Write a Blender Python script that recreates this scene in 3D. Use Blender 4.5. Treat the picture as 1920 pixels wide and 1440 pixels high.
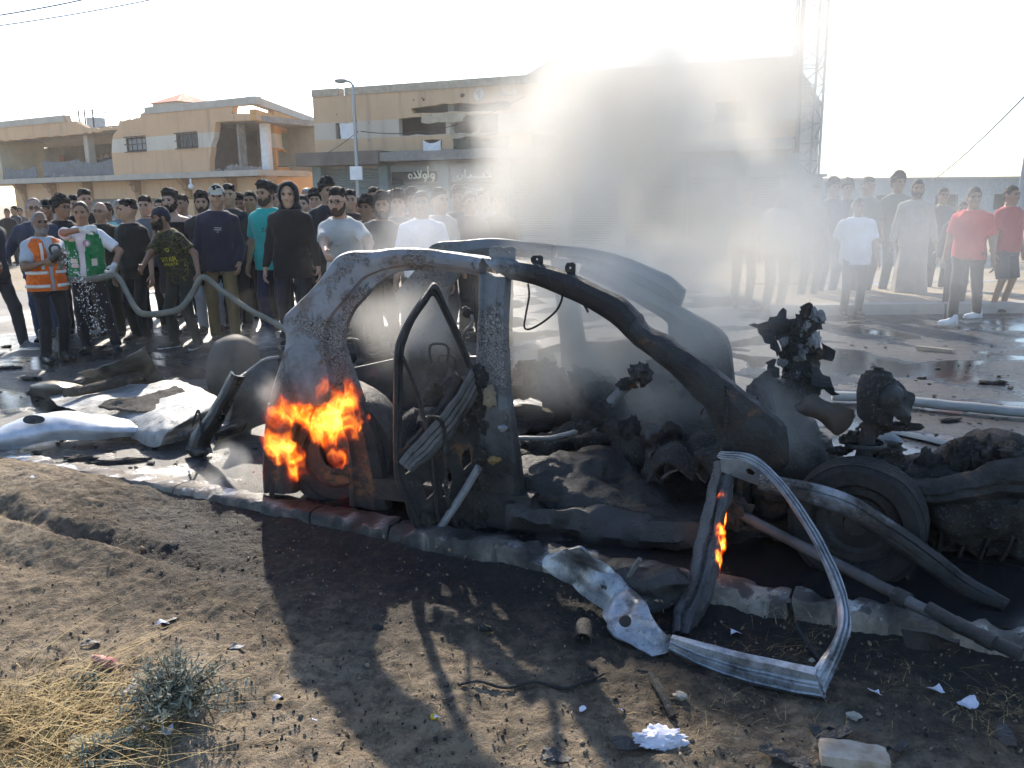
import bpy, bmesh, math, random
import numpy as np
from mathutils import Vector, Matrix
from mathutils.geometry import tessellate_polygon

for o in list(bpy.data.objects):
    bpy.data.objects.remove(o)
SC = bpy.context.scene
COL = SC.collection
random.seed(7)
PI = math.pi

# ------------------------------------------------------------------ camera
F_PX, CXP, CYP = 1600.0, 960.0, 720.0
CAM_H = 1.66
PITCH, ROLL = math.radians(12.17), math.radians(0.6)
CP, SP = math.cos(PITCH), math.sin(PITCH)
CR, SR = math.cos(ROLL), math.sin(ROLL)
cam_d = bpy.data.cameras.new('camera')
cam = bpy.data.objects.new('camera', cam_d)
COL.objects.link(cam)
cam_d.sensor_width = 36.0
cam_d.lens = F_PX / 1920.0 * 36.0
cam_d.clip_start, cam_d.clip_end = 0.05, 3000.0
_r, _u, _f = Vector((CR, -SR * SP, -SR * CP)), Vector((SR, CR * SP, CR * CP)), Vector((0, CP, -SP))
_m = Matrix((_r, _u, -_f)).transposed().to_4x4()
_m.translation = Vector((0, 0, CAM_H))
cam.matrix_world = _m
SC.camera = cam

# ------------------------------------------------------------------ world, sun, exposure
SUN_EL, SUN_AZ = math.radians(31.0), math.radians(-13.0)      # azimuth from +Y, negative = to the left
world = bpy.data.worlds.new('World')
SC.world = world
world.use_nodes = True
wn = world.node_tree
wn.nodes.clear()
_sky = wn.nodes.new('ShaderNodeTexSky')
_sky.sky_type = 'NISHITA'
_sky.sun_disc = False
_sky.sun_elevation = SUN_EL
_sky.sun_rotation = SUN_AZ
_sky.air_density, _sky.dust_density, _sky.ozone_density = 1.0, 0.6, 3.0
_bg = wn.nodes.new('ShaderNodeBackground')
_bg.inputs['Strength'].default_value = 0.145
_wo = wn.nodes.new('ShaderNodeOutputWorld')
wn.links.new(_sky.outputs[0], _bg.inputs['Color'])
wn.links.new(_bg.outputs[0], _wo.inputs['Surface'])
sun_d = bpy.data.lights.new('sun', 'SUN')
sun_d.energy = 4.6
sun_d.angle = math.radians(1.0)
sun_d.color = (1.0, 0.90, 0.76)
sun = bpy.data.objects.new('sun', sun_d)
COL.objects.link(sun)
SUN_DIR = Vector((math.sin(SUN_AZ) * math.cos(SUN_EL), math.cos(SUN_AZ) * math.cos(SUN_EL), math.sin(SUN_EL)))
sun.rotation_euler = SUN_DIR.to_track_quat('Z', 'Y').to_euler()
sun.location = (0, 0, 30)
SC.view_settings.view_transform = 'Standard'
SC.view_settings.look = 'None'
SC.view_settings.gamma = 1.0
SC.view_settings.use_curve_mapping = False
SC.view_settings.exposure = 0.95
cy = SC.cycles
cy.use_denoising = True
cy.use_adaptive_sampling = True
cy.adaptive_threshold = 0.04
cy.max_bounces = 6
cy.diffuse_bounces = 3
cy.glossy_bounces = 3
cy.transmission_bounces = 3
cy.transparent_max_bounces = 24
cy.volume_bounces = 3
cy.sample_clamp_indirect = 6.0
cy.caustics_reflective = False
cy.caustics_refractive = False
cy.volume_max_steps = 128

# ------------------------------------------------------------------ pixel -> place helpers
CAMV = np.array([0.0, 0.0, CAM_H])
def ray(px, py):
    u, v = (px - CXP) / F_PX, (CYP - py) / F_PX
    u2, v2 = CR * u + SR * v, -SR * u + CR * v
    return np.array([u2, CP + v2 * SP, -SP + v2 * CP])
def G(px, py, z=0.0):
    d = ray(px, py)
    return CAMV + d * ((z - CAM_H) / d[2])
def YP(px, py, y):
    d = ray(px, py)
    return CAMV + d * (y / d[1])

# ------------------------------------------------------------------ numpy value noise
def _hash(ix, iy, iz, seed):
    n = (ix * 374761393 + iy * 668265263 + iz * 2147483647 + seed * 1274126177) & 0xffffffff
    n = ((n ^ (n >> 13)) * 1274126177) & 0xffffffff
    n = (n ^ (n >> 16)) & 0xffff
    return n / 32767.5 - 1.0
def vnoise(p, seed=0):
    p = np.asarray(p, dtype=np.float64)
    i = np.floor(p).astype(np.int64)
    f = p - i
    f = f * f * (3 - 2 * f)
    r = 0
    for dx in (0, 1):
        wx = f[..., 0] if dx else 1 - f[..., 0]
        for dy in (0, 1):
            wy = f[..., 1] if dy else 1 - f[..., 1]
            for dz in (0, 1):
                wz = f[..., 2] if dz else 1 - f[..., 2]
                r = r + wx * wy * wz * _hash(i[..., 0] + dx, i[..., 1] + dy, i[..., 2] + dz, seed)
    return r
def fbm(p, octv=4, seed=0):
    p = np.asarray(p, dtype=np.float64)
    a, r = 1.0, 0.0
    for k in range(octv):
        r = r + a * vnoise(p, seed + k * 17)
        p = p * 2.03 + 5.1
        a *= 0.5
    return r

# ------------------------------------------------------------------ node helpers
class Mat:
    def __init__(s, name):
        s.m = bpy.data.materials.new(name)
        s.m.use_nodes = True
        s.t = s.m.node_tree
        s.t.nodes.clear()
        s.out = s.t.nodes.new('ShaderNodeOutputMaterial')
        s._tc = None
    def n(s, typ, ins=None, **props):
        nd = s.t.nodes.new('ShaderNode' + typ)
        for k, v in props.items():
            setattr(nd, k, v)
        for k, v in (ins or {}).items():
            s.set(nd.inputs[k], v)
        return nd
    def set(s, sock, v):
        if isinstance(v, bpy.types.NodeSocket):
            s.t.links.new(v, sock)
        else:
            if sock.type == 'RGBA' and len(v) == 3:
                v = (*v, 1.0)
            sock.default_value = v
    def coord(s):
        if s._tc is None:
            s._tc = s.n('TexCoord')
        return s._tc.outputs['Object']
    def noise(s, scale=5, detail=6, rough=0.6, vec=None, dist=0.0, out='Fac'):
        return s.n('TexNoise', {'Vector': vec or s.coord(), 'Scale': scale, 'Detail': detail, 'Roughness': rough, 'Distortion': dist}).outputs[out]
    def voro(s, scale=5, vec=None, feature='F1', out='Distance', rand=1.0):
        return s.n('TexVoronoi', {'Vector': vec or s.coord(), 'Scale': scale, 'Randomness': rand}, feature=feature).outputs[out]
    def math(s, op, a, b=0.0, c=0.0, clamp=False):
        nd = s.n('Math', operation=op, use_clamp=clamp)
        s.set(nd.inputs[0], a); s.set(nd.inputs[1], b); s.set(nd.inputs[2], c)
        return nd.outputs[0]
    def ramp(s, fac, lo, hi, a=0.0, b=1.0):
        return s.n('MapRange', {'Value': fac, 'From Min': lo, 'From Max': hi, 'To Min': a, 'To Max': b}, interpolation_type='SMOOTHSTEP').outputs[0]
    def cr(s, fac, stops):
        nd = s.n('ValToRGB', {'Fac': fac})
        e = nd.color_ramp.elements
        while len(e) < len(stops):
            e.new(0.5)
        for k, (p, c) in enumerate(stops):
            e[k].position = p
            e[k].color = (*c, 1.0) if len(c) == 3 else c
        return nd.outputs[0]
    def mix(s, fac, a, b, typ='MIX'):
        nd = s.n('Mix', data_type='RGBA', blend_type=typ)
        s.set(nd.inputs[0], fac); s.set(nd.inputs[6], a); s.set(nd.inputs[7], b)
        return nd.outputs[2]
    def mixf(s, fac, a, b):
        nd = s.n('Mix', data_type='FLOAT')
        s.set(nd.inputs[0], fac); s.set(nd.inputs[2], a); s.set(nd.inputs[3], b)
        return nd.outputs[0]
    def xyz(s, vec=None):
        nd = s.n('SeparateXYZ', {0: vec or s.coord()})
        return nd.outputs
    def mapped(s, scale=(1, 1, 1), loc=(0, 0, 0), rot=(0, 0, 0), vec=None):
        return s.n('Mapping', {'Vector': vec or s.coord(), 'Location': loc, 'Rotation': rot, 'Scale': scale}).outputs[0]
    def bump(s, h, strength=0.4, dist=0.02, normal=None):
        ins = {'Height': h, 'Strength': strength, 'Distance': dist}
        if normal:
            ins['Normal'] = normal
        return s.n('Bump', ins).outputs[0]
    def bsdf(s, col, rough=0.8, metal=0.0, normal=None, spec=0.5, **kw):
        ins = {'Base Color': col, 'Roughness': rough, 'Metallic': metal, 'Specular IOR Level': spec}
        if normal:
            ins['Normal'] = normal
        ins.update(kw)
        b = s.n('BsdfPrincipled', ins)
        s.t.links.new(b.outputs[0], s.out.inputs['Surface'])
        return b

MATS = {}
def simple(name, col, rough=0.8, metal=0.0, var=0.25, vscale=6.0, bump=0.3, bscale=40.0, bdist=0.004, dark=None, spec=0.4):
    """a colour with mottling, grain relief and uneven gloss"""
    if name in MATS:
        return MATS[name]
    a = Mat(name)
    n1 = a.noise(vscale, 6, 0.65)
    lo = dark or tuple(c * (1 - var) for c in col)
    hi = tuple(min(1, c * (1 + var * 0.6)) for c in col)
    c = a.cr(n1, [(0.3, lo), (0.7, hi)])
    n2 = a.noise(bscale, 4, 0.6)
    r = a.ramp(n1, 0.3, 0.7, max(0.05, rough - 0.12), min(1, rough + 0.1))
    a.bsdf(c, r, metal, a.bump(n2, bump, bdist), spec)
    MATS[name] = a.m
    return a.m

# ------------------------------------------------------------------ object helpers
ORG = {}
def link(o):
    COL.objects.link(o)
    return o
def tag(o, label=None, cat=None, group=None, kind=None):
    if label: o['label'] = label
    if cat: o['category'] = cat
    if group: o['group'] = group
    if kind: o['kind'] = kind
    return o
def thing(name, label, cat, loc=(0, 0, 0), group=None, rz=0.0):
    o = bpy.data.objects.new(name, None)
    o.empty_display_size = 0.2
    o.location = [float(v) for v in loc]
    o.rotation_euler = (0, 0, rz)
    link(o)
    ORG[o.name] = np.array(o.location)
    return tag(o, label, cat, group)
def mesh_obj(name, verts, faces, mat=None, parent=None, smooth=True, angle=40, local=False):
    v = np.asarray(verts, dtype=np.float64).reshape(-1, 3)
    if parent is not None and not local:
        v = v - ORG.get(parent.name, np.zeros(3))
    me = bpy.data.meshes.new(name)
    me.from_pydata(v.tolist(), [], [list(map(int, f)) for f in faces])
    if smooth:
        me.polygons.foreach_set('use_smooth', [True] * len(me.polygons))
        me.set_sharp_from_angle(angle=math.radians(angle))
    me.update()
    o = bpy.data.objects.new(name, me)
    if mat is not None:
        for mm in (mat if isinstance(mat, (list, tuple)) else [mat]):
            me.materials.append(mm)
    link(o)
    if parent is not None:
        o.parent = parent
        ORG[o.name] = ORG.get(parent.name, np.zeros(3))
    return o
def copy_tree(o, parent=None, ):
    c = o.copy()
    link(c)
    c.parent = parent
    for ch in o.children:
        copy_tree(ch, c)
    return c

def unit(v):
    v = np.asarray(v, float)
    return v / (np.linalg.norm(v) + 1e-12)
def catmull(pts, n):
    """n points evenly in parameter on a Catmull-Rom spline through pts (any dimension)"""
    P = np.asarray(pts, float)
    if len(P) == 2:
        t = np.linspace(0, 1, n)[:, None]
        return P[0] * (1 - t) + P[1] * t
    Q = np.vstack([2 * P[0] - P[1], P, 2 * P[-1] - P[-2]])
    t = np.linspace(0, len(P) - 1 - 1e-9, n)
    k = t.astype(int)
    f = (t - k)[:, None]
    a, b, c, d = Q[k], Q[k + 1], Q[k + 2], Q[k + 3]
    return 0.5 * (2 * b + (c - a) * f + (2 * a - 5 * b + 4 * c - d) * f ** 2 + (3 * b - a - 3 * c + d) * f ** 3)

class MB:
    def __init__(s):
        s.v, s.f = [], []
    def add(s, verts, faces):
        o = len(s.v)
        s.v.extend([tuple(map(float, p)) for p in verts])
        s.f.extend([tuple(int(i) + o for i in f) for f in faces])
        return s
    def box(s, c, size, R=None, bev=0.0):
        x, y, z = [q / 2 for q in size]
        P = np.array([(-x, -y, -z), (x, -y, -z), (x, y, -z), (-x, y, -z), (-x, -y, z), (x, -y, z), (x, y, z), (-x, y, z)])
        if R is not None:
            P = P @ np.asarray(R).T
        return s.add(P + np.asarray(c), [(0, 3, 2, 1), (4, 5, 6, 7), (0, 1, 5, 4), (1, 2, 6, 5), (2, 3, 7, 6), (3, 0, 4, 7)])
    def tube(s, pts, rad, n=10, cap=True, noise=0.0, flat=1.0, seed=0):
        P = np.asarray(pts, float)
        m = len(P)
        rad = np.broadcast_to(np.asarray(rad, float), (m,)) if np.ndim(rad) == 0 else np.asarray(rad, float)
        T = np.gradient(P, axis=0)
        T /= np.linalg.norm(T, axis=1)[:, None] + 1e-12
        ref = np.array([0, 0, 1.0]) if abs(T[0][2]) < 0.9 else np.array([1.0, 0, 0])
        N = unit(np.cross(T[0], ref))
        V = []
        ang = np.linspace(0, 2 * PI, n, endpoint=False)
        for i in range(m):
            N = unit(N - T[i] * (N @ T[i]))
            B = np.cross(T[i], N)
            ring = P[i] + rad[i] * (np.cos(ang)[:, None] * N + flat * np.sin(ang)[:, None] * B)
            V.append(ring)
        V = np.array(V)
        if noise:
            V = V + noise * np.stack([vnoise(V * 14 + 3.3, seed + k) for k in range(3)], -1)
        V = V.reshape(-1, 3)
        Fc = []
        for i in range(m - 1):
            for j in range(n):
                a, b = i * n + j, i * n + (j + 1) % n
                Fc.append((a, b, b + n, a + n))
        if cap:
            Fc.append(tuple(range(n - 1, -1, -1)))
            Fc.append(tuple((m - 1) * n + j for j in range(n)))
        return s.add(V, Fc)
    def grid(s, P, thick=0.0, closed_u=False):
        """P: (m,n,3) surface; with thickness it becomes a closed slab"""
        P = np.asarray(P, float)
        m, n = P.shape[:2]
        idx = lambda i, j: (i % m) * n + j
        um = m if closed_u else m - 1
        Fq = [(idx(i, j), idx(i + 1, j), idx(i + 1, j + 1), idx(i, j + 1)) for i in range(um) for j in range(n - 1)]
        if not thick:
            return s.add(P.reshape(-1, 3), Fq)
        du = np.gradient(P, axis=0); dv = np.gradient(P, axis=1)
        if closed_u:
            du = (np.roll(P, -1, 0) - np.roll(P, 1, 0)) / 2
        Nn = np.cross(du, dv)
        Nn /= np.linalg.norm(Nn, axis=2)[..., None] + 1e-12
        V = np.vstack([P.reshape(-1, 3), (P - Nn * thick).reshape(-1, 3)])
        k = m * n
        Fc = Fq + [tuple(k + i for i in f[::-1]) for f in Fq]
        for j in (0, n - 1):
            for i in range(um):
                a, b = idx(i, j), idx(i + 1, j)
                Fc.append((a, a + k, b + k, b) if j == 0 else (b, b + k, a + k, a))
        if not closed_u:
            for i in (0, m - 1):
                for j in range(n - 1):
                    a, b = idx(i, j), idx(i, j + 1)
                    Fc.append((b, b + k, a + k, a) if i == 0 else (a, a + k, b + k, b))
        return s.add(V, Fc)
    def prism(s, poly2, holes, frame, depth):
        """poly2: [(s,z)] outline with holes; frame: fn(s, z, d) -> point; extruded from d=0 to d=depth"""
        loops = [list(poly2)] + [list(h) for h in (holes or [])]
        tess = tessellate_polygon([[Vector((a, b, 0)) for a, b in lp] for lp in loops])
        flat = [p for lp in loops for p in lp]
        k = len(flat)
        V = [frame(a, b, 0.0) for a, b in flat] + [frame(a, b, depth) for a, b in flat]
        Fc = []
        p = np.array(flat)
        for t in tess:
            a, b, c = t
            ar = (p[b][0] - p[a][0]) * (p[c][1] - p[a][1]) - (p[c][0] - p[a][0]) * (p[b][1] - p[a][1])
            if ar < 0:
                a, b, c = a, c, b
            Fc.append((a, b, c)); Fc.append((a + k, c + k, b + k))
        o = 0
        for lp in loops:
            m = len(lp)
            for i in range(m):
                a, b = o + i, o + (i + 1) % m
                Fc.append((a, b, b + k, a + k))
            o += m
        return s.add(V, Fc)
    def lathe(s, prof, c, axis=(0, 0, 1), n=24, noise=0.0):
        """prof: [(radius, height)] about axis through c"""
        ax = unit(axis)
        ref = np.array([0, 0, 1.0]) if abs(ax[2]) < 0.9 else np.array([1.0, 0, 0])
        e1 = unit(np.cross(ax, ref)); e2 = np.cross(ax, e1)
        ang = np.linspace(0, 2 * PI, n, endpoint=False)
        V = np.array([[np.asarray(c) + ax * h + r * (math.cos(a) * e1 + math.sin(a) * e2) for a in ang] for r, h in prof])
        if noise:
            V = V + noise * np.stack([vnoise(V * 10 + 1.3, 40 + k) for k in range(3)], -1)
        m = len(prof)
        Fc = [(i * n + j, i * n + (j + 1) % n, (i + 1) * n + (j + 1) % n, (i + 1) * n + j) for i in range(m - 1) for j in range(n)]
        return s.add(V.reshape(-1, 3), Fc)
    def blob(s, c, r, seed=0, amp=0.3, freq=2.0, n=14, R=None, ridge=0.0):
        """lumpy closed body"""
        r = np.broadcast_to(np.asarray(r, float), (3,))
        th = np.linspace(0, PI, n)[:, None]
        ph = np.linspace(0, 2 * PI, 2 * n, endpoint=False)[None, :]
        D = np.stack([np.sin(th) * np.cos(ph), np.sin(th) * np.sin(ph), np.cos(th) * np.ones_like(ph)], -1)
        nz = fbm(D * freq + seed * 3.7, 4, seed)
        if ridge:
            nz = nz * (1 - ridge) + ridge * (np.abs(nz) * 2 - 0.6)
        P = D * r * (1 + amp * nz)[..., None]
        if R is not None:
            P = P @ np.asarray(R).T
        P = P + np.asarray(c)
        m, k = P.shape[:2]
        Fc = [(i * k + j, (i + 1) * k + j, (i + 1) * k + (j + 1) % k, i * k + (j + 1) % k) for i in range(m - 1) for j in range(k)]
        return s.add(P.reshape(-1, 3), Fc)
    def build(s, name, mat, parent=None, smooth=True, angle=40, local=False):
        return mesh_obj(name, s.v, s.f, mat, parent, smooth, angle, local)

def rotm(ax=0.0, ay=0.0, az=0.0):
    return np.array(Matrix.Rotation(az, 3, 'Z') @ Matrix.Rotation(ay, 3, 'Y') @ Matrix.Rotation(ax, 3, 'X'))
def patch(ctrl, m, n, amp=0.0, freq=6.0, seed=0, crease=0.0):
    """ctrl: rows of 3-D points -> smooth (m,n,3) grid with crumpling"""
    rows = [catmull(r, n) for r in ctrl]
    rows = np.array(rows)
    P = np.stack([catmull(rows[:, j], m) for j in range(n)], 1)
    if amp:
        du = np.gradient(P, axis=0); dv = np.gradient(P, axis=1)
        N = np.cross(du, dv); N /= np.linalg.norm(N, axis=2)[..., None] + 1e-12
        q = fbm(P * freq, 3, seed)
        if crease:
            q = q * (1 - crease) + crease * (1 - 2 * np.abs(fbm(P * freq * 0.6, 2, seed + 5)))
        P = P + N * (amp * q)[..., None]
    return P
def rag(pts, amp, step=0.35, seed=0, open_=False):
    """ragged polyline: subdivide the polygon's edges and jitter"""
    r = random.Random(seed)
    out = []
    for i in range(len(pts) - (1 if open_ else 0)):
        a, b = np.array(pts[i]), np.array(pts[(i + 1) % len(pts)])
        d = np.linalg.norm(b - a)
        k = max(1, int(d / step))
        for j in range(k):
            q = a + (b - a) * j / k
            if j: q = q + np.array([r.uniform(-amp, amp), r.uniform(-amp, amp)])
            out.append(tuple(q))
    if open_:
        out.append(tuple(pts[-1]))
    return out
def ccw(p):
    ar = sum(p[i][0] * p[(i + 1) % len(p)][1] - p[(i + 1) % len(p)][0] * p[i][1] for i in range(len(p)))
    return p if ar > 0 else p[::-1]

def net(D, xs, ys, zs):
    """quad mesh of the zero level of a distance grid on (possibly uneven) axes"""
    S = D < 0
    c = [(0, 0, 0), (1, 0, 0), (0, 1, 0), (1, 1, 0), (0, 0, 1), (1, 0, 1), (0, 1, 1), (1, 1, 1)]
    sl = lambda A, o: A[o[0]:A.shape[0] - 1 + o[0], o[1]:A.shape[1] - 1 + o[1], o[2]:A.shape[2] - 1 + o[2]]
    cnt = sum(sl(S, o).astype(np.int8) for o in c)
    cell = (cnt > 0) & (cnt < 8)
    idx = -np.ones(cell.shape, np.int64)
    ii = np.argwhere(cell)
    idx[cell] = np.arange(len(ii))
    acc = np.zeros((len(ii), 3)); num = np.zeros(len(ii))
    for a, b in ((0, 1), (2, 3), (4, 5), (6, 7), (0, 2), (1, 3), (4, 6), (5, 7), (0, 4), (1, 5), (2, 6), (3, 7)):
        oa, ob = np.array(c[a]), np.array(c[b])
        da = D[tuple((ii + oa).T)]; db = D[tuple((ii + ob).T)]
        cr = (da < 0) != (db < 0)
        t = np.where(cr, da / (da - db + 1e-12), 0)
        acc += np.where(cr[:, None], oa + (ob - oa) * t[:, None], 0); num += cr
    Q = ii + acc / np.maximum(num, 1)[:, None]
    V = np.stack([np.interp(Q[:, k], np.arange(len(ax)), ax) for k, ax in enumerate((xs, ys, zs))], 1)
    Fc = []
    for ax in range(3):
        u, w = [(1, 2), (2, 0), (0, 1)][ax]
        o = np.zeros(3, int); o[ax] = 1
        A0 = S[:S.shape[0] - o[0], :S.shape[1] - o[1], :S.shape[2] - o[2]]
        A1 = S[o[0]:, o[1]:, o[2]:]
        e = np.argwhere(A0 != A1)
        e = e[(e[:, u] > 0) & (e[:, w] > 0) & (e[:, u] < S.shape[u] - 1) & (e[:, w] < S.shape[w] - 1)]
        flip = A0[tuple(e.T)]
        q = []
        for du, dw in ((0, 0), (1, 0), (1, 1), (0, 1)):
            s_ = e.copy(); s_[:, u] -= du; s_[:, w] -= dw
            q.append(idx[tuple(s_.T)])
        q = np.array(q).T
        Fc.append(np.where(flip[:, None], q[:, ::-1], q))
    Fc = np.vstack(Fc)
    return V, Fc[(Fc >= 0).all(1)]
def surface_net(sdf, lo, hi, h):
    xs, ys, zs = [np.arange(a, b + h, h) for a, b in zip(lo, hi)]
    X = np.stack(np.meshgrid(xs, ys, zs, indexing='ij'), -1)
    return net(sdf(X), xs, ys, zs)
# ================================================================== THE SETTING
KA, KB = G(0, 865), G(1920, 1215)
KD = unit(KB - KA); KN = np.array([-KD[1], KD[0], 0.0])           # along the kerb (to the right), across it (away from the camera)
def kerb_pt(l, w, z=0.0):
    return KA + KD * l + KN * w + np.array([0, 0, z])

# --- car frame: near-side rear corner on the road, ex towards the nose, ey to the far side
R0 = G(495, 935); W0 = G(1640, 1090)
EX = unit(W0 - R0); EY = np.array([-EX[1], EX[0], 0.0]); EZ = np.array([0, 0, 1.0])
def car(l, w, z):
    return R0 + EX * l + EY * w + EZ * z
def LZ(px, py, w):
    d = ray(px, py)
    t = ((R0 + EY * w - CAMV) @ EY) / (d @ EY)
    p = CAMV + d * t - R0
    return float(p @ EX), float(p[2])
def CAR(px, py, w):
    l, z = LZ(px, py, w)
    return car(l, w, z)

def segdist(a, P, A, B):
    """node distance from position socket P to the segment A-B (2-D)"""
    A, B = np.array(A[:2]), np.array(B[:2])
    d = B - A
    L2 = float(d @ d)
    sub = a.n('VectorMath', {0: P, 1: (A[0], A[1], 0)}, operation='SUBTRACT').outputs[0]
    fl = a.n('VectorMath', {0: sub, 1: (1, 1, 0)}, operation='MULTIPLY').outputs[0]
    t = a.math('MULTIPLY', a.n('VectorMath', {0: fl, 1: (d[0], d[1], 0)}, operation='DOT_PRODUCT').outputs['Value'], 1 / L2, clamp=True)
    pr = a.n('VectorMath', {0: (d[0], d[1], 0), 'Scale': t}, operation='SCALE').outputs[0]
    return a.n('VectorMath', {0: fl, 1: pr}, operation='DISTANCE').outputs['Value']

SOOT_A, SOOT_B = car(0.35, 0.2, 0), car(3.6, 0.3, 0)
def soot_shade_mask(a, reach0, reach1, nscale=3.0, namp=0.9):  # fades out from the car: soot, on the sand also painted shade
    d = segdist(a, a.n('NewGeometry').outputs['Position'], SOOT_A, SOOT_B)
    n = a.noise(nscale, 8, 0.62)
    d = a.math('ADD', d, a.math('MULTIPLY', a.math('SUBTRACT', n, 0.5), namp * 2))
    return a.ramp(d, reach0, reach1, 1.0, 0.0)

# --- sand verge
a = Mat('sand_dirt')
n1 = a.noise(1.3, 8, 0.6); n2 = a.noise(14, 8, 0.7); n3 = a.noise(120, 3, 0.6)
c = a.cr(n1, [(0.30, (0.31, 0.235, 0.15)), (0.52, (0.45, 0.355, 0.245)), (0.72, (0.56, 0.46, 0.335))])
c = a.mix(a.ramp(n2, 0.42, 0.62), c, a.mix(0.6, c, (0.10, 0.078, 0.055)))
c = a.mix(a.ramp(n3, 0.58, 0.70), c, (0.46, 0.39, 0.30))
spk = a.ramp(a.voro(75), 0.10, 0.16, 1.0, 0.0)
c = a.mix(a.math('MULTIPLY', spk, a.ramp(a.noise(2.2, 4), 0.42, 0.6)), c, (0.045, 0.042, 0.040))
so = soot_shade_mask(a, 0.55, 1.9, 2.2, 0.7)
so2 = a.math('MULTIPLY', so, a.ramp(n2, 0.25, 0.6, 0.8, 1.0))
wide_soot_shade = a.math('MULTIPLY', soot_shade_mask(a, 0.7, 2.4, 1.2, 0.9), a.ramp(n2, 0.25, 0.65, 0.25, 0.75))  # broad tone round the car: charred soil plus painted car and smoke shade
c = a.mix(wide_soot_shade, c, (0.055, 0.044, 0.033))
c = a.mix(so2, c, a.cr(n2, [(0.35, (0.012, 0.012, 0.014)), (0.75, (0.045, 0.042, 0.040))]))
ash = a.math('MULTIPLY', a.ramp(a.noise(42, 6, 0.75), 0.60, 0.68), a.math('MULTIPLY', a.ramp(so, 0.25, 0.7), a.ramp(a.noise(3.1, 3), 0.5, 0.62)))
c = a.mix(ash, c, (0.42, 0.43, 0.46))
n4 = a.noise(42, 6, 0.72)
h = a.math('ADD', a.math('ADD', a.math('MULTIPLY', n2, 1.0), a.math('MULTIPLY', n4, 0.75)), a.math('MULTIPLY', n3, 0.25))
c = a.mix(a.math('MULTIPLY', a.ramp(n4, 0.50, 0.66, 0, 1), a.ramp(n1, 0.35, 0.6, 0.2, 0.6)), c, a.mix(0.55, c, (0.06, 0.047, 0.035)))
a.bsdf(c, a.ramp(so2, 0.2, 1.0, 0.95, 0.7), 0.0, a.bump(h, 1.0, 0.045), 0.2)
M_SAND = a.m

# --- wet road
a = Mat('wet_asphalt')
n1 = a.noise(0.55, 5, 0.55); n2 = a.noise(9, 8, 0.7); n3 = a.noise(120, 4, 0.6)
P = a.xyz()
dry = a.ramp(a.math('ADD', a.math('MULTIPLY', P[0], -0.11), a.math('MULTIPLY', a.math('SUBTRACT', n1, 0.5), 1.1)), 0.50, 0.95)
far = a.math('MULTIPLY', a.ramp(P[1], 11.0, 17.0), a.ramp(P[0], -6.0, 1.0, 1.0, 0.0))
dry = a.math('MAXIMUM', dry, a.math('MULTIPLY', far, a.ramp(n1, 0.35, 0.6)))
wet = a.math('SUBTRACT', 1.0, dry, clamp=True)
c = a.cr(n2, [(0.3, (0.026, 0.027, 0.029)), (0.7, (0.060, 0.061, 0.064))])
cd = a.cr(n2, [(0.3, (0.22, 0.20, 0.175)), (0.7, (0.36, 0.335, 0.30))])
c = a.mix(dry, c, cd)
c = a.mix(a.math('MULTIPLY', a.ramp(n3, 0.55, 0.7), 0.4), c, (0.16, 0.155, 0.15))
so = soot_shade_mask(a, 0.75, 1.55, 3.2, 0.5)
c = a.mix(so, c, (0.012, 0.012, 0.013))
pud = a.math('MULTIPLY', a.ramp(a.noise(0.9, 4, 0.5, dist=0.6), 0.47, 0.56), wet)
r = a.mixf(wet, 0.85, a.ramp(n2, 0.3, 0.7, 0.26, 0.50))
r = a.mixf(pud, r, 0.05)
c = a.mix(a.math('MULTIPLY', pud, 0.6), c, (0.018, 0.018, 0.02))
hh = a.math('ADD', a.math('MULTIPLY', n3, 0.6), a.math('MULTIPLY', n2, 0.6))
nb = a.n('Bump', {'Height': hh, 'Strength': a.mixf(pud, 1.0, 0.10), 'Distance': 0.014}).outputs[0]
a.bsdf(c, r, 0.0, nb, a.mixf(pud, 0.22, 0.5))
M_ROAD = a.m

# --- far verge and plain
a = Mat('pale_dust')
n1 = a.noise(0.35, 8, 0.65); n2 = a.noise(6, 6, 0.7)
c = a.cr(n1, [(0.3, (0.26, 0.205, 0.14)), (0.7, (0.44, 0.37, 0.27))])
c = a.mix(a.ramp(n2, 0.5, 0.7), c, (0.20, 0.17, 0.13))
a.bsdf(c, 0.95, 0, a.bump(n2, 0.6, 0.05), 0.2)
M_DUST = a.m

# --- ground sheets
def grid_xy(x0, x1, y0, y1, nx, ny):
    X, Y = np.meshgrid(np.linspace(x0, x1, nx), np.linspace(y0, y1, ny), indexing='ij')
    return X, Y
big = MB().grid(np.array([[(x, y, z) for y, z in ((-400, -0.5), (16.6, -0.5), (16.7, -0.03), (2200, -0.03))] for x in (-1600, 1600)]))
tag(big.build('ground', M_DUST, None), kind='structure')
Lr, Wr = np.meshgrid(np.linspace(-70, 70, 160), 0.14 + np.linspace(0, 1, 60) ** 1.6 * 40, indexing='ij')
Pr = KA + Lr[..., None] * KD + Wr[..., None] * KN
Pr[..., 2] = 0.0
Pr[..., 1] = np.clip(Pr[..., 1], -8.0, 16.9)
road = MB().grid(Pr)
tag(road.build('road', M_ROAD, None), kind='structure')

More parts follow.
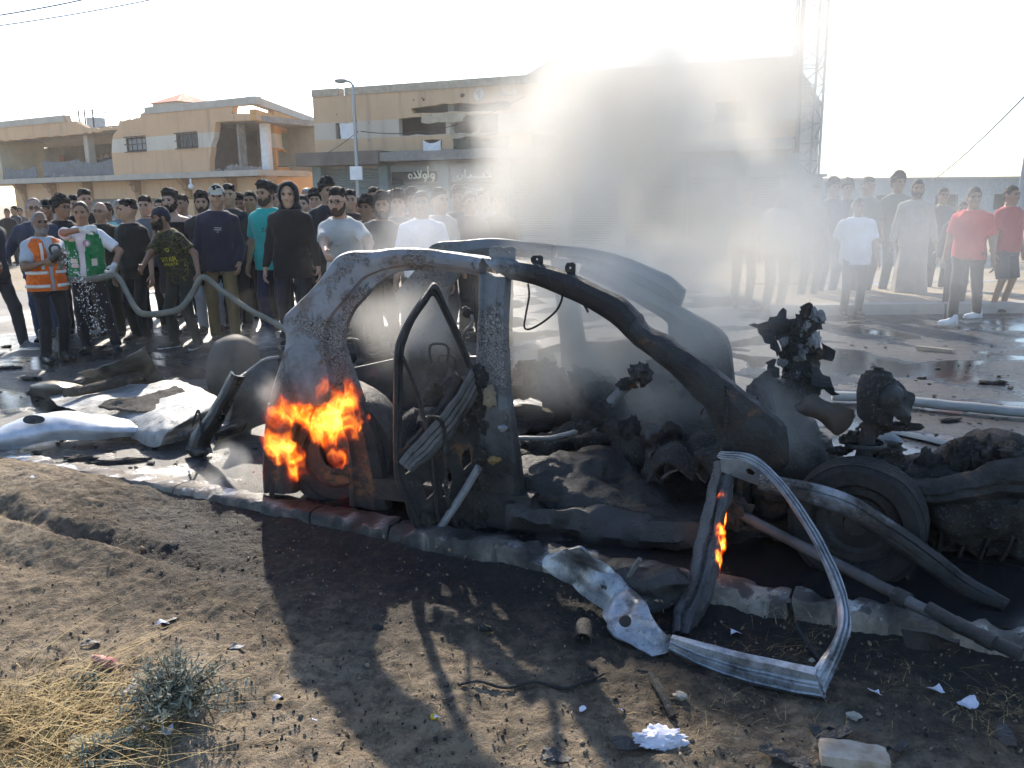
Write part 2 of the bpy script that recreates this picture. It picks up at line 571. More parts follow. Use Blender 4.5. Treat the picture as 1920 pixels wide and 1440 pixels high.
# verge: a displaced sheet on the camera side of the kerb, level with it at the left, lower at the right
def verge_z(l, w, p):
    t = np.clip((l - 0.9) / 2.6, 0, 1)
    base = 0.035 * (1 - t) - 0.105 * t
    base = base + 0.03 * np.clip(-w / 2.5, 0, 1) * t
    rough = 0.030 * fbm(p * 1.3, 4, 3) + 0.015 * fbm(p * 6.0, 4, 9) + 0.011 * np.abs(fbm(p * 19.0, 3, 21)) + 0.006 * fbm(p * 47.0, 2, 33)
    tr = np.exp(-((w + 0.55 + 0.10 * np.sin(l * 1.1)) / 0.075) ** 2) * np.clip((3.0 - l) / 1.2, 0, 1)   # wheel rut
    tr2 = np.exp(-((w + 0.95 + 0.08 * np.sin(l * 0.9 + 1)) / 0.09) ** 2) * np.clip((2.6 - l) / 1.2, 0, 1)
    pits = 0.0
    for (pl, pw, pr) in ((1.35, -0.95, 0.10), (0.75, -1.25, 0.12), (1.7, -0.62, 0.10), (2.5, -1.6, 0.12), (2.9, -1.3, 0.10), (0.4, -0.7, 0.12), (1.1, -1.8, 0.1), (3.4, -1.9, 0.12), (4.2, -1.0, 0.12), (5.0, -1.2, 0.13)):
        pits = pits - 0.035 * np.exp(-(((l - pl) ** 2 + (w - pw) ** 2) / pr ** 2)) + 0.016 * np.exp(-(((l - pl) ** 2 + (w - pw + 0.02) ** 2) / (1.8 * pr) ** 2))
    z = base + rough - 0.055 * tr - 0.045 * tr2 + 0.035 * np.exp(-((w + 0.74) / 0.07) ** 2) * np.clip((3.0 - l) / 1.2, 0, 1) + pits
    edge = np.clip((-w) / 0.12, 0, 1)
    return z * (0.5 + 0.5 * edge)
LAX = np.concatenate([np.linspace(-6, -1.2, 40, endpoint=False), np.linspace(-1.2, 6.9, 660, endpoint=False), np.linspace(6.9, 10.5, 30)])
nl, nw = len(LAX), 330
Lg, Wg = np.meshgrid(LAX, 0.02 - 4.6 * np.linspace(0, 1, nw) ** 1.15, indexing='ij')
Pg = KA + Lg[..., None] * KD + Wg[..., None] * KN
Pg[..., 2] = verge_z(Lg, Wg, Pg * np.array([1, 1, 0]) + 0.5)
def ground_z(p):
    q = np.asarray(p, float) - KA
    l, w = float(q @ KD), float(q @ KN)
    if w > 0:
        return 0.0
    i = min(max(float(np.interp(l, LAX, np.arange(nl))), 0), nl - 1.001)
    j = min(max((min(0.02 - w, 4.6) / 4.6), 0) ** (1 / 1.15) * (nw - 1), nw - 1.001)
    a, b = int(i), int(j); u, v = i - a, j - b
    Z = Pg[..., 2]
    return float((Z[a, b] * (1 - v) + Z[a, b + 1] * v) * (1 - u) + (Z[a + 1, b] * (1 - v) + Z[a + 1, b + 1] * v) * u)
vg = MB().grid(Pg)
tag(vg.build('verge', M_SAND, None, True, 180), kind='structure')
def GV(px, py, up=0.0):
    """a pixel on the uneven verge"""
    z = -0.03
    for _ in range(4):
        p = G(px, py, z + up)
        z = ground_z(p)
    return G(px, py, z + up)

# --- kerb: worn concrete blocks
a = Mat('kerb_concrete')
n1 = a.noise(4, 8, 0.7); n2 = a.noise(30, 6, 0.7)
c = a.cr(n1, [(0.32, (0.15, 0.125, 0.10)), (0.55, (0.26, 0.225, 0.185)), (0.75, (0.38, 0.345, 0.30))])
c = a.mix(a.ramp(n2, 0.5, 0.75), c, (0.15, 0.12, 0.10))
paint = a.ramp(a.noise(7, 8, 0.75), 0.50, 0.56)
geo = a.n('NewGeometry')
c = a.mix(a.math('MULTIPLY', paint, a.ramp(a.xyz(geo.outputs['Normal'])[2], 0.5, 0.9)), c, (0.62, 0.61, 0.59))
so = soot_shade_mask(a, 0.32, 0.85, 4.0, 0.6)
drip = a.ramp(a.noise(1.0, 3, 0.5, vec=a.mapped((13, 13, 1.2))), 0.50, 0.57)
so = a.math('MAXIMUM', so, a.math('MULTIPLY', drip, a.math('MULTIPLY', soot_shade_mask(a, 0.5, 1.2, 3.0, 0.4), 0.85)))
c = a.mix(so, c, a.cr(n2, [(0.3, (0.010, 0.010, 0.011)), (0.8, (0.035, 0.033, 0.032))]))
a.bsdf(c, a.ramp(so, 0.2, 1, 0.85, 0.55), 0, a.bump(a.math('ADD', n1, n2), 0.8, 0.012), 0.4)
M_KERB = a.m
kerb = thing('kerb', 'worn concrete kerb between the sandy verge and the road, sooty beside the burnt car', 'kerb', kerb_pt(2.6, 0, 0))
l, k = -2.4, 0
rk = random.Random(11)
while l < 8.6:
    ln = rk.choice((1.0, 0.98, 1.02, 0.5))
    m, n = int(44 * ln), 6
    z1 = 0.030 + rk.uniform(-0.006, 0.006)
    tw = rk.uniform(-0.012, 0.012)
    prof = [(-0.012, -0.22), (0.0, z1 - 0.02), (0.015, z1), (0.075, z1 + 0.004), (0.135, z1), (0.15, z1 - 0.015), (0.155, -0.10)]
    P = np.array([[kerb_pt(l + t * (ln - 0.012), w + tw * (t - .5), z) for w, z in prof] for t in np.linspace(0, 1, m)])
    chip = fbm(P * 9, 4, 31)
    wt = np.clip((P[..., 2] + 0.02) / 0.04, 0, 1)
    P[..., 2] -= 0.055 * np.clip(chip - 0.10, 0, 1) * wt
    P += (0.013 * fbm(P * 16, 4, 5))[..., None] * np.array([KN[0], KN[1], 0.4])
    b = MB().grid(P)
    e0 = [tuple(range(len(prof)))]
    b.f.append(tuple(range(len(prof)))[::-1]); b.f.append(tuple((m - 1) * len(prof) + j for j in range(len(prof))))
    b.build('kerb_stone', M_KERB, kerb, True, 50)
    l += ln; k += 1
# ================================================================== BUILDINGS
def plaster(name, zb0, zb1, base, band, pock=1.0, soil=0.25):
    a = Mat(name)
    n1 = a.noise(0.5, 6, 0.6); n2 = a.noise(5, 8, 0.7)
    z = a.math('ADD', a.xyz()[2], a.math('MULTIPLY', a.math('SUBTRACT', n2, 0.5), 0.05))
    inb = a.math('MULTIPLY', a.math('GREATER_THAN', z, zb0), a.math('LESS_THAN', z, zb1))
    c = a.mix(inb, base, band)
    c = a.mix(a.ramp(n1, 0.35, 0.75, 0, soil), c, tuple(q * 0.55 for q in base))
    st = a.ramp(a.noise(1.0, 4, 0.6, vec=a.mapped((3.0, 3.0, 0.25))), 0.5, 0.75, 0, 0.35)
    c = a.mix(st, c, (0.20, 0.17, 0.14))
    v = a.voro(2.6, rand=1.0)
    cl = a.ramp(a.noise(0.45, 3), 0.48, 0.60)
    pk = a.math('MULTIPLY', a.ramp(v, 0.060, 0.085, pock, 0.0), cl)
    c = a.mix(pk, c, (0.10, 0.09, 0.08))
    a.bsdf(c, 0.92, 0, a.bump(a.math('SUBTRACT', n2, a.math('MULTIPLY', pk, 3.0)), 0.4, 0.02), 0.25)
    return a.m
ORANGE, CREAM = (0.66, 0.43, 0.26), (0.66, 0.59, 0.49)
M_CONC = simple('raw_concrete', (0.30, 0.285, 0.265), 0.92, var=0.35, vscale=2.5, bump=0.7, bscale=14, bdist=0.03)
M_CAPC = simple('parapet_concrete', (0.50, 0.45, 0.38), 0.9, var=0.2, vscale=1.5)
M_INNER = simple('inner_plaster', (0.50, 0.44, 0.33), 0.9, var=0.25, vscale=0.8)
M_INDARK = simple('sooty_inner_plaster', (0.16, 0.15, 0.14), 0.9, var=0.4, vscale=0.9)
M_GRILL = simple('window_iron', (0.06, 0.055, 0.05), 0.6, 0.5)
M_WHITE = simple('white_sheet', (0.75, 0.76, 0.78), 0.9, var=0.12)
M_TARPG = simple('grey_tarp', (0.16, 0.175, 0.19), 0.8, var=0.25)
M_TARPGR = simple('green_tarp', (0.05, 0.075, 0.055), 0.8, var=0.3)
M_GLASS = simple('dusty_glass', (0.10, 0.12, 0.13), 0.25, var=0.3)
M_REDTILE = simple('red_roof_sheet', (0.50, 0.13, 0.07), 0.8, var=0.2)

def facade(A, B):
    A = np.array(A); B = np.array(B); A[2] = B[2] = 0
    e = unit(B - A); nrm = np.array([-e[1], e[0], 0])
    if nrm[1] < 0: nrm = -nrm
    L = np.linalg.norm(B - A)
    def frame(s, z, d=0.0):
        return A + e * s + nrm * d + np.array([0, 0, z])
    def px(x, y, d=0.0):
        r = ray(x, y)
        t = ((A + nrm * d - CAMV) @ nrm) / (r @ nrm)
        p = CAMV + r * t
        return float((p - A) @ e), float(p[2])
    return frame, px, L, e, nrm
def drape(frame, s0, s1, z0, z1, d, sag, seed, thick=0.02, m=26, n=10, wav=0.06):
    S, T = np.meshgrid(np.linspace(0, 1, m), np.linspace(0, 1, n), indexing='ij')
    top = z1 - sag * 4 * S * (1 - S)
    Z = top * (1 - T) + z0 * T
    D = d + wav * fbm(np.stack([S * 9, T * 2.0, S * 0 + seed], -1), 3, seed)
    P = np.array([[frame(s0 + (s1 - s0) * S[i, j], Z[i, j], D[i, j]) for j in range(n)] for i in range(m)])
    return P
def roller_shutter(frame, s0, s1, z0, z1, d, parent, mat):
    nsl = 26
    prof = []
    for k in range(nsl + 1):
        z = z0 + (z1 - z0) * k / nsl
        prof += [(z, d), (z + (z1 - z0) / nsl * 0.5, d - 0.035)]
    P = np.array([[frame(s, z, dd) for z, dd in prof] for s in np.linspace(s0, s1, 3)])
    MB().grid(P, 0.02).build('roller_shutter', mat, parent, False)
def grille(frame, s0, s1, z0, z1, parent, nbar, bulge=0.10, sheet=None):
    """window: frame, pane, iron bars"""
    w = MB()
    for (a, b, c, d) in ((s0, s1, z0, z0 + 0.07), (s0, s1, z1 - 0.07, z1), (s0, s0 + 0.07, z0 + .07, z1 - .07), (s1 - 0.07, s1, z0 + .07, z1 - .07)):
        w.add(*boxfr(frame, a, b, c, d, 0.02, 0.12))
    wf = w.build('window', M_GRILL, parent, False)
    g = MB(); g.add(*boxfr(frame, s0 + .07, s1 - .07, z0 + .07, z1 - .07, 0.10, 0.11))
    g.build('pane', sheet or M_GLASS, wf, False)
    b = MB()
    for k in range(nbar):
        s = s0 + (s1 - s0) * (k + 0.5) / nbar
        b.add(*boxfr(frame, s - .018, s + .018, z0 - .03, z1 + .03, -bulge, -bulge + .03))
    for z in (z0 - .03, (z0 + z1) / 2, z1 + .03):
        b.add(*boxfr(frame, s0 - .05, s1 + .05, z - .02, z + .02, -bulge - .005, -bulge + .035))
    b.build('bars', M_GRILL, wf, False)
def boxfr(frame, s0, s1, z0, z1, d0, d1):
    V = [frame(s, z, d) for d in (d0, d1) for z in (z0, z1) for s in (s0, s1)]
    return V, [(0, 1, 3, 2), (4, 6, 7, 5), (0, 4, 5, 1), (2, 3, 7, 6), (0, 2, 6, 4), (1, 5, 7, 3)]
def bx(frame, s0, s1, z0, z1, d0, d1, name, mat, parent):
    b = MB(); b.add(*boxfr(frame, s0, s1, z0, z1, d0, d1))
    return b.build(name, mat, parent, False)

# ---------------------------------------------------------------- left building (two storeys, broken corner room)
FA, FB = YP(-60, 384, 53.6), YP(492, 380, 40)
fr, fp, FL, fe, fn = facade(FA, FB)
SA, SB = FB, YP(598, 379, 50.5)
sr, sp_, SL, se, sn = facade(SA, SB)
if sn @ fe > 0: sn = -sn
def sr(s, z, d=0.0):
    return np.array([SA[0], SA[1], 0]) + se * s + sn * d + np.array([0, 0, z])
def spx(x, y):
    r = ray(x, y); A0 = np.array([SA[0], SA[1], 0.0])
    t = ((A0 - CAMV) @ sn) / (r @ sn)
    p = CAMV + r * t
    return float((p - A0) @ se), float(p[2])
zl = fp(492, 318)[1]; ztop = fp(492, 179)[1]; zband0, zband1 = fp(272, 283)[1], fp(272, 257)[1]
M_PLA = plaster('orange_plaster_left', zband0, zband1, ORANGE, CREAM)
lb = thing('apartment_building', 'damaged two-storey orange building with a blown-open corner room above roller shutters', 'building', fr(FL * 0.6, 0))
def fq(*pts): return [fp(x, y) for x, y in pts]
FLx = FL
# upper facade, with two ragged openings and two windows
cr_s = FL
outer = fq((-60, 236)) + rag(fq((121, 216), (126, 229), (142, 227), (160, 238), (190, 240), (222, 236), (224, 226), (248, 224), (262, 221), (264, 213), (270, 211), (272, 203)), 0.05, 0.25, 3, True)
outer += [(fp(437, 190)[0], fp(437, 190)[1] - 0.15)]
low = fq((435, 213))
outer += rag([outer[-1], low[0]], 0.08, 0.2, 4, True)[1:-1] + low + [(FL - 0.02, fp(492, 212)[1])]
ztopen = fp(492, 224)[1]
op = [(FL - 0.02, ztopen)] + rag(fq((404, 229), (401, 258), (396, 272), (393, 300), (393, 318)), 0.14, 0.3, 5, True)[:-1]
outer += op + [(fp(393, 318)[0], zl), (-2.0, zl)]
outer = ccw(outer)
w1 = fq((238, 258), (238, 284), (273, 283), (273, 257)); w2 = fq((333, 251), (333, 278), (370, 276), (370, 249))
def rect(q):
    s = [p[0] for p in q]; z = [p[1] for p in q]
    return min(s), max(s), (sorted(z)[0] + sorted(z)[1]) / 2, (sorted(z)[2] + sorted(z)[3]) / 2
r1, r2 = rect(w1), rect(w2)
R2P = lambda r: [(r[0], r[2]), (r[1], r[2]), (r[1], r[3]), (r[0], r[3])]
zt2 = fp(72, 259)[1]
zop = [(-1.0, zl + 0.02), (fp(211, 300)[0], zl + 0.02)] + rag([(fp(211, 300)[0], zl + .3), (fp(209, 275)[0], zt2 - .8), (fp(212, 254)[0], zt2 - 0.15), (fp(222, 250)[0], zt2 + 0.12), (fp(150, 256)[0], zt2 + 0.02), (-1.0, zt2)], 0.05, 0.3, 8, True)
MB().prism(outer, [R2P(r1), R2P(r2), ccw(zop)], fr, 0.3).build('wall', M_PLA, lb, False)
# lower storey
zsh = fp(130, 374)[1]
sh = [(fp(20, 374)[0], fp(104, 374)[0]), (fp(122, 374)[0], fp(216, 373)[0]), (fp(258, 372)[0], fp(322, 371)[0]), (fp(338, 371)[0], fp(420, 370)[0]), (fp(436, 370)[0], FL - 0.8)]
MB().prism([(-0.5 + fp(14, 374)[0], -0.03), (FL - 0.35, -0.03), (FL - 0.35, zl - 0.28), (fp(14, 374)[0] - .5, zl - 0.28)], [[(a, 0.0), (b, 0.0), (b, zsh), (a, zsh)] for a, b in sh], lambda s, z, d: fr(s, z, d + 0.75), 0.3).build('lower_wall', M_PLA, lb, False)
M_SHUT = simple('grey_shutter_steel', (0.30, 0.335, 0.34), 0.55, 0.3, var=0.15)
for a_, b_ in sh:
    roller_shutter(fr, a_, b_, 0.0, zsh, 0.95, lb, M_SHUT)
# balcony slab with ragged lip, brackets
bx(fr, -2.0, FL + 0.15, zl - 0.26, zl, -0.25, 3.0, 'floor_slab', M_CAPC, lb)
for xb in (18, 74, 142, 232, 327, 412, 488):
    s0 = fp(xb, 340)[0]
    MB().prism([(0.10, 0), (0.75, 0), (0.75, -1.0), (0.62, -0.9), (0.56, -0.6), (0.40, -0.5), (0.36, -0.3), (0.18, -0.2)], None,
               lambda d, z, t, s0=s0: fr(s0 + t, zl - 0.27 + z, d), 0.32).build('bracket', simple('bracket_paint', (0.42, 0.25, 0.13), 0.9), lb, False)
# parapet cap, broken over the corner gap but spanning it
cap = MB(); cap.add(*boxfr(fr, fp(272, 203)[0], FL + 0.04, ztop - 0.33, ztop, -0.06, 0.34)); cap.build('parapet_cap', M_CAPC, lb, False)
cap = MB(); cap.add(*boxfr(fr, -2.2, fp(121, 216)[0], fp(60, 222)[1] - 0.35, fp(60, 222)[1], -0.06, 0.34)); cap.build('parapet_cap', M_CAPC, lb, False)
# side face
zs_gap0 = spx(512, 215)[1]
gapR = spx(513, 193)[0]
gz = zs_gap0
roomR = spx(513, 225)[0]
so_ = [(gapR, ztop - 0.34), (SL, ztop - 0.34), (SL, -0.03), (0.9, -0.03), (0.9, zl - 0.27), (0.02, zl - 0.27), (0.02, zl), (roomR, zl)]
so_ += rag([(roomR, zl), (roomR, ztopen)], 0.06, 0.3, 14, True)[1:-1] + [(roomR, ztopen), (0.02, ztopen), (0.02, gz), (gapR - 0.1, gz)]
def srect(x0, x1, y0, y1):
    a0, a1 = spx(x0, y1), spx(x1, y0)
    zc = lambda y: spx((x0 + x1) / 2, y)[1]
    return (a0[0], a1[0], zc(y1), zc(y0))
hw = [srect(530, 555, 248, 279), srect(523, 556, 284, 315), srect(565, 583, 258, 284)]
holes = [rag(R2P(hw[0]), 0.10, 0.4, 15), rag(R2P(hw[1]), 0.10, 0.4, 16), R2P(hw[2])]
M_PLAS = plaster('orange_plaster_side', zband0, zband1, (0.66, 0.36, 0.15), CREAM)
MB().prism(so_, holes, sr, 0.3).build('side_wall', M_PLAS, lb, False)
cap = MB(); cap.add(*boxfr(sr, -0.04, SL, ztop - 0.331, ztop + 0.002, -0.06, 0.33)); cap.build('parapet_cap', M_CAPC, lb, False)
grille(sr, *hw[2], lb, 5, 0.06)
# rooms behind the openings
zc_ = ztopen + 0.25
bx(fr, fp(393, 300, 9)[0] - .4, FL - 0.31, ztopen + 0.001, zc_, 0.32, 9.0, 'ceiling_slab', M_CONC, lb)
bx(fr, fp(380, 300, 4.2)[0], FL - 0.35, zl + 0.01, ztopen, 4.2, 4.4, 'inner_wall', M_INNER, lb)
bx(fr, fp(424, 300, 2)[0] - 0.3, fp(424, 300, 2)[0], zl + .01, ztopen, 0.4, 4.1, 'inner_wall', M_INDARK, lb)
bx(fr, fp(420, 270)[0], fp(424, 270)[0], zl + .01, ztopen, 0.8, 1.2, 'column', M_CONC, lb)
bx(fr, fp(450, 270, 3.9)[0], fp(454, 270, 3.9)[0], zl + .01, ztopen, 3.7, 4.15, 'column', M_CAPC, lb)
bx(sr, roomR - 1.0, roomR - 0.4, zl + .01, ztopen, 0.05, 0.4, 'column', M_WHITE, lb)
bx(fr, -1.5, fp(224, 300)[0], zt2 + 0.14, zt2 + 0.36, 0.32, 9.0, 'ceiling_slab', M_CONC, lb)
# left room: inner wall with a window onto the sky, dark bays, column
sw = fp(26, 295, 3.0)[0], fp(52, 295, 3.0)[0]
zw0, zw1 = fp(40, 306, 3.0)[1], fp(40, 283, 3.0)[1]
MB().prism([(-3, zl + .01), (fp(75, 300, 3.0)[0], zl + .01), (fp(75, 300, 3.0)[0], zt2 + .1), (-3, zt2 + .1)], [[(sw[0], zw0), (sw[1], zw0), (sw[1], zw1), (sw[0], zw1)]], lambda s, z, d: fr(s, z, d + 3.0), 0.2).build('inner_wall', simple('cream_inner_wall', (0.52, 0.46, 0.34), 0.9), lb, False)
bx(fr, fp(75, 300, 3)[0] + 0.01, fp(75, 300, 3)[0] + 0.25, zl + .01, zt2 + .1, 0.5, 3.2, 'inner_wall', M_INNER, lb)
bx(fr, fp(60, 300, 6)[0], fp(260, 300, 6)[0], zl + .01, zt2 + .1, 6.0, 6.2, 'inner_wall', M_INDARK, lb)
bx(fr, fp(145, 280)[0] - 0.15, fp(145, 280)[0] + 0.2, zl + .01, zt2 + .13, 0.5, 0.9, 'column', M_CAPC, lb)
bx(fr, fp(108, 295, 5.5)[0], fp(117, 295, 5.5)[0], zl + .02, zl + 1.75, 5.6, 5.75, 'door', simple('brown_door', (0.17, 0.07, 0.035), 0.7), lb)
def rwin(r, n_, sheet=None): grille(fr, r[0], r[1], r[2], r[3], lb, n_, 0.10, sheet)
rwin(r1, 4, simple('grey_board', (0.33, 0.34, 0.36), 0.8)); rwin(r2, 7)
# tarps hanging in the open bays
q = MB().grid(drape(fr, fp(76, 310)[0], fp(147, 310)[0], zl + .03, fp(110, 303)[1] + .1, 0.12, 0.12, 1), 0.02); q.build('tarp', M_TARPG, lb)
q = MB().grid(drape(fr, fp(143, 310)[0], fp(211, 310)[0], zl + .03, fp(180, 303)[1] + .12, 0.05, 0.18, 2), 0.02); q.build('tarp', M_TARPG, lb)
q = MB().grid(drape(fr, fp(8, 325)[0], fp(66, 322)[0], zl + .03, fp(40, 315)[1] + .1, 0.05, 0.2, 3), 0.02); q.build('tarp', M_TARPG, lb)
# rubble on the ledge
rr = random.Random(5)
for k in range(26):
    s = rr.choice((rr.uniform(fp(55, 325)[0], fp(110, 325)[0]), rr.uniform(fp(394, 316)[0], FL), rr.uniform(fp(110, 325)[0], fp(211, 325)[0])))
    z = rr.uniform(0.06, 0.22)
    MB().blob(fr(s, zl + z * 0.5, rr.uniform(-0.1, 0.6)), (z, z * rr.uniform(.6, 1.1), z * .7), k, 0.5, 1.5, 6).build('rubble', M_CONC, lb, False)
rb = thing('red_roof', 'red pitched roof peeking above the orange building parapet', 'roof', fr(fp(342, 190)[0], ztop, 9))
b0, b1, ap = fp(315, 190, 9)[0], fp(370, 190, 9)[0], fp(342, 175, 9)
zb = fp(342, 196, 9)[1]
V = [fr(b0, zb, 7.5), fr(b1, zb, 7.5), fr(b1, zb, 11), fr(b0, zb, 11), fr(ap[0], ap[1], 9)]
mesh_obj('roof_sheet', V, [(0, 1, 4), (1, 2, 4), (2, 3, 4), (3, 0, 4), (3, 2, 1, 0)], M_REDTILE, rb, False)
bx(fr, b0 + .2, b1 - .2, zt2 + 0.4, zb - 0.005, 7.7, 10.8, 'stair_house', M_CAPC, rb)
st = thing('rooftop_tank', 'rooftop water tank block under a sheet canopy on the left building', 'tank', fr(fp(179, 236, 4)[0], zt2 + .36, 4))
bx(fr, fp(174, 230, 4)[0], fp(186, 230, 4)[0], zt2 + .36, fp(180, 221, 4)[1], 3.6, 4.4, 'tank_block', simple('tank_white', (0.6, 0.6, 0.58), 0.8), st)
zc = fp(176, 210, 4)[1]
cs0, cs1 = fp(158, 210, 4)[0], fp(192, 210, 4)[0]
q = MB(); q.add([fr(cs0, zc + .25, 3), fr(cs1, zc, 3.2), fr(cs1 + .2, zc - .1, 5.2), fr(cs0 + .4, zc + .1, 5.2), fr(cs0, zc + .2, 3), fr(cs1, zc - .05, 3.2), fr(cs1 + .2, zc - .15, 5.2), fr(cs0 + .4, zc + .05, 5.2)], [(0, 1, 2, 3), (7, 6, 5, 4), (0, 4, 5, 1), (1, 5, 6, 2), (2, 6, 7, 3), (3, 7, 4, 0)])
q.build('canopy_sheet', simple('corrugated_sheet', (0.40, 0.35, 0.27), 0.7), st, False)
q = MB()
for s in (cs0 + .3, (cs0 + cs1) / 2, cs1 - .1):
    q.add(*boxfr(fr, s - .03, s + .03, zt2 + .36, zc + .1, 3.4, 3.46))
q.build('canopy_post', M_GRILL, st, False)
b = MB(); b.tube([fr(fp(369, 322)[0], zl - .3, -.4), fr(fp(369, 322)[0], zl - .55, -.4)], [0.05, 0.05]); b.blob(fr(fp(369, 322)[0], zl - .68, -.4), 0.14, 1, 0.02)
tag(b.build('wall_lamp', M_WHITE), 'small white globe lamp hanging under the ledge of the left building', 'lamp')

# ---------------------------------------------------------------- middle building (shops below, gutted upper floor)
MA, MBp = YP(597, 378, 37.6), YP(1484, 370, 30.0)
mr, mp, ML, me_, mn_ = facade(MA, MBp)
mtop = mp(597, 168)[1]
mzb0, mzb1 = mp(600, 263)[1], mp(600, 231)[1]
M_PLB = plaster('orange_plaster_middle', mzb0, mzb1, (0.58, 0.40, 0.25), (0.54, 0.48, 0.40))
mb = thing('shop_building', 'long orange shop building with gutted upper floor behind the smoke', 'building', mr(ML / 2, 0))
zcan0, zcan1 = mp(600, 313)[1], mp(600, 288)[1]
def mq(*p): return [mp(x, y) for x, y in p]
up = [(0, zcan1), (ML, zcan1), (ML, mtop - 0.3), (1.0, mtop - .3)] + [(0.0, mtop - 0.3)]
zrow = lambda y, x=840: mp(x, y)[1]
slot = rag(mq((770, 203), (775, 213), (832, 211), (957, 204), (957, 190), (846, 195), (800, 199)), 0.06, 0.35, 21)
o1 = rag([(mp(748, 240)[0], mp(748, 254)[1]), (mp(836, 240)[0], mp(836, 251)[1]), (mp(836, 240)[0], mp(836, 216)[1]), (mp(748, 240)[0], mp(748, 223)[1])], 0.03, 0.4, 22)
o2 = rag([(mp(845, 240)[0], mp(845, 251)[1]), (mp(934, 240)[0], mp(934, 247)[1]), (mp(934, 240)[0], mp(934, 212)[1]), (mp(845, 240)[0], mp(845, 215)[1])], 0.03, 0.4, 23)
o3 = rag([(mp(797, 275)[0], mp(797, 293)[1]), (mp(829, 275)[0], mp(829, 293)[1]), (mp(829, 275)[0], mp(829, 262)[1]), (mp(797, 275)[0], mp(797, 262)[1])], 0.05, 0.3, 24)
o4 = rag([(mp(851, 275)[0], mp(851, 293)[1]), (mp(955, 275)[0], mp(955, 290)[1]), (mp(955, 275)[0], mp(955, 255)[1]), (mp(851, 275)[0], mp(851, 258)[1])], 0.05, 0.3, 25)
wl = [(mp(629, 245)[0], mp(629, 261)[1]), (mp(670, 245)[0], mp(670, 259)[1]), (mp(670, 245)[0], mp(670, 228)[1]), (mp(629, 245)[0], mp(629, 231)[1])]
more = []
for k, x0 in enumerate((1010, 1120, 1230, 1340)):
    s0 = mp(x0, 240)[0]; s1 = mp(x0 + 60, 240)[0]
    more.append([(s0, mzb0), (s1, mzb0), (s1, mzb1), (s0, mzb1)])
bh = []
for (x, y, rpx) in ((775, 188, 1.4), (791, 184, 1.4), (794, 187, 2.2), (867, 179, 3.6)):
    s, z = mp(x, y); rd = rpx / 1600 * 35
    bh.append([(s + 1.4 * rd * math.cos(t), z + rd * math.sin(t)) for t in np.linspace(0, 2 * PI, 8, endpoint=False)])
MB().prism(up, [ccw(h) for h in [slot, o1, o2, o3, o4, wl] + more + bh], mr, 0.3).build('wall', M_PLB, mb, False)
n0, n1_ = mp(636, 170)[0], mp(647, 170)[0]
capz = mtop
for a_, b_ in ((0.0, n0), (n1_, ML)):
    bx(mr, a_, b_, capz - 0.299, capz, -0.06, 0.36, 'parapet_cap', simple('weathered_cap', (0.42, 0.36, 0.28), 0.9), mb)
pk = mp(1032, 112); p0 = mp(985, 138); p1 = mp(1080, 131)
MB().prism([(p0[0], capz + .003), (p1[0], capz + .003), (pk[0], pk[1])], None, lambda s, z, d: mr(s, z, d + 0.02), 0.3).build('gable', M_CAPC, mb, False)
# roof and end walls keep the sky out of the gutted rooms
zroof = mp(840, 190)[1] + 0.12
bx(mr, 0.02, ML - .02, zroof, zroof + 0.22, 0.31, 12.0, 'roof_slab', M_CONC, mb)
bx(mr, 0.0, 0.25, -0.03, mtop - .31, 0.31, 12.0, 'end_wall', M_PLB, mb)
bx(mr, ML - 0.25, ML, -0.03, mtop - .31, 0.31, 12.0, 'end_wall', simple('bare_grey_render', (0.33, 0.31, 0.28), 0.95, var=0.25, vscale=0.7), mb)
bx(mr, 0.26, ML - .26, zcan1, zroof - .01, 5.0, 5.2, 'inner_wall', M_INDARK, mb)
bx(mr, 0.26, ML - .26, zcan0 - .1, zcan1 - .01, -0.02, 5.2, 'floor_slab', M_CONC, mb)
bx(mr, mp(833, 230)[0], mp(845, 230)[0], zcan1 + 0.0, zroof - .01, 0.33, 0.75, 'column', M_CONC, mb)
# hanging broken slab pieces
MB().prism(rag(mq((794, 222), (794, 231), (838, 230), (870, 227), (876, 213), (852, 213), (797, 216)), 0.05, 0.3, 31), None, lambda s, z, d: mr(s, z, d - 0.18), 0.14).build('broken_slab', simple('cracked_cream_render', (0.46, 0.39, 0.28), 0.95), mb, False)
MB().prism(rag(mq((845, 255), (850, 260), (905, 256), (936, 250), (936, 246), (905, 251), (860, 253)), 0.05, 0.3, 32), None, lambda s, z, d: mr(s, z, d - 0.15), 0.12).build('broken_slab', simple('cracked_cream_render', (0.46, 0.39, 0.28), 0.95), mb, False)
q = MB().grid(drape(mr, mp(846, 240)[0], mp(902, 240)[0], mp(870, 252)[1], mp(870, 238)[1], -0.1, 0.35, 5), 0.02); q.build('cloth', simple('tan_cloth', (0.42, 0.35, 0.26), 0.9), mb)
q = MB().grid(drape(mr, mp(636, 240)[0], mp(670, 240)[0], mp(650, 260)[1], mp(650, 229)[1] + .05, 0.10, 0.02, 6), 0.02); q.build('window_sheet', M_WHITE, mb)
q = MB().grid(drape(mr, mp(796, 280)[0], mp(829, 280)[0], mp(812, 296)[1], mp(812, 263)[1], -0.12, 0.12, 7), 0.02); q.build('window_sheet', M_WHITE, mb)
q = MB().grid(drape(mr, mp(851, 275)[0], mp(953, 275)[0], mp(900, 294)[1], mp(900, 255)[1], -0.05, 0.1, 8, wav=.12), 0.02); q.build('tarp', M_TARPGR, mb)
q = MB().grid(drape(mr, mp(1000, 275)[0], mp(1090, 275)[0], mp(1040, 292)[1], mp(1040, 250)[1], -0.05, 0.1, 9, wav=.12), 0.02); q.build('tarp', M_TARPGR, mb)
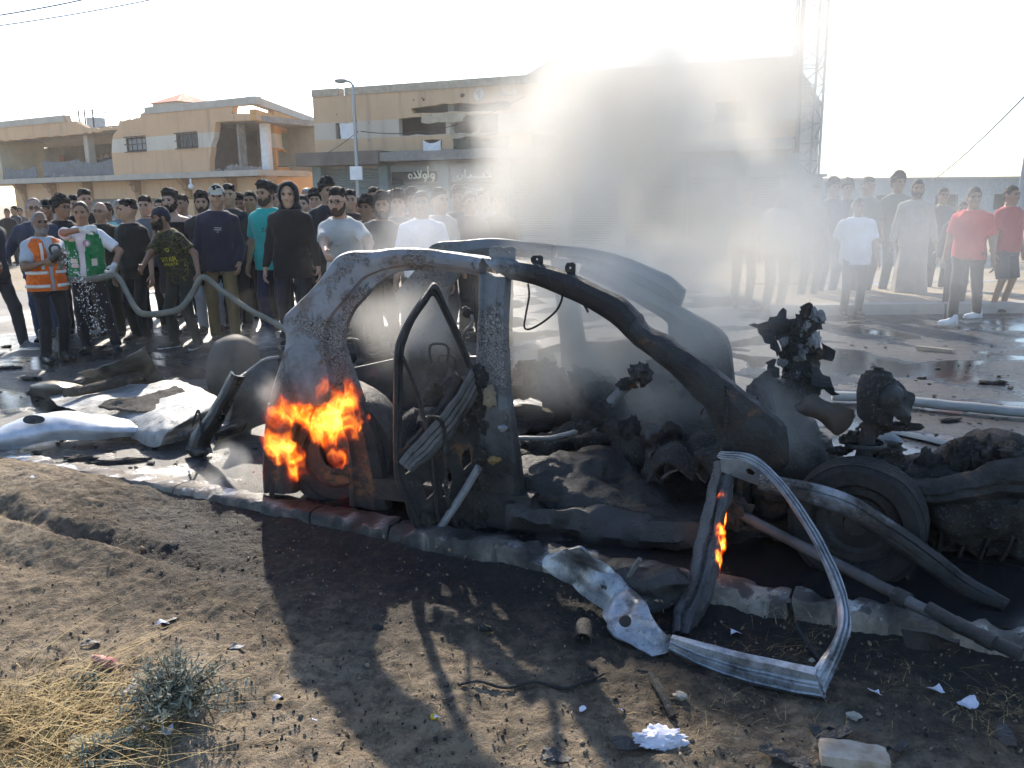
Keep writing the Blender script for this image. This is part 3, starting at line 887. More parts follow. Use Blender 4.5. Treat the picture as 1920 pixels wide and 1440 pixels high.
# canopy band over the shops
M_CANO = simple('stained_canopy', (0.155, 0.13, 0.115), 0.9, var=0.4, vscale=1.2)
bx(mr, -0.25, mp(735, 300)[0], zcan0, zcan1 - .02, -1.1, 0.29, 'canopy', M_CANO, mb)
bx(mr, mp(735, 300)[0] + .02, ML, zcan0 + 0.1, zcan1 - 0.1, -1.0, 0.29, 'canopy', simple('canopy_concrete', (0.26, 0.245, 0.225), 0.9), mb)
# shop fronts
M_TEAL = simple('faded_teal_metal', (0.185, 0.225, 0.23), 0.6, 0.1, var=0.15)
M_TEALD = simple('teal_pillar_paint', (0.17, 0.225, 0.225), 0.8, var=0.2)
edges = [mp(x, 330)[0] for x in (603, 726, 838, 950, 1060, 1170, 1280, 1390, 1484)]
for k, s in enumerate(edges):
    bx(mr, s - 0.22, s + 0.22, -0.03, zcan0 - .01, -0.35, 0.3, 'pillar', M_TEALD, mb)
for k in range(len(edges) - 1):
    a_, b_ = edges[k] + 0.22, edges[k + 1] - 0.22
    if k == 0:
        roller_shutter(mr, a_, b_, 0.0, zcan0 - .02, 0.15, mb, M_TEAL)
    else:
        zh = mp(780, 343)[1] + (0 if k == 1 else 0)
        bx(mr, a_, b_, zh, zcan0 - .02, -0.10, 0.10, 'sign_fascia', simple('grey_fascia', (0.27, 0.28, 0.28), 0.5, 0.1, var=0.12), mb)
        roller_shutter(mr, a_, b_, 0.0, zh - .01, 0.2, mb, M_TEAL)
# shop lettering as raised strokes (Arabic): shapes in sign units
def arc(cx, cy, rx, ry, a0, a1, n=12):
    t = np.radians(np.linspace(a0, a1, n))
    return [(cx + rx * math.cos(q), cy + ry * math.sin(q)) for q in t]
WAW = [arc(0.28, 0.52, 0.20, 0.20, 0, 360, 16), arc(0.18, 0.48, 0.31, 0.50, 20, -85, 12)]
ALEF_H = [[(0.12, 0.30), (0.12, 1.15)], arc(0.14, 1.38, 0.10, 0.08, 60, 300, 8), [(0.02, 1.24), (0.24, 1.30)]]
LAMALEF = [[(0.55, 1.15), (0.40, 0.55), (0.12, 0.32), (0.02, 0.45)], [(0.08, 1.12), (0.30, 0.62), (0.52, 0.34)]]
DAL = [[(0.12, 0.95), (0.38, 0.62), (0.40, 0.36), (0.05, 0.32)]]
HEH = [arc(0.25, 0.52, 0.20, 0.22, 0, 360, 16)]
BEH_NUN = [[(1.20, 0.75), (1.20, 0.40), (0.80, 0.32), (0.10, 0.32)]]
def letters(seq, s_right, z0, size, d, mat, parent, name='letter', th=0.045):
    """right-to-left; seq of (strokes, advance)"""
    s = s_right
    for strokes, adv in seq:
        b = MB()
        s -= adv * size
        for st_ in strokes:
            pts = [mr(s + x * size, z0 + y * size, d) for x, y in st_]
            b.tube(catmull(pts, max(3 * len(pts), 6)), th * size / 0.42, 8)
        b.build(name, mat, parent)
sg = mp(739, 332)[0], mp(823, 332)[0]
signA = thing('shop_sign', 'dark shop sign with pale raised Arabic letters above the crowd', 'sign', mr((sg[0] + sg[1]) / 2, mp(780, 332)[1], -0.2))
za, zb_ = mp(780, 341)[1], mp(780, 322)[1]
bx(mr, sg[0], sg[1], za, zb_, -0.20, -0.13, 'sign_board', simple('dark_sign_board', (0.035, 0.03, 0.028), 0.5), signA)
M_LET = simple('pale_letter_plastic', (0.78, 0.75, 0.62), 0.4, var=0.15)
sz = (zb_ - za) * 0.92
letters([(WAW, 0.56), (ALEF_H, 0.34), (WAW, 0.60), (LAMALEF, 0.66), (DAL, 0.52), (HEH, 0.55)], sg[1] - 0.06, za + 0.02, sz * 1.02, -0.235, M_LET, signA, th=0.036)
signB = thing('shop_sign', 'pale Arabic shop lettering half hidden by the white smoke', 'sign', mr(mp(900, 335)[0], mp(900, 332)[1], -0.2))
bx(mr, mp(858, 335)[0], mp(1030, 335)[0], za + .0, zb_ + .02, -0.20, -0.13, 'sign_board', simple('grey_sign_board', (0.24, 0.24, 0.235), 0.5), signB)
NUN = [arc(0.32, 0.50, 0.30, 0.34, 170, 370, 14), [(0.32, 1.02), (0.33, 1.06)]]
ALEF = [[(0.10, 0.30), (0.10, 1.15)]]
BEH = [[(1.9, 0.70), (1.9, 0.36), (0.75, 0.32), (0.5, 0.36), (0.46, 0.62), (0.46, 0.34), (0.0, 0.32)], [(0.46, 0.04), (0.47, 0.06)]]
GEN = [[(0.75, 0.75), (0.6, 0.95), (0.35, 0.8), (0.6, 0.55), (0.85, 0.34), (0.0, 0.32)]]
letters([(GEN, 0.85), (BEH, 1.9), (ALEF, 0.26), (NUN, 0.78)], mp(864, 335)[0] + 3.9 * sz, za, sz * 1.05, -0.235, M_LET, signB, th=0.036)
lg = thing('wall_emblem', 'round pale painted emblem with a figure one on the orange parapet', 'emblem', mr(*mp(898, 177), -0.01))
s, z = mp(898, 177); rd = 10.5 / 1600 * 34.8
circ = [(s + rd * math.cos(t), z + rd * math.sin(t)) for t in np.linspace(0, 2 * PI, 28, endpoint=False)]
one = [(s - .02, z - .13), (s + .05, z - .13), (s + .05, z + .15), (s - .01, z + .15), (s - .08, z + .08), (s - .06, z + .05), (s - .02, z + .07)]
MB().prism(circ, [one], lambda q, w, d: mr(q, w, d - 0.02), 0.015).build('disc', simple('faded_white_paint', (0.55, 0.50, 0.43), 0.9), lg, False)
M_FADE = simple('faded_white_paint', (0.55, 0.50, 0.43), 0.9)
letters([(DAL, 0.5), (BEH_NUN, 1.1), (ALEF, 0.26), (HEH, 0.5)], mp(968, 177)[0], mp(950, 183)[1], 0.30, -0.006, M_FADE, lg, 'letter', 0.035)

# ---------------------------------------------------------------- lattice mast, street lamps, wires, low building
M_STEEL = simple('galvanised_steel', (0.33, 0.34, 0.35), 0.5, 0.6, var=0.15)
tw = thing('lattice_mast', 'tall galvanised lattice mast rising beside the shop building', 'mast', YP(1502, 372, 30.6) * np.array([1, 1, 0]))
bxy = YP(1502, 372, 30.6); hw_ = 0.42; HT = 13.0
legs = [(-hw_, -hw_), (hw_, -hw_), (hw_, hw_), (-hw_, hw_)]
for lx, ly in legs:
    MB().tube([(bxy[0] + lx, bxy[1] + ly, -0.03), (bxy[0] + lx * .9, bxy[1] + ly * .9, HT)], 0.045, 6).build('leg', M_STEEL, tw)
k = 0
z = 0.4
while z < HT - 0.8:
    b = MB()
    for i in range(4):
        a_, c_ = legs[i], legs[(i + 1) % 4]
        if k % 2: a_, c_ = c_, a_
        b.tube([(bxy[0] + a_[0], bxy[1] + a_[1], z), (bxy[0] + c_[0], bxy[1] + c_[1], z + 0.62)], 0.022, 5)
        b.tube([(bxy[0] + a_[0], bxy[1] + a_[1], z), (bxy[0] + c_[0], bxy[1] + c_[1], z)], 0.018, 5)
    b.build('brace', M_STEEL, tw)
    z += 0.62; k += 1
b = MB()
for q in range(5):
    r_ = random.Random(q)
    b.tube(catmull([(bxy[0] - 0.5 + .1 * q, bxy[1] - .5, 0.5), (bxy[0] - .45 + r_.uniform(-.1, .1), bxy[1] - .5, 4), (bxy[0] - .5 + r_.uniform(-.1, .1), bxy[1] - .45, 8), (bxy[0] - .4, bxy[1] - .4, 12.5)], 24), 0.03, 5)
b.build('cable', simple('black_cable', (0.03, 0.03, 0.03), 0.6), tw)
sh_ = thing('equipment_shelter', 'low dull equipment hut at the foot of the lattice mast', 'hut', YP(1500, 374, 29.5) * np.array([1, 1, 0]))
ps = YP(1500, 374, 29.5)
MB().box((ps[0], ps[1], 1.15), (1.1, 1.0, 2.3)).build('hut_wall', simple('hut_paint', (0.30, 0.30, 0.28), 0.8), sh_, False)
MB().box((ps[0], ps[1], 2.35), (1.3, 1.2, 0.1)).build('hut_roof', M_CONC, sh_, False)

def street_lamp(name, label, base, top, side, parent_box=True):
    t = thing(name, label, 'street lamp', base)
    base = np.array(base); h = top
    MB().tube([base + (0, 0, -0.02), base + (0, 0, h * .5), base + (0, 0, h)], [0.085, 0.075, 0.06], 10).build('pole', M_STEEL, t)
    MB().tube(catmull([base + (0, 0, h - .05), base + (side * 0.1, 0, h + .1), base + (side * 0.35, -0.05, h + .16)], 8), 0.04, 8).build('arm', M_STEEL, t)
    MB().blob(base + (side * .45, -.06, h + .14), (.24, .12, .09), 2, 0.05).build('lamp_head', simple('lamp_grey', (0.25, .25, .25), 0.5), t)
    if parent_box:
        MB().box(base + (0, -0.18, 2.75), (0.46, 0.22, 0.50)).build('meter_box', M_WHITE, t, False)
    return t
pb = YP(672, 375, 34.0); street_lamp('street_lamp', 'grey street lamp with a white meter box in front of the shops', (pb[0], pb[1], -0.02), YP(673, 158, 34)[2], -1)
pb = YP(1908, 372, 17.0)
t = thing('street_lamp', 'slim pole with a side arm at the right edge beyond the crowd', 'street lamp', (pb[0], pb[1], 0))
MB().tube([(pb[0], pb[1], 0), (pb[0] + .12, pb[1], YP(1912, 235, 17)[2])], [.09, .06], 8).build('pole', M_STEEL, t)
MB().tube([(pb[0] + .12, pb[1], YP(1912, 236, 17)[2]), (pb[0] - .02, pb[1], YP(1900, 231, 17)[2])], .035, 6).build('arm', M_STEEL, t)
def wire(name, label, a_, b_, sag, r=0.018):
    P = np.array([np.array(a_) * (1 - s) + np.array(b_) * s - np.array([0, 0, sag * 4 * s * (1 - s)]) for s in np.linspace(0, 1, 30)])
    tag(MB().tube(P, r, 5).build(name, simple('black_cable', (0.03, 0.03, 0.03), 0.6)), label, 'wire')
wire('overhead_wire', 'upper of two overhead wires crossing the sky at top left', YP(-30, 33, 16), YP(230, -18, 16), 0.03, 0.012)
wire('overhead_wire', 'lower of two overhead wires crossing the sky at top left', YP(-30, 52, 16), YP(310, -6, 16), 0.03, 0.010)
wire('overhead_wire', 'sagging wire from the street lamp pole across the shop facade', YP(676, 246, 33), YP(985, 180, 31), 0.5, 0.016)
wire('overhead_wire', 'sagging wire from the left building to the street lamp pole', YP(520, 312, 40), YP(672, 246, 34), 0.35, 0.016)
wire('overhead_wire', 'slanting wire in the hazy sky at far right', YP(1750, 338, 26), YP(1960, 140, 14), 0.1, 0.014)
wire('overhead_wire', 'wire running from the parapet gable up to the top of the frame', mr(mp(1085, 128)[0], capz + .1, 0.1), YP(1400, -30, 26), 0.15, 0.014)
lo = thing('warehouse', 'long low pale building on the horizon behind the right crowd', 'building', YP(1720, 372, 46) * np.array([1, 1, 0]))
x0_, x1_ = YP(1480, 372, 46)[0], YP(2050, 372, 46)[0]
zt_ = YP(1700, 337, 46)[2]
hls = [[(x, 0.9), (x + 1.2, .9), (x + 1.2, 1.7), (x, 1.7)] for x in np.arange(x0_ + 1.5, x1_ - 2, 3.1)]
MB().prism([(x0_, -.03), (x1_, -.03), (x1_, zt_), (x0_, zt_)], hls, lambda s, z, d: np.array([s, 46 + d, z]), 0.25).build('wall', simple('pale_render', (0.40, 0.40, 0.39), 0.9), lo, False)
MB().box(((x0_ + x1_) / 2, 46.12, zt_ + .06), (x1_ - x0_ + .2, 0.4, 0.12)).build('parapet_cap', M_CAPC, lo, False)
MB().box(((x0_ + x1_) / 2, 50, zt_ / 2 - .05), (x1_ - x0_, 0.2, zt_ - .1)).build('inner_wall', M_INDARK, lo, False)
MB().box(((x0_ + x1_) / 2, 48.3, zt_ - .12), (x1_ - x0_, 3.8, 0.15)).build('roof_slab', M_CONC, lo, False)
# ================================================================== THE BURNT CAR
def burnt(name, light, soot_z0, soot_z1, soot_bias=0.0, metal=0.25, rust=0.3, axis_bias=None):
    """scorched sheet steel: ash-grey flaking paint, crackle, soot creeping up from below"""
    a = Mat(name)
    n1 = a.noise(5.0, 8, 0.68); n2 = a.noise(22, 8, 0.7); n3 = a.noise(2.2, 5, 0.6)
    z = a.xyz()[2]
    crack = a.voro(70, vec=a.n('VectorMath', {0: a.coord(), 1: a.n('VectorMath', {0: a.noise(30, 4, 0.7, out='Color'), 'Scale': 0.03}, operation='SCALE').outputs[0]}, operation='ADD').outputs[0], feature='DISTANCE_TO_EDGE')
    flake_zone = a.ramp(a.noise(3.6, 7, 0.66), 0.49, 0.55)
    flake = a.math('MULTIPLY', a.ramp(crack, 0.02, 0.11), a.ramp(a.noise(55, 5, 0.75), 0.36, 0.46))
    c = a.cr(n1, [(0.30, tuple(q * 0.70 for q in light)), (0.65, light)])
    beige = (0.27, 0.245, 0.225)
    c = a.mix(flake_zone, c, a.mix(flake, (0.07, 0.068, 0.07), beige))
    c = a.mix(a.math('MULTIPLY', a.ramp(n2, 0.60, 0.72), 0.8), c, (0.05, 0.045, 0.042))
    c = a.mix(a.math('MULTIPLY', a.ramp(n3, 0.56, 0.70), rust), c, (0.20, 0.10, 0.05))
    s = a.math('ADD', z, a.math('MULTIPLY', a.math('SUBTRACT', n1, 0.5), 0.75))
    soot = a.ramp(s, soot_z0, soot_z1, 1.0, 0.0)
    if axis_bias is not None:      # soot also grows along the car towards one end
        ax = a.n('VectorMath', {0: a.coord(), 1: tuple(axis_bias[0])}, operation='DOT_PRODUCT').outputs['Value']
        ax = a.math('ADD', ax, a.math('MULTIPLY', a.math('SUBTRACT', n1, 0.5), 0.35))
        soot = a.math('MAXIMUM', soot, a.ramp(ax, axis_bias[1], axis_bias[2]))
    soot = a.math('MAXIMUM', soot, soot_bias) if soot_bias else soot
    c = a.mix(soot, c, a.cr(n2, [(0.3, (0.008, 0.008, 0.009)), (0.75, (0.035, 0.033, 0.032))]))
    r = a.mixf(soot, a.ramp(n2, 0.3, 0.7, 0.42, 0.72), a.ramp(n2, 0.3, 0.7, 0.40, 0.75))
    h = a.math('ADD', a.math('MULTIPLY', a.math('MULTIPLY', flake, flake_zone), 0.8), a.math('MULTIPLY', n2, 0.7))
    h = a.math('ADD', h, a.math('MULTIPLY', a.ramp(crack, 0, 0.05), a.math('MULTIPLY', flake_zone, 0.3)))
    a.bsdf(c, r, a.mixf(soot, metal, 0.0), a.bump(h, 0.75, 0.008), 0.45)
    return a.m
def charred(name, lo=(0.006, 0.006, 0.007), hi=(0.045, 0.042, 0.040), spec=0.5, r0=0.32, r1=0.75, spot=None, bd=0.02, bs=16, ash=0.0):
    a = Mat(name)
    n1 = a.noise(6, 8, 0.7); n2 = a.noise(bs, 8, 0.72); n3 = a.noise(70, 4, 0.7)
    c = a.cr(n1, [(0.3, lo), (0.75, hi)])
    if spot:
        c = a.mix(a.math('MULTIPLY', a.ramp(a.noise(3.4, 6, 0.7), 0.57, 0.66), 0.9), c, spot)
    if ash:
        c = a.mix(a.math('MULTIPLY', a.ramp(n3, 0.56, 0.66), ash), c, (0.30, 0.29, 0.28))
    a.bsdf(c, a.ramp(n2, 0.3, 0.7, r0, r1), 0.0, a.bump(a.math('ADD', n2, a.math('MULTIPLY', n3, 0.4)), 0.9, bd), spec)
    return a.m
CARO = car(1.6, 0.8, 0.0)
_eo = float(EX @ np.array(CARO))
M_SHELL = burnt('scorched_silver_paint', (0.235, 0.245, 0.262), 0.44, 0.98)
M_RAIL = burnt('scorched_rail_paint', (0.30, 0.315, 0.33), -2, -1, axis_bias=(EX, -0.28, -0.02))
M_POST = burnt('scorched_pillar_paint', (0.165, 0.175, 0.185), 0.30, 0.95)
M_CHAR = charred('soot_black_steel', spot=(0.16, 0.075, 0.03))
M_CHARG = charred('greasy_char', (0.005, 0.005, 0.006), (0.03, 0.028, 0.028), 0.6, 0.22, 0.55, None, 0.012, 22)
M_CHARR = charred('rough_char', (0.008, 0.008, 0.008), (0.06, 0.055, 0.05), 0.35, 0.6, 0.95, (0.10, 0.07, 0.045), 0.03, 24, 0.35)
M_GREY = charred('ash_grey_steel', (0.07, 0.07, 0.072), (0.30, 0.30, 0.31), 0.5, 0.35, 0.6, (0.03, 0.03, 0.03), 0.008, 30)
M_TYRE = charred('burnt_rubber', (0.008, 0.008, 0.009), (0.03, 0.029, 0.029), 0.35, 0.6, 0.9, None, 0.006, 40)
a = Mat('bright_bent_metal')
n1 = a.noise(9, 8, 0.7); n2 = a.noise(70, 5, 0.7)
c = a.cr(n1, [(0.28, (0.10, 0.105, 0.115)), (0.5, (0.34, 0.355, 0.38)), (0.75, (0.52, 0.53, 0.54))])
c = a.mix(a.math('MULTIPLY', a.ramp(n2, 0.60, 0.67), .8), c, (0.05, 0.045, 0.04))
c = a.mix(a.math('MULTIPLY', a.ramp(a.noise(2.6, 8, .72), .50, .66), .85), c, (.05, .045, .04))
a.bsdf(c, a.ramp(n1, 0.3, 0.7, 0.45, 0.28), 0.45, a.bump(n2, 0.35, 0.003), 0.5)
M_BRIGHT = a.m

wreck = thing('burnt_car', 'burnt-out hatchback shell with no roof, its rear wheel on fire at the kerb', 'car', car(1.6, 0.8, 0.0))
def w0(z):
    return 0.02 + 0.17 * min(max((z - 0.70) / 0.75, 0), 1)
def side(px, py, dw=0.0):
    w = 0.1
    for _ in range(4):
        l, z = LZ(px, py, w + dw)
        w = w0(z)
    return np.array([l, w + dw, z])
RIM = [(0.0, 0.035), (0.05, 0.004), (0.30, -0.016), (0.58, -0.010), (0.74, 0.004), (0.77, 0.030), (0.90, 0.038), (0.985, 0.045), (1.0, 0.055), (0.98, 0.10), (0.5, 0.12), (0.03, 0.085)]
def loft(name, outer, inner, mat, n=60, prof=RIM, amp=0.0, mirror=False, sub=None, crumple=None, parent=None):
    """closed hollow section between two traced edges; the far side is the same shape mirrored in the car's centre plane"""
    O = catmull([side(*p) for p in outer], n); I = catmull([side(*p) for p in inner], n)
    P = []
    for t, dw in prof:
        q = O * (1 - t) + I * t
        q = q + np.array([0, dw, 0])
        P.append(q)
    P = np.array(P).transpose(1, 0, 2)
    if mirror:
        P[..., 1] = 1.58 - P[..., 1]
    Wd = R0 + P[..., 0:1] * EX + P[..., 1:2] * EY + P[..., 2:3] * EZ
    if amp:
        Wd = Wd + amp * np.stack([fbm(Wd * 7, 3, 3 + k) for k in range(3)], -1)
    if crumple is not None:
        Wd = crumple(Wd)
    b = MB()
    m, k = Wd.shape[:2]
    b.add(Wd.reshape(-1, 3), [(i * k + j, (i + 1) * k + j, (i + 1) * k + (j + 1) % k, i * k + (j + 1) % k) for i in range(m - 1) for j in range(k)])
    b.f.append(tuple(range(k))); b.f.append(tuple((m - 1) * k + j for j in range(k - 1, -1, -1)))
    return b.build(name, mat, parent or wreck, True, 32)
A_OUT = [(903, 482), (850, 474), (770, 465), (700, 470), (632, 478), (590, 530), (545, 575), (524, 600), (529, 640), (516, 690), (503, 730), (497, 760)]
A_IN = [(896, 519), (850, 513), (795, 508), (735, 514), (700, 534), (672, 563), (650, 590), (637, 622), (635, 655), (648, 700), (662, 735), (672, 760)]
C_OUT = [(903, 482), (955, 487), (1010, 497), (1070, 516), (1130, 544), (1165, 562), (1196, 594), (1215, 620), (1268, 645), (1320, 680), (1362, 712), (1400, 742), (1440, 772), (1473, 800)]
C_IN = [(945, 523), (975, 531), (1020, 546), (1070, 567), (1118, 594), (1150, 616), (1180, 645), (1212, 672), (1245, 697), (1280, 728), (1315, 766), (1333, 800), (1340, 840), (1336, 868)]
B_OUT = [(894, 512), (894, 580), (891, 650), (888, 720), (889, 800), (891, 880), (888, 950), (880, 1008)]
B_IN = [(947, 522), (944, 590), (945, 690), (953, 770), (965, 850), (975, 920), (990, 985), (1004, 1018)]
PIL = [(0.0, 0.06), (0.03, 0.012), (0.12, 0.0), (0.20, 0.016), (0.50, 0.006), (0.72, 0.0), (0.80, 0.014), (0.95, 0.026), (1.0, 0.05), (0.97, 0.10), (0.5, 0.12), (0.03, 0.10)]
loft('rear_quarter_panel', A_OUT, A_IN, M_SHELL, 70, amp=0.004)
loft('roof_rail', C_OUT[:7], C_IN[:7], M_RAIL, 44, amp=0.004)
loft('windshield_pillar', C_OUT[6:], C_IN[6:], M_CHAR, 44, amp=0.014)
loft('center_pillar', B_OUT, B_IN, M_POST, 40, PIL, amp=0.004)
loft('rear_quarter_panel', A_OUT, A_IN, M_POST, 50, mirror=True)
loft('roof_rail', C_OUT[:7], C_IN[:7], M_POST, 30, mirror=True)
FO = [(1105, 482), (1150, 506), (1200, 533), (1255, 563), (1310, 594), (1345, 614), (1366, 640), (1374, 690), (1378, 740)]
FI = [(1090, 512), (1130, 530), (1165, 548), (1205, 572), (1240, 594), (1256, 612), (1262, 650), (1268, 690), (1274, 740)]
def edge_far(pts):
    return [np.array([LZ(x, y, 1.40)[0], 1.40 + (1.5 - LZ(x, y, 1.40)[1]) * 0.1, LZ(x, y, 1.40)[1]]) for x, y in pts]
O = catmull(edge_far(FO), 40); I = catmull(edge_far(FI), 40)
P = np.array([[car(*(O[i] * (1 - t) + I[i] * t + np.array([0, -dw, 0]))) for t, dw in RIM] for i in range(40)])
k = len(RIM)
MB().add(P.reshape(-1, 3), [(i * k + j, (i + 1) * k + j, (i + 1) * k + (j + 1) % k, i * k + (j + 1) % k) for i in range(39) for j in range(k)]).build('windshield_pillar', M_POST, wreck, True, 32)
loft('center_pillar', B_OUT[:6], B_IN[:6], M_POST, 30, PIL, mirror=True)
# rear corner strip and the strip ahead of the rear wheel arch
loft('rear_corner', [(497, 758), (490, 830), (488, 880), (490, 925)], [(566, 758), (552, 810), (545, 860), (548, 928)], M_CHAR, 24, PIL)
loft('dogleg_panel', [(622, 756), (640, 800), (652, 870), (655, 950)], [(672, 760), (695, 810), (712, 880), (722, 960)], M_CHAR, 24, PIL)
# wheel-arch lip
arc_px = [(507, 930), (512, 860), (530, 808), (562, 772), (600, 762), (630, 776), (650, 820), (657, 880), (658, 950)]
P3 = np.array([R0 + EX * q[0] + EY * (q[1] + 0.02) + EZ * q[2] for q in (side(*p) for p in arc_px)])
MB().tube(catmull(P3, 40), 0.016, 8, noise=0.006).build('wheel_arch', M_CHAR, wreck)
MB().lathe([(.10, .0), (.36, .0), (.38, .10), (.36, .22), (.0, .24)], car(0.42, .10, .30), EY, 28, noise=.01).build('wheel_house', M_CHAR, wreck)
# sill, floor, cross members
def cbox(l0, l1, w0_, w1_, z0, z1): return [car(l, w, z) for z in (z0, z1) for w in (w0_, w1_) for l in (l0, l1)]
BF = [(0, 2, 3, 1), (4, 5, 7, 6), (0, 1, 5, 4), (2, 6, 7, 3), (0, 4, 6, 2), (1, 3, 7, 5)]
Lf, Wf = np.meshgrid(np.linspace(0.05, 2.75, 46), np.linspace(0.10, 1.48, 26), indexing='ij')
Pf = R0 + Lf[..., None] * EX + Wf[..., None] * EY
Pf[..., 2] = 0.16 + 0.03 * fbm(np.stack([Lf * 4, Wf * 4, Lf * 0], -1), 4, 5) + 0.10 * np.exp(-((Wf - .79) / .14) ** 2)
MB().grid(Pf, 0.02).build('floor_pan', M_CHARR, wreck)
MB().add(cbox(0.7, 1.62, 0.02, 0.12, 0.08, 0.19), BF).build('sill', M_CHAR, wreck, False)
Ls = np.linspace(1.5, 2.46, 34)
Ps = np.array([[car(l, w_, z_ + .035 * float(vnoise(np.array([l * 7, w_ * 30, 1.0]), 5))) for w_, z_ in ((.0, .0), (-.02, .06), (.01, .13), (.08, .16), (.16, .13))] for l in Ls])
Ps = Ps + .02 * np.stack([fbm(Ps * 8, 3, 50 + k) for k in range(3)], -1)
MB().grid(Ps, .02).build('crushed_sill', M_CHARG, wreck)
MB().add(cbox(0.3, 2.7, 1.48, 1.56, 0.08, 0.24), BF).build('sill', M_CHAR, wreck, False)
# far door: belt, panel with an opening
fd = [LZ(x, y, 1.5) for x, y in ((1010, 655), (1060, 640), (1140, 640), (1215, 632), (1262, 640), (1275, 780), (1270, 880), (1030, 880))]
fh = [LZ(x, y, 1.5) for x, y in ((1036, 662), (1046, 686), (1094, 690), (1098, 670), (1060, 656))]
MB().prism(ccw(fd), [ccw(fh)], lambda l, z, d: car(l, 1.47 + d, z), 0.05).build('front_door', M_POST, wreck, False)
fd2 = [LZ(x, y, 1.5) for x, y in ((660, 690), (760, 668), (930, 668), (935, 880), (700, 880))]
MB().prism(ccw(fd2), None, lambda l, z, d: car(l, 1.48 + d, z), 0.05).build('rear_door', M_POST, wreck, False)
# far cowl / fender apron, standing at the right behind the smoke
fc = [LZ(x, y, 1.5) for x, y in ((1255, 596), (1300, 600), (1340, 612), (1366, 640), (1372, 700), (1380, 760), (1385, 860), (1330, 880), (1275, 860), (1262, 720))]
MB().prism(ccw(fc), None, lambda l, z, d: car(l, 1.44 + d, z), 0.06).build('fender_apron', M_POST, wreck, False)
# near cowl plate and bulkhead
def cw(px, py, w): return CAR(px, py, w)
ctrl = [[cw(1342, 735, .10), cw(1390, 745, .06), cw(1440, 775, .05), cw(1473, 800, .10)],
        [cw(1345, 790, .09), cw(1395, 800, .00), cw(1445, 820, .00), cw(1478, 835, .08)],
        [cw(1345, 850, .10), cw(1395, 850, .02), cw(1440, 860, .02), cw(1477, 868, .10)],
        [cw(1360, 880, .14), cw(1400, 890, .10), cw(1440, 900, .10), cw(1468, 885, .15)]]
MB().grid(patch(ctrl, 30, 30, 0.008, 9, 4), 0.02).build('cowl_panel', M_CHAR, wreck)
MB().tube(catmull([cw(1361, 722, .02), cw(1362, 770, .0), cw(1358, 820, -.01), cw(1350, 862, .02)], 60), 0.0075 + 0.003 * np.sin(np.arange(60) * 1.9), 6).build('seam_bead', M_CHARR, wreck)
ctrl = [[car(2.62, w, 0.70 - .1 * abs(w - .8)) for w in (.15, .5, .9, 1.45)], [car(2.70, w, 0.5) for w in (.15, .5, .9, 1.45)], [car(2.62, w, 0.17) for w in (.15, .5, .9, 1.45)]]
MB().grid(patch(ctrl, 24, 44, 0.07, 5, 8, 0.4), 0.03).build('bulkhead', M_CHARR, wreck)
# roof-rail brackets and drooping wires
def tab(px, py, wpx, hpx, dw=0.05, tilt=0.0):
    p = side(px, py, dw)
    s = wpx / 1600 * 4.4; h = hpx / 1600 * 4.4
    hole = [(0.5 * s + .006 * math.cos(t), 0.62 * h + .006 * math.sin(t)) for t in np.linspace(0, 2 * PI, 8, endpoint=False)]
    MB().prism([(0, 0), (s, 0), (s * 1.03, h * .85), (s * .8, h), (s * .15, h * .95), (-0.05 * s, h * .7)], [hole], lambda a_, b_, d: R0 + EX * (p[0] + a_) + EY * (p[1] + d + tilt * b_) + EZ * (p[2] + b_), 0.006).build('roof_bracket', M_CHAR if px > 980 else M_GREY, wreck, False)
tab(918, 484, 28, 22); tab(945, 487, 22, 24); tab(996, 498, 22, 19); tab(1060, 519, 18, 26)
for x, y in ((990, 460), (1045, 465), (1098, 477), (1195, 520)):
    p = LZ(x, y + 8, 1.38)
    MB().add([car(p[0] + a_, 1.38 + d, p[1] - .03 + b_) for d in (0, .006) for a_, b_ in ((0, 0), (.05, 0), (.05, .055), (0, .055))], [(0, 1, 2, 3), (7, 6, 5, 4), (0, 4, 5, 1), (1, 5, 6, 2), (2, 6, 7, 3), (3, 7, 4, 0)]).build('roof_bracket', M_POST, wreck, False)
def cwire(pts, r, name='wire', mat=None, n=40, noise=0.002, w=0.2):
    return MB().tube(catmull([CAR(x, y, w) if len(q) == 0 else CAR(x, y, q[0]) for x, y, *q in pts], n), r, 6, noise=noise).build(name, mat or M_CHARR, wreck)
cwire([(990, 532), (992, 555), (986, 590), (983, 612), (992, 617), (1015, 606), (1040, 586), (1052, 566), (1055, 552)], 0.0055, w=.16)
cwire([(1012, 500), (1035, 507), (1058, 519)], 0.006, w=.22)
cwire([(1095, 572), (1100, 580), (1103, 586)], 0.006, w=.16)
cwire([(1320, 765), (1316, 772), (1315, 778)], 0.005, w=.12)
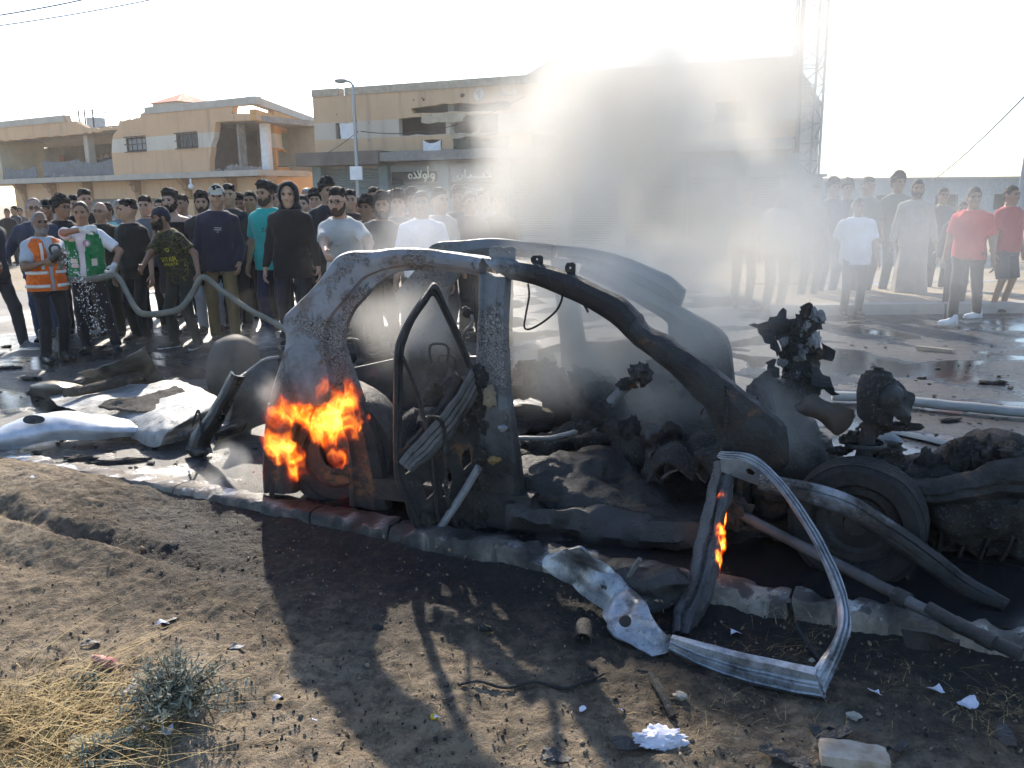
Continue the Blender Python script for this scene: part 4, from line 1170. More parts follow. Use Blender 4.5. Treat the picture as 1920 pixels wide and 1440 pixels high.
# ---------------------------------------------------------------- rear door, swung open on the centre pillar
HL, HW = LZ(886, 800, 0.03)[0], 0.02
DA = math.radians(33)
DD = -EX * math.cos(DA) - EY * math.sin(DA)            # from hinge towards the free edge
DN = unit(np.cross(DD, EZ)); DN = DN if DN[1] < 0 else -DN
DH = car(HL, HW, 0)
def dq(px, py):
    r = ray(px, py)
    t = ((DH - CAMV) @ DN) / (r @ DN)
    p = CAMV + r * t - DH
    return float(p @ DD), float(p[2])
def dfr(a_, z, d): return DH + DD * a_ + EZ * z + DN * d
def D3(px, py, d=0.0):
    a_, z = dq(px, py)
    return dfr(a_, z, d)
door = MB()
ring_o = [(889, 690), (866, 630), (842, 580), (817, 530), (795, 552), (768, 590), (748, 628), (739, 665), (737, 760), (737, 860), (742, 905), (765, 955), (790, 1000)]
ring_i = [(874, 690), (852, 635), (832, 592), (813, 556), (800, 570), (778, 602), (764, 636), (757, 668), (755, 760), (754, 850), (760, 885), (780, 935), (803, 985)]
prof = [(0.0, 0.0), (0.08, 0.022), (0.45, 0.026), (0.55, 0.012), (0.75, 0.014), (0.97, 0.010), (1.0, -0.01), (0.5, -0.03), (0.03, -0.02)]
O = catmull([dq(*p) for p in ring_o], 70); I = catmull([dq(*p) for p in ring_i], 70)
P = np.array([[dfr(*(O[i] * (1 - t) + I[i] * t), d) for t, d in prof] for i in range(70)])
k = len(prof)
door.add(P.reshape(-1, 3), [(i * k + j, i * k + (j + 1) % k, (i + 1) * k + (j + 1) % k, (i + 1) * k + j) for i in range(69) for j in range(k)])
rd = door.build('rear_door', M_CHAR, wreck, True, 32)
def ribbed(edge_a, edge_b, pos, n, ribs, name, mat, parent, amp=0.003, seed=0, thick=0.008, flange=0.0):
    """strip between two traced edges with rolled ribs along its length"""
    A_ = catmull(edge_a, n); B_ = catmull(edge_b, n)
    ts = np.linspace(0, 1, len(ribs))
    P = np.array([[pos(*(A_[i] * (1 - t) + B_[i] * t), i / (n - 1)) for t in ts] for i in range(n)])
    du = np.gradient(P, axis=0); dv = np.gradient(P, axis=1)
    N = np.cross(du, dv); N /= np.linalg.norm(N, axis=2)[..., None] + 1e-12
    if np.mean(N @ (CAMV - P.mean((0, 1)))) < 0: N = -N
    P = P + N * np.array(ribs)[None, :, None]
    P = P + amp * np.stack([fbm(P * 9, 3, seed + q) for q in range(3)], -1)
    return MB().grid(P, thick).build(name, mat, parent, True, 28)
ribbed([(748, 862), (790, 815), (835, 765), (868, 715), (884, 690)], [(770, 880), (810, 850), (850, 808), (876, 765), (892, 735)], lambda x, y, t: D3(x, y, 0.03), 40,
       [0, .012, .012, 0, .014, .014, 0, .016, .016, .004, .016, .01, 0], 'belt_rail', charred('belt_rail_steel', (0.012, 0.012, 0.012), (0.15, 0.148, 0.145), 0.5, 0.35, 0.6, (0.02, 0.02, 0.02), 0.008, 30), rd, 0.006)
ribbed([(752, 850), (790, 808), (832, 752), (856, 700)], [(757, 858), (796, 815), (842, 765), (868, 712)], lambda x, y, t: D3(x, y, -0.03), 30, [0, .01, .01, 0], 'belt_rail', M_CHAR, rd)
pan = [dq(*p) for p in ((760, 890), (800, 862), (850, 812), (892, 750), (902, 800), (905, 900), (898, 985), (860, 1010), (815, 1018), (795, 990), (770, 945))]
hol = [[dq(*p) for p in h] for h in (((793, 908), (808, 896), (814, 925), (800, 938)), ((830, 890), (842, 872), (848, 902), (842, 930), (830, 932)), ((866, 855), (880, 838), (884, 868), (870, 882)), ((862, 925), (876, 915), (880, 945), (866, 952)))]
MB().prism(ccw(rag(pan, 0.006, 0.05, 3)), [ccw(rag(h, 0.006, 0.03, i)) for i, h in enumerate(hol)], lambda a_, z, d: dfr(a_, z, d - 0.02), 0.018).build('inner_panel', M_CHAR, rd, False)
def dtube(pts, r, name, mat, n=30, d=0.03, noise=0.002):
    MB().tube(catmull([D3(x, y, d) for x, y in pts], n), r, 8, noise=noise).build(name, mat, rd)
dtube([(753, 665), (770, 705), (786, 750), (796, 790), (803, 835)], 0.010, 'channel', M_CHAR, d=.02)
dtube([(796, 780), (808, 850), (814, 910), (820, 965), (826, 985)], 0.010, 'channel', M_CHAR, d=.02)
dtube([(820, 988), (842, 955), (868, 915), (896, 868)], 0.021, 'impact_bar', M_GREY, d=.05, noise=.001)
n = 150
cp_ = catmull([D3(x, y, 0.05) for x, y in ((800, 778), (822, 782), (832, 815), (832, 870), (836, 925), (848, 965), (858, 990))], n)
MB().tube(cp_, 0.011 + 0.0028 * np.sin(np.arange(n) * 2.1), 8).build('wiring_conduit', M_CHARR, rd)
dtube([(762, 920), (765, 955), (778, 985), (800, 1022)], 0.008, 'seal_strip', M_CHAR, d=.02)
for i, (x, y, r) in enumerate(((897, 705, .045), (905, 740, .05), (897, 770, .04), (905, 800, .035), (880, 905, .03), (870, 1000, .05), (845, 1008, .04), (890, 985, .05), (820, 1000, .05), (800, 975, .035), (905, 850, .04), (903, 900, .045), (900, 950, .05), (778, 905, .03), (850, 960, .035), (835, 845, .03), (872, 800, .03))):
    MB().blob(D3(x, y, 0.01), (r, r * .8, r * 1.3), i, 0.45, 2.2, 10).build('latch_remains', M_CHARR, rd)
# latch striker and pull remains on the pillar
MB().blob(CAR(942, 803, .02), (.02, .02, .02), 3, .3).build('striker', M_BRIGHT, wreck)
MB().tube([CAR(937, 803, .01), CAR(950, 802, .0)], .008, 6).build('striker_pin', M_BRIGHT, wreck)
MB().blob(CAR(918, 745, .0), (.028, .02, .05), 5, .5, 3).build('latch_remains', simple('burnt_tan_resin', (0.20, 0.16, 0.11), 0.8), wreck)
MB().blob(CAR(926, 863, .0), (.03, .012, .02), 6, .4, 3).build('plate', simple('rusty_brass', (0.22, 0.15, 0.06), 0.6, .4), wreck)
# seat-belt anchor sticking up inside, rear head-restraint loops, seat frames
cwire([(868, 640), (872, 622), (882, 610), (886, 598), (880, 588), (870, 582)], .010, 'belt_anchor', M_GREY, w=.45)
MB().blob(CAR(876, 586, .45), (.032, .02, .03), 9, .3).build('belt_anchor', M_CHAR, wreck)
def loop(px, py, s, w, nm='head_restraint_frame'):
    l, z = LZ(px, py, w)
    pts = [car(l + a_ * s, w, z + b_ * s) for a_, b_ in ((-.5, -1), (-.6, -.2), (-.45, .1), (0, .16), (.45, .1), (.6, -.2), (.5, -1))]
    MB().tube(catmull(pts, 30), .009, 7, noise=.002).build(nm, M_CHAR, wreck)
loop(823, 650, .11, .95); loop(838, 670, .10, 1.15); loop(660, 640, .1, 1.2)
for i, (l, w, z, r) in enumerate(((0.75, .5, .30, (.18, .24, .14)), (0.70, 1.05, .36, (.18, .26, .22)), (1.00, 1.0, .26, (.32, .3, .12)), (1.05, .5, .24, (.28, .24, .10)))):
    MB().blob(car(l, w, z), r, 20 + i, .4, 2.6, 20).build('rear_seat_remains', M_CHARR, wreck)
# collapsed, burnt front seats: lumps of charred foam and cover over the seat frame
M_FOAM = charred('charred_foam', (0.004, 0.004, 0.005), (0.016, 0.015, 0.016), 0.5, 0.28, 0.6, (0.12, 0.08, 0.04), 0.02, 14, 0.05)
def lump(name, parts, mat, amp=0.03, freq=7, vox=0.02, parent=None, k=0.05):
    """several soft masses melted into one surface (a distance field, meshed)"""
    pts = np.array([c for c, r in parts]); rs = np.array([np.broadcast_to(np.asarray(r, float), (3,)) for c, r in parts])
    lo = (pts - rs * 1.25).min(0) - .05; hi = (pts + rs * 1.25).max(0) + .05
    def sdf(X):
        d = None
        for c, r in zip(pts, rs):
            q = (np.linalg.norm((X - c) / r, axis=-1) - 1) * r.min()
            if d is None: d = q
            else:
                h = np.clip(0.5 + 0.5 * (d - q) / k, 0, 1)
                d = d * (1 - h) + q * h - k * h * (1 - h)
        return d + amp * fbm(X * freq, 4, 3)
    v, f = surface_net(sdf, lo, hi, vox)
    return mesh_obj(name, v, f, mat, parent or wreck, True, 180)
lump('front_seat_remains', [(CAR(1010, 900, .30), (.16, .18, .12)), (CAR(1060, 930, .30), (.20, .2, .15)), (CAR(1130, 950, .26), (.24, .18, .14)), (CAR(1200, 940, .30), (.16, .16, .12)), (CAR(1100, 880, .45), (.26, .2, .10)),
                            (CAR(1130, 1000, .25), (.42, .2, .10)), (CAR(1250, 1000, .25), (.16, .16, .10))], M_FOAM, 0.028, 6, 0.014)
lump('front_seat_frame_remains', [(CAR(1222, 845, .45), (.035, .05, .10)), (CAR(1215, 812, .45), (.05, .06, .03)), (CAR(1225, 890, .45), (.05, .07, .06))], M_CHARG, 0.02, 14, 0.010)
lump('front_seat_remains', [(car(1.9, 1.15, .30), (.32, .26, .12)), (car(1.68, 1.12, .42), (.16, .25, .22))], M_CHARR, 0.045, 9, 0.02)
lump('dashboard_remains', [(car(2.45, .55, .36), (.13, .30, .11)), (car(2.48, 1.05, .36), (.14, .35, .12)), (car(2.40, .8, .28), (.16, .3, .10))], M_CHARR, 0.05, 10, 0.02)
lump('console_remains', [(car(2.2, .80, .28), (.34, .15, .12)), (car(1.6, .80, .26), (.3, .14, .1))], M_CHARR, 0.05, 9, 0.025)
for i, (l, w, z, s) in enumerate(((2.26, .30, .34, 1.0), (2.30, .44, .28, .8))):
    # burnt cover scraps curling off the cushion
    ctrl = [[car(l - .12, w, z - .1), car(l, w - .03, z + .02), car(l + .12, w, z - .06)], [car(l - .1, w + .12, z - .04), car(l, w + .12, z + .08 * s), car(l + .14, w + .1, z)], [car(l - .1, w + .22, z - .1), car(l, w + .24, z), car(l + .1, w + .2, z - .1)]]
    MB().grid(patch(ctrl, 20, 20, 0.03, 9, i, .5), .012).build('cover_scrap', M_GREY if i else M_CHARR, wreck)
# steering column, brackets and cross beam
MB().tube([CAR(1118, 786, .62), CAR(1150, 748, .64), CAR(1192, 708, .68)], [.030, .026, .030], 10, noise=.004).build('steering_column', M_GREY, wreck)
MB().tube(catmull([CAR(972, 822, .60), CAR(1040, 820, .6), CAR(1085, 808, .6), CAR(1130, 806, .6)], 24), .014, 8, noise=.004).build('cross_beam', M_GREY, wreck)
for i, (x, y, r) in enumerate(((1128, 776, (.055, .03, .06)), (1098, 800, (.06, .03, .035)), (1150, 800, (.07, .03, .04)), (1185, 802, (.05, .03, .05)), (1200, 700, (.06, .05, .05)), (1175, 720, (.05, .03, .03)))):
    MB().blob(CAR(x, y, .6), r, 60 + i, .55, 3, 12).build('column_bracket', M_CHAR, wreck)
for i, (x, y) in enumerate(((1010, 700), (980, 720), (1040, 730), (1100, 720), (1250, 700), (1280, 720))):
    MB().blob(CAR(x, y, 1.2), (.12, .1, .09), 70 + i, .6, 2.5, 12).build('interior_char', M_CHARR, wreck)
# ---------------------------------------------------------------- front: hinge pillar, bent door frame, wheel, struts
pA, pB = CAR(1365, 852, .04), GV(1282, 1192)
def lean(ya, yb, za=None):
    return lambda x, y, t: YP(x, y, ya * (1 - t) + yb * t)
ribbed([(1343, 860), (1326, 930), (1306, 1010), (1292, 1080), (1264, 1140), (1256, 1184)], [(1388, 872), (1371, 930), (1356, 1010), (1346, 1075), (1326, 1135), (1300, 1197)],
       lean(pA[1], pB[1]), 50, [-.03, .0, .012, .02, .004, .022, .02, .03, .012, .0, -.03], 'hinge_pillar', charred('sooty_pillar_steel', (0.012, 0.012, 0.013), (0.13, 0.13, 0.135), 0.6, 0.22, 0.5, (0.02, 0.02, 0.02), 0.012, 26), wreck, 0.014, 4, 0.02)
tipP = GV(1545, 1302, 0.02)
fA = CAR(1400, 862, .0)
fdr = ribbed([(1345, 858), (1400, 866), (1440, 895), (1480, 945), (1525, 1020), (1557, 1090), (1573, 1142), (1562, 1198), (1527, 1262)], [(1352, 846), (1408, 851), (1453, 886), (1497, 936), (1543, 1010), (1580, 1085), (1595, 1145), (1592, 1200), (1547, 1304)],
       lean(fA[1], tipP[1]), 80, [-.012, .008, .014, .012, .004, .012, .012, .002, .010, .006, -.012], 'front_door_frame', M_BRIGHT, wreck, 0.002, 6, 0.014)
def sillpos(x, y, t):
    return YP(x, y, GV(1258, 1212, .05)[1] * (1 - t) + tipP[1] * t)
ribbed([(1258, 1198), (1330, 1217), (1400, 1235), (1470, 1249), (1530, 1262)], [(1256, 1214), (1330, 1252), (1400, 1277), (1470, 1294), (1548, 1305)], sillpos, 60,
       [-.02, .004, .004, -.008, -.006, .006, .0, .010, .010, .002, .012, .004, -.01], 'door_frame_foot', M_BRIGHT, wreck, 0.002, 7, 0.012)
sail = [(1350, 853), (1392, 856), (1420, 872), (1442, 898), (1450, 918), (1420, 910), (1385, 897), (1352, 884)]
slot = [(1398, 880), (1406, 878), (1416, 886), (1412, 891), (1402, 888)]
yS = float(CAR(1400, 880, -.02)[1])
MB().prism(ccw([(x, -y) for x, y in sail]), [ccw([(x, -y) for x, y in slot])], lambda x, y, d: YP(x, -y, yS + .02 + d + .0004 * (x - 1350)), .012).build('mirror_plate', M_GREY, wreck, False)
# torn grey-blue sill metal with a round hole, lying over the kerb
def gq(x, y, up): return GV(x, y, up)
ctrl = [[gq(1018, 1062, .10), gq(1062, 1090, .04), gq(1128, 1138, .03), gq(1140, 1182, .03), gq(1182, 1208, .02), gq(1228, 1230, .01), gq(1262, 1214, .02)],
        [gq(1022, 1046, .14), gq(1078, 1052, .15), gq(1140, 1094, .13), gq(1168, 1130, .12), gq(1200, 1165, .10), gq(1240, 1205, .05), gq(1264, 1208, .04)],
        [gq(1050, 1034, .17), gq(1085, 1030, .18), gq(1142, 1062, .16), gq(1185, 1106, .15), gq(1212, 1140, .12), gq(1245, 1186, .08), gq(1268, 1200, .05)]]
torn = MB().grid(patch(ctrl, 44, 90, 0.022, 11, 5, .7), 0.012).build('torn_sill', M_BRIGHT, wreck)
hp = gq(1170, 1166, .105)
MB().lathe([(0.0, 0.0), (0.022, 0.0), (0.025, -0.004)], hp + np.array([0, -.03, .02]), axis=unit(CAMV - hp), n=20).build('drain_hole', M_CHAR, torn)
ctrl = [[gq(1120, 1075, .12), gq(1180, 1062, .10), gq(1240, 1062, .10), gq(1290, 1075, .1)], [gq(1130, 1100, .14), gq(1190, 1095, .16), gq(1245, 1090, .16), gq(1290, 1100, .12)], [gq(1160, 1135, .04), gq(1200, 1150, .04), gq(1240, 1140, .03), gq(1270, 1130, .03)]]
MB().grid(patch(ctrl, 26, 40, 0.04, 9, 15, .6), 0.012).build('torn_floor_sheet', M_CHARG, wreck)
MB().tube([gq(1175, 1085, .12), gq(1200, 1048, .16)], .012, 4).build('torn_tab', M_GREY, wreck)
# wheels
def wheel(cp, axis, r, wdt, hub, parent, name='wheel', burnt_tyre=True):
    ax = unit(axis)
    hw2 = wdt / 2
    rt, rm = r, r * 0.66
    tprof = [(rm, -hw2 * .8), (rm * 1.06, -hw2), (rt * .90, -hw2 * 1.02), (rt * .97, -hw2 * .82)]
    for k_ in range(5):
        c0 = -hw2 * .7 + k_ * hw2 * .35
        tprof += [(rt, c0 - hw2 * .13), (rt, c0 + hw2 * .13), (rt * .975, c0 + hw2 * .15), (rt * .975, c0 + hw2 * .20)]
    tprof += [(rt * .97, hw2 * .82), (rt * .90, hw2 * 1.02), (rm * 1.06, hw2), (rm, hw2 * .8), (rm, -hw2 * .8)]
    wh = MB().lathe(tprof, cp, ax, 48, noise=0.006).build(name, M_TYRE, parent, True, 30)
    MB().lathe([(rm, -hw2 * .8), (rm * .93, -hw2 * .55), (rm * .90, hw2 * .6), (rm, hw2 * .8)], cp, ax, 40).build('rim', M_CHARG, wh, True, 30)
    d = MB().lathe([(0.0, -hw2 * .45), (rm * .28, -hw2 * .45), (rm * .32, -hw2 * .30), (rm * .62, -hw2 * .2), (rm * .72, -hw2 * .35), (rm * .92, -hw2 * .3)], cp, ax, 40)
    d.build('disc', M_CHARG, wh, True, 30)
    return wh
fw = CAR(1608, 978, .12)
wax = unit(EY + EX * 0.12)
wheel(fw, wax, 0.288, 0.19, None, wreck)
wheel(car(0.42, .16, .27), EY, 0.27, 0.18, None, wreck)
# ribbed wing rail arching over the wheel down to the road
rE = G(1885, 1135, .02); rA = CAR(1430, 905, .0)
ribbed([(1425, 892), (1530, 911), (1600, 935), (1680, 985), (1760, 1043), (1830, 1092), (1892, 1128)], [(1420, 915), (1520, 942), (1590, 968), (1660, 1016), (1740, 1070), (1812, 1118), (1880, 1142)],
       lean(rA[1] - .05, rE[1]), 70, [-.01, .006, .010, .0, -.004, .008, .012, .012, .0, .008, .006, -.006, .004, -.01], 'wing_rail', burnt('rail_steel', (0.34, 0.36, 0.39), 0.25, 0.55, metal=.3, rust=.6), wreck, 0.004, 9, 0.01)
# steering/drive shaft lying diagonally
s0, s1 = CAR(1385, 962, .1), G(1915, 1226, .07)
sh0 = [YP(x, y, s0[1] * (1 - t) + s1[1] * t) for x, y, t in ((1385, 962, 0), (1480, 1012, .22), (1560, 1052, .4), (1640, 1094, .57), (1720, 1136, .72), (1800, 1176, .85))]
MB().tube(catmull(sh0, 50), 0.024, 12, noise=.003).build('drive_shaft', charred('sooty_shaft_steel', (0.02, 0.02, 0.021), (0.14, 0.14, 0.145), 0.5, 0.3, 0.6, (0.03, 0.025, 0.02), 0.008, 30), wreck)
sh1 = [YP(x, y, s0[1] * (1 - t) + s1[1] * t) for x, y, t in ((1740, 1140, .75), (1800, 1175, .85), (1860, 1202, .93), (1915, 1228, 1.0))]
MB().tube(sh1, [.028, .028, .026, .026], 14).build('drive_shaft_end', M_CHAR, wreck)
for x, y, t, r in ((1690, 1121, .66, .034), (1850, 1199, .92, .031)):
    p = YP(x, y, s0[1] * (1 - t) + s1[1] * t)
    q = unit(np.array(sh0[-1]) - np.array(sh0[0]))
    MB().tube([p - q * .03, p + q * .03], r, 14).build('collar', M_CHAR, wreck)
MB().blob(CAR(1372, 958, .1), (.07, .05, .07), 80, .5, 2.5, 14).build('shaft_joint', M_CHAR, wreck)
ctrl = [[G(1690, 1180, .1), G(1740, 1190, .1), G(1800, 1195, .12)], [G(1700, 1215, .03), G(1750, 1222, .02), G(1800, 1215, .03)]]
MB().grid(patch(ctrl, 14, 14, 0.02, 9, 3), .012).build('shaft_guard', M_CHAR, wreck)
# inner arch, hub and brake behind the wheel
lump('hub_remains', [(CAR(1560, 960, .35), (.14, .12, .14)), (CAR(1480, 960, .38), (.16, .1, .12)), (CAR(1440, 930, .30), (.1, .1, .1))], M_CHAR, 0.04, 9, .022)
# near strut: damper, coil spring, dome tower, torn inner wing
tb, tt = CAR(1612, 900, .30), CAR(1640, 745, .34)
MB().tube([tb, tb * .5 + tt * .5, tt], [.045, .036, .028], 12, noise=.004).build('damper', M_CHAR, wreck)
ax = unit(tt - tb)
e1 = unit(np.cross(ax, EY)); e2 = np.cross(ax, e1)
tq = np.linspace(0, 3.1 * 2 * PI, 110)
cs = np.array([tb + ax * (0.02 + 0.20 * (q / tq[-1])) + (.088 - .012 * q / tq[-1]) * (math.cos(q) * e1 + math.sin(q) * e2) for q in tq])
MB().tube(cs, .011, 7).build('coil_spring', M_CHAR, wreck)
MB().lathe([(0.0, .03), (.02, .03), (.02, .012), (.055, .012), (.06, 0), (.078, -.01), (.085, -.10), (.082, -.20), (.07, -.205), (.07, -.02), (0, -.01)], CAR(1646, 706, .36), ax, 36, noise=.026).build('strut_tower', M_CHARR, wreck)
c0 = lambda x, y, w=.36: CAR(x, y, w)
ctrl = [[c0(1610, 712, .40), c0(1650, 704, .36), c0(1690, 722, .34), c0(1708, 740, .36)], [c0(1612, 735, .36), c0(1655, 738, .26), c0(1695, 752, .27), c0(1710, 760, .34)], [c0(1640, 775, .34), c0(1660, 770, .27), c0(1690, 790, .30), c0(1700, 800, .36)]]
MB().grid(patch(ctrl, 34, 38, .035, 13, 13, .6), .01).build('inner_wing', M_CHAR, wreck)
ctrl = [[c0(1488, 760), c0(1520, 742), c0(1550, 752), c0(1602, 768)], [c0(1500, 775, .33), c0(1530, 770, .3), c0(1560, 775, .32), c0(1600, 785)], [c0(1540, 790), c0(1560, 806), c0(1572, 815), c0(1594, 800)]]
MB().grid(patch(ctrl, 18, 26, .02, 10, 14, .5), .01).build('torn_wing_plate', simple('rusty_plate', (0.075, 0.06, 0.05), 0.75, .2, var=.5), wreck)
for i, (x, y, r) in enumerate(((1600, 825, (.07, .05, .03)), (1660, 840, (.08, .06, .03)), (1640, 800, (.06, .05, .04)), (1690, 800, (.08, .03, .02)), (1655, 870, (.1, .07, .06)), (1575, 845, (.05, .03, .02)))):
    MB().blob(c0(x, y), r, 90 + i, .5, 3, 12).build('mount_remains', M_CHARR, wreck)
# far strut tower: a ragged upright heap
far_w = 1.42
fq_ = lambda x, y, w=far_w: CAR(x, y, w)
lump('strut_tower', [(fq_(1492, 690), (.10, .10, .16)), (fq_(1500, 630), (.10, .09, .12)), (fq_(1490, 740), (.12, .1, .12)), (fq_(1520, 700), (.07, .08, .16)), (fq_(1470, 800), (.18, .14, .14)), (fq_(1500, 860), (.24, .16, .16))], M_CHARR, .04, 10, .02)
for i, pts in enumerate((((1404, 608), (1440, 600), (1462, 650), (1458, 668), (1430, 630)), ((1440, 603), (1468, 577), (1484, 600), (1480, 640), (1452, 640)), ((1435, 680), (1455, 675), (1462, 708), (1442, 712)), ((1540, 640), (1567, 660), (1560, 680), (1535, 676)), ((1518, 680), (1535, 690), (1575, 738), (1560, 742), (1524, 722)), ((1500, 575), (1518, 566), (1525, 590), (1505, 600)))):
    P_ = [LZ(x, y, far_w - .1) for x, y in pts]
    MB().prism(ccw(rag(P_, .014, .025, i)), None, lambda l, z, d, i=i: car(l, far_w - .12 + d + .04 * math.sin(14 * l + i) + .03 * math.sin(23 * z + i), z), .012).build('torn_plate', M_CHAR, wreck, False)
for i in range(22):
    r_ = random.Random(i + 40)
    MB().blob(fq_(r_.uniform(1465, 1535), r_.uniform(585, 720), far_w - .1), r_.uniform(.02, .05), 100 + i, .6, 3, 9).build('melted_bit', M_CHARR if i % 3 else M_GREY, wreck, False)
# engine bay heap and front cross beam at the right
lump('engine_block', [(CAR(1790, 900, .75), (.22, .18, .17)), (CAR(1880, 880, .8), (.22, .2, .2)), (CAR(1740, 900, .6), (.10, .12, .12)), (CAR(1840, 950, .5), (.3, .2, .16))], M_CHARR, .05, 9, .024)
ribbed([(1690, 905), (1750, 905), (1810, 892), (1870, 868), (1930, 860)], [(1695, 940), (1760, 945), (1830, 940), (1880, 930), (1940, 935)], lambda x, y, t: CAR(x, y, .30), 40, [-.02, .0, .015, .02, .012, .02, .0, -.03], 'front_cross_beam', M_CHAR, wreck, .012, 21, .02)
for i, (x, y, r) in enumerate(((1785, 870, (.05, .05, .10)), (1815, 860, (.06, .06, .08)), (1850, 850, (.07, .06, .08)), (1900, 850, (.09, .06, .06)), (1740, 880, (.06, .05, .08)), (1885, 880, (.06, .04, .05)), (1900, 1000, (.16, .1, .14)), (1800, 1000, (.16, .12, .10)), (1760, 1010, (.07, .06, .1)))):
    MB().blob(CAR(x, y, .55), r, 120 + i, .5, 2.5, 14).build('engine_part', M_CHARR, wreck)
for i in range(5):
    MB().tube(catmull([CAR(1710 + 42 * i, 960, .4), CAR(1720 + 45 * i, 1000, .38), CAR(1715 + 40 * i, 1050, .42)], 10), .012, 6, noise=.006).build('hose_remains', M_CHARG, wreck)
# ================================================================== TORN PANELS AND SCRAP ON THE ROAD
def g3(x, y, up=0.0): return G(x, y, up)
M_WHITEP = simple('scuffed_white_paint', (0.50, 0.54, 0.60), 0.45, var=0.12, vscale=9, bump=.2, bscale=60, dark=(0.30, 0.33, 0.38))
a = Mat('ash_silver_sheet')
n1 = a.noise(3.2, 8, 0.68); n2 = a.noise(28, 6, 0.7)
c = a.cr(n1, [(0.30, (0.075, 0.073, 0.068)), (0.50, (0.22, 0.225, 0.225)), (0.72, (0.40, 0.415, 0.43))])
c = a.mix(a.ramp(a.noise(6, 7, .7), 0.58, 0.66), c, (0.09, 0.075, 0.06))
c = a.mix(a.math('MULTIPLY', a.ramp(n2, .58, .68), .7), c, (0.06, 0.055, 0.05))
a.bsdf(c, a.ramp(n2, .3, .7, .5, .75), 0.2, a.bump(a.math('ADD', n1, n2), .6, .012), .35)
M_SILV = a.m
M_PAD = charred('burnt_felt_pad', (0.02, 0.018, 0.017), (0.12, 0.105, 0.09), 0.2, 0.8, 0.98, (0.20, 0.17, 0.13), 0.03, 40, .25)
def panel(name, label, ctrl, m, n, amp, freq, seed, mat, crease=.4, thick=.006, cat='car panel', grp='torn car panels on the road'):
    t = thing(name, label, cat, np.mean(np.array(ctrl).reshape(-1, 3), 0) * np.array([1, 1, 0]), grp)
    o = MB().grid(patch(ctrl, m, n, amp, freq, seed, crease), thick).build('sheet', mat, t, True, 60)
    return t
t = panel('bumper_panel', 'white bumper panel with a lamp hole lying at the left edge of the road',
      [[g3(-40, 852, .0), g3(30, 842, .02), g3(100, 826, .05), g3(180, 822, .04), g3(262, 818, .03)], [g3(-30, 832, .10), g3(35, 815, .13), g3(110, 804, .15), g3(190, 806, .12), g3(275, 812, .06)],
       [g3(5, 800, .16), g3(60, 782, .20), g3(125, 778, .20), g3(200, 788, .15), g3(285, 806, .08)], [g3(30, 790, .12), g3(80, 776, .16), g3(135, 772, .16), g3(210, 780, .12), g3(290, 800, .07)]], 34, 60, .016, 6, 2, M_WHITEP, .5)
hp = g3(65, 795, .175)
MB().prism([(.075 * math.cos(q) * (1 + .15 * math.cos(q)), .038 * math.sin(q)) for q in np.linspace(0, 2 * PI, 18, endpoint=False)], None, lambda x, y, d: hp + np.array([x * .98 + .1 * y, y * .8 - .02, .035 + y * .55 - .08 * x + d]), .006).build('lamp_hole', M_CHAR, t, False)
MB().box(g3(151, 793, .165), (.03, .02, .006), rotm(.4, 0, .2)).build('clip_slot', M_CHAR, t, False)
t = panel('roof_panel', 'large crumpled ash-silver roof panel with burnt felt pads lying left of the car',
      [[g3(92, 744, .05), g3(165, 730, .10), g3(240, 722, .14), g3(300, 716, .15), g3(336, 713, .16)], [g3(105, 756, .09), g3(180, 748, .13), g3(255, 742, .14), g3(330, 732, .18), g3(385, 734, .18)],
       [g3(150, 775, .10), g3(215, 770, .12), g3(280, 764, .17), g3(350, 755, .20), g3(416, 750, .17)], [g3(185, 792, .07), g3(240, 800, .09), g3(292, 806, .13), g3(350, 785, .18), g3(412, 762, .15)], [g3(200, 800, .03), g3(250, 822, .03), g3(296, 838, .02), g3(322, 806, .14), g3(392, 772, .13)]], 50, 70, .024, 5, 5, M_SILV, .6)
def pad(pts, ups, seed):
    P_ = [[g3(x, y, u) for (x, y), u in zip(row, us)] for row, us in zip(pts, ups)]
    MB().grid(patch(P_, 16, 30, .012, 16, seed), .02).build('felt_pad', M_PAD, t)
pad([[(186, 766), (235, 772), (292, 774), (345, 748)], [(205, 752), (250, 752), (300, 744), (345, 736)], [(245, 748), (280, 742), (315, 732), (330, 727)]], [[.155] * 4, [.19] * 4, [.20] * 4], 1)
t2 = t
pad([[(118, 744), (160, 738), (215, 728), (272, 712)], [(120, 732), (165, 728), (215, 716), (268, 706)], [(150, 727), (190, 718), (225, 708), (252, 698)]], [[.14] * 4, [.19] * 4, [.20] * 4], 2)
panel('bent_sheet', 'scorched sheet standing bent into a peak behind the roof panel',
      [[g3(150, 716, .02), g3(205, 722, .02), g3(262, 722, .03), g3(314, 719, .01)], [g3(160, 708, .12), g3(215, 705, .18), g3(262, 692, .24), g3(300, 700, .12)], [g3(150, 703, .14), g3(210, 686, .30), g3(256, 664, .42), g3(276, 660, .42)], [g3(146, 700, .16), g3(208, 682, .33), g3(254, 660, .44), g3(273, 650, .48)]], 26, 36, .02, 5, 9, simple('scorched_olive_sheet', (0.16, 0.165, 0.15), 0.5, .35, var=.5, vscale=5, dark=(.03, .03, .028)), .5)
panel('curled_scrap', 'curled dark scrap lying left of the bent sheet', [[g3(56, 738, .0), g3(95, 748, .01), g3(135, 745, .01), g3(160, 736, .01)], [g3(58, 724, .10), g3(95, 722, .16), g3(130, 728, .13), g3(158, 730, .05)], [g3(60, 722, .03), g3(95, 714, .08), g3(135, 720, .06), g3(160, 726, .02)]], 16, 26, .01, 7, 3, simple('brown_scorched_metal', (0.13, 0.11, 0.085), 0.4, .4, var=.6, vscale=5), .4)
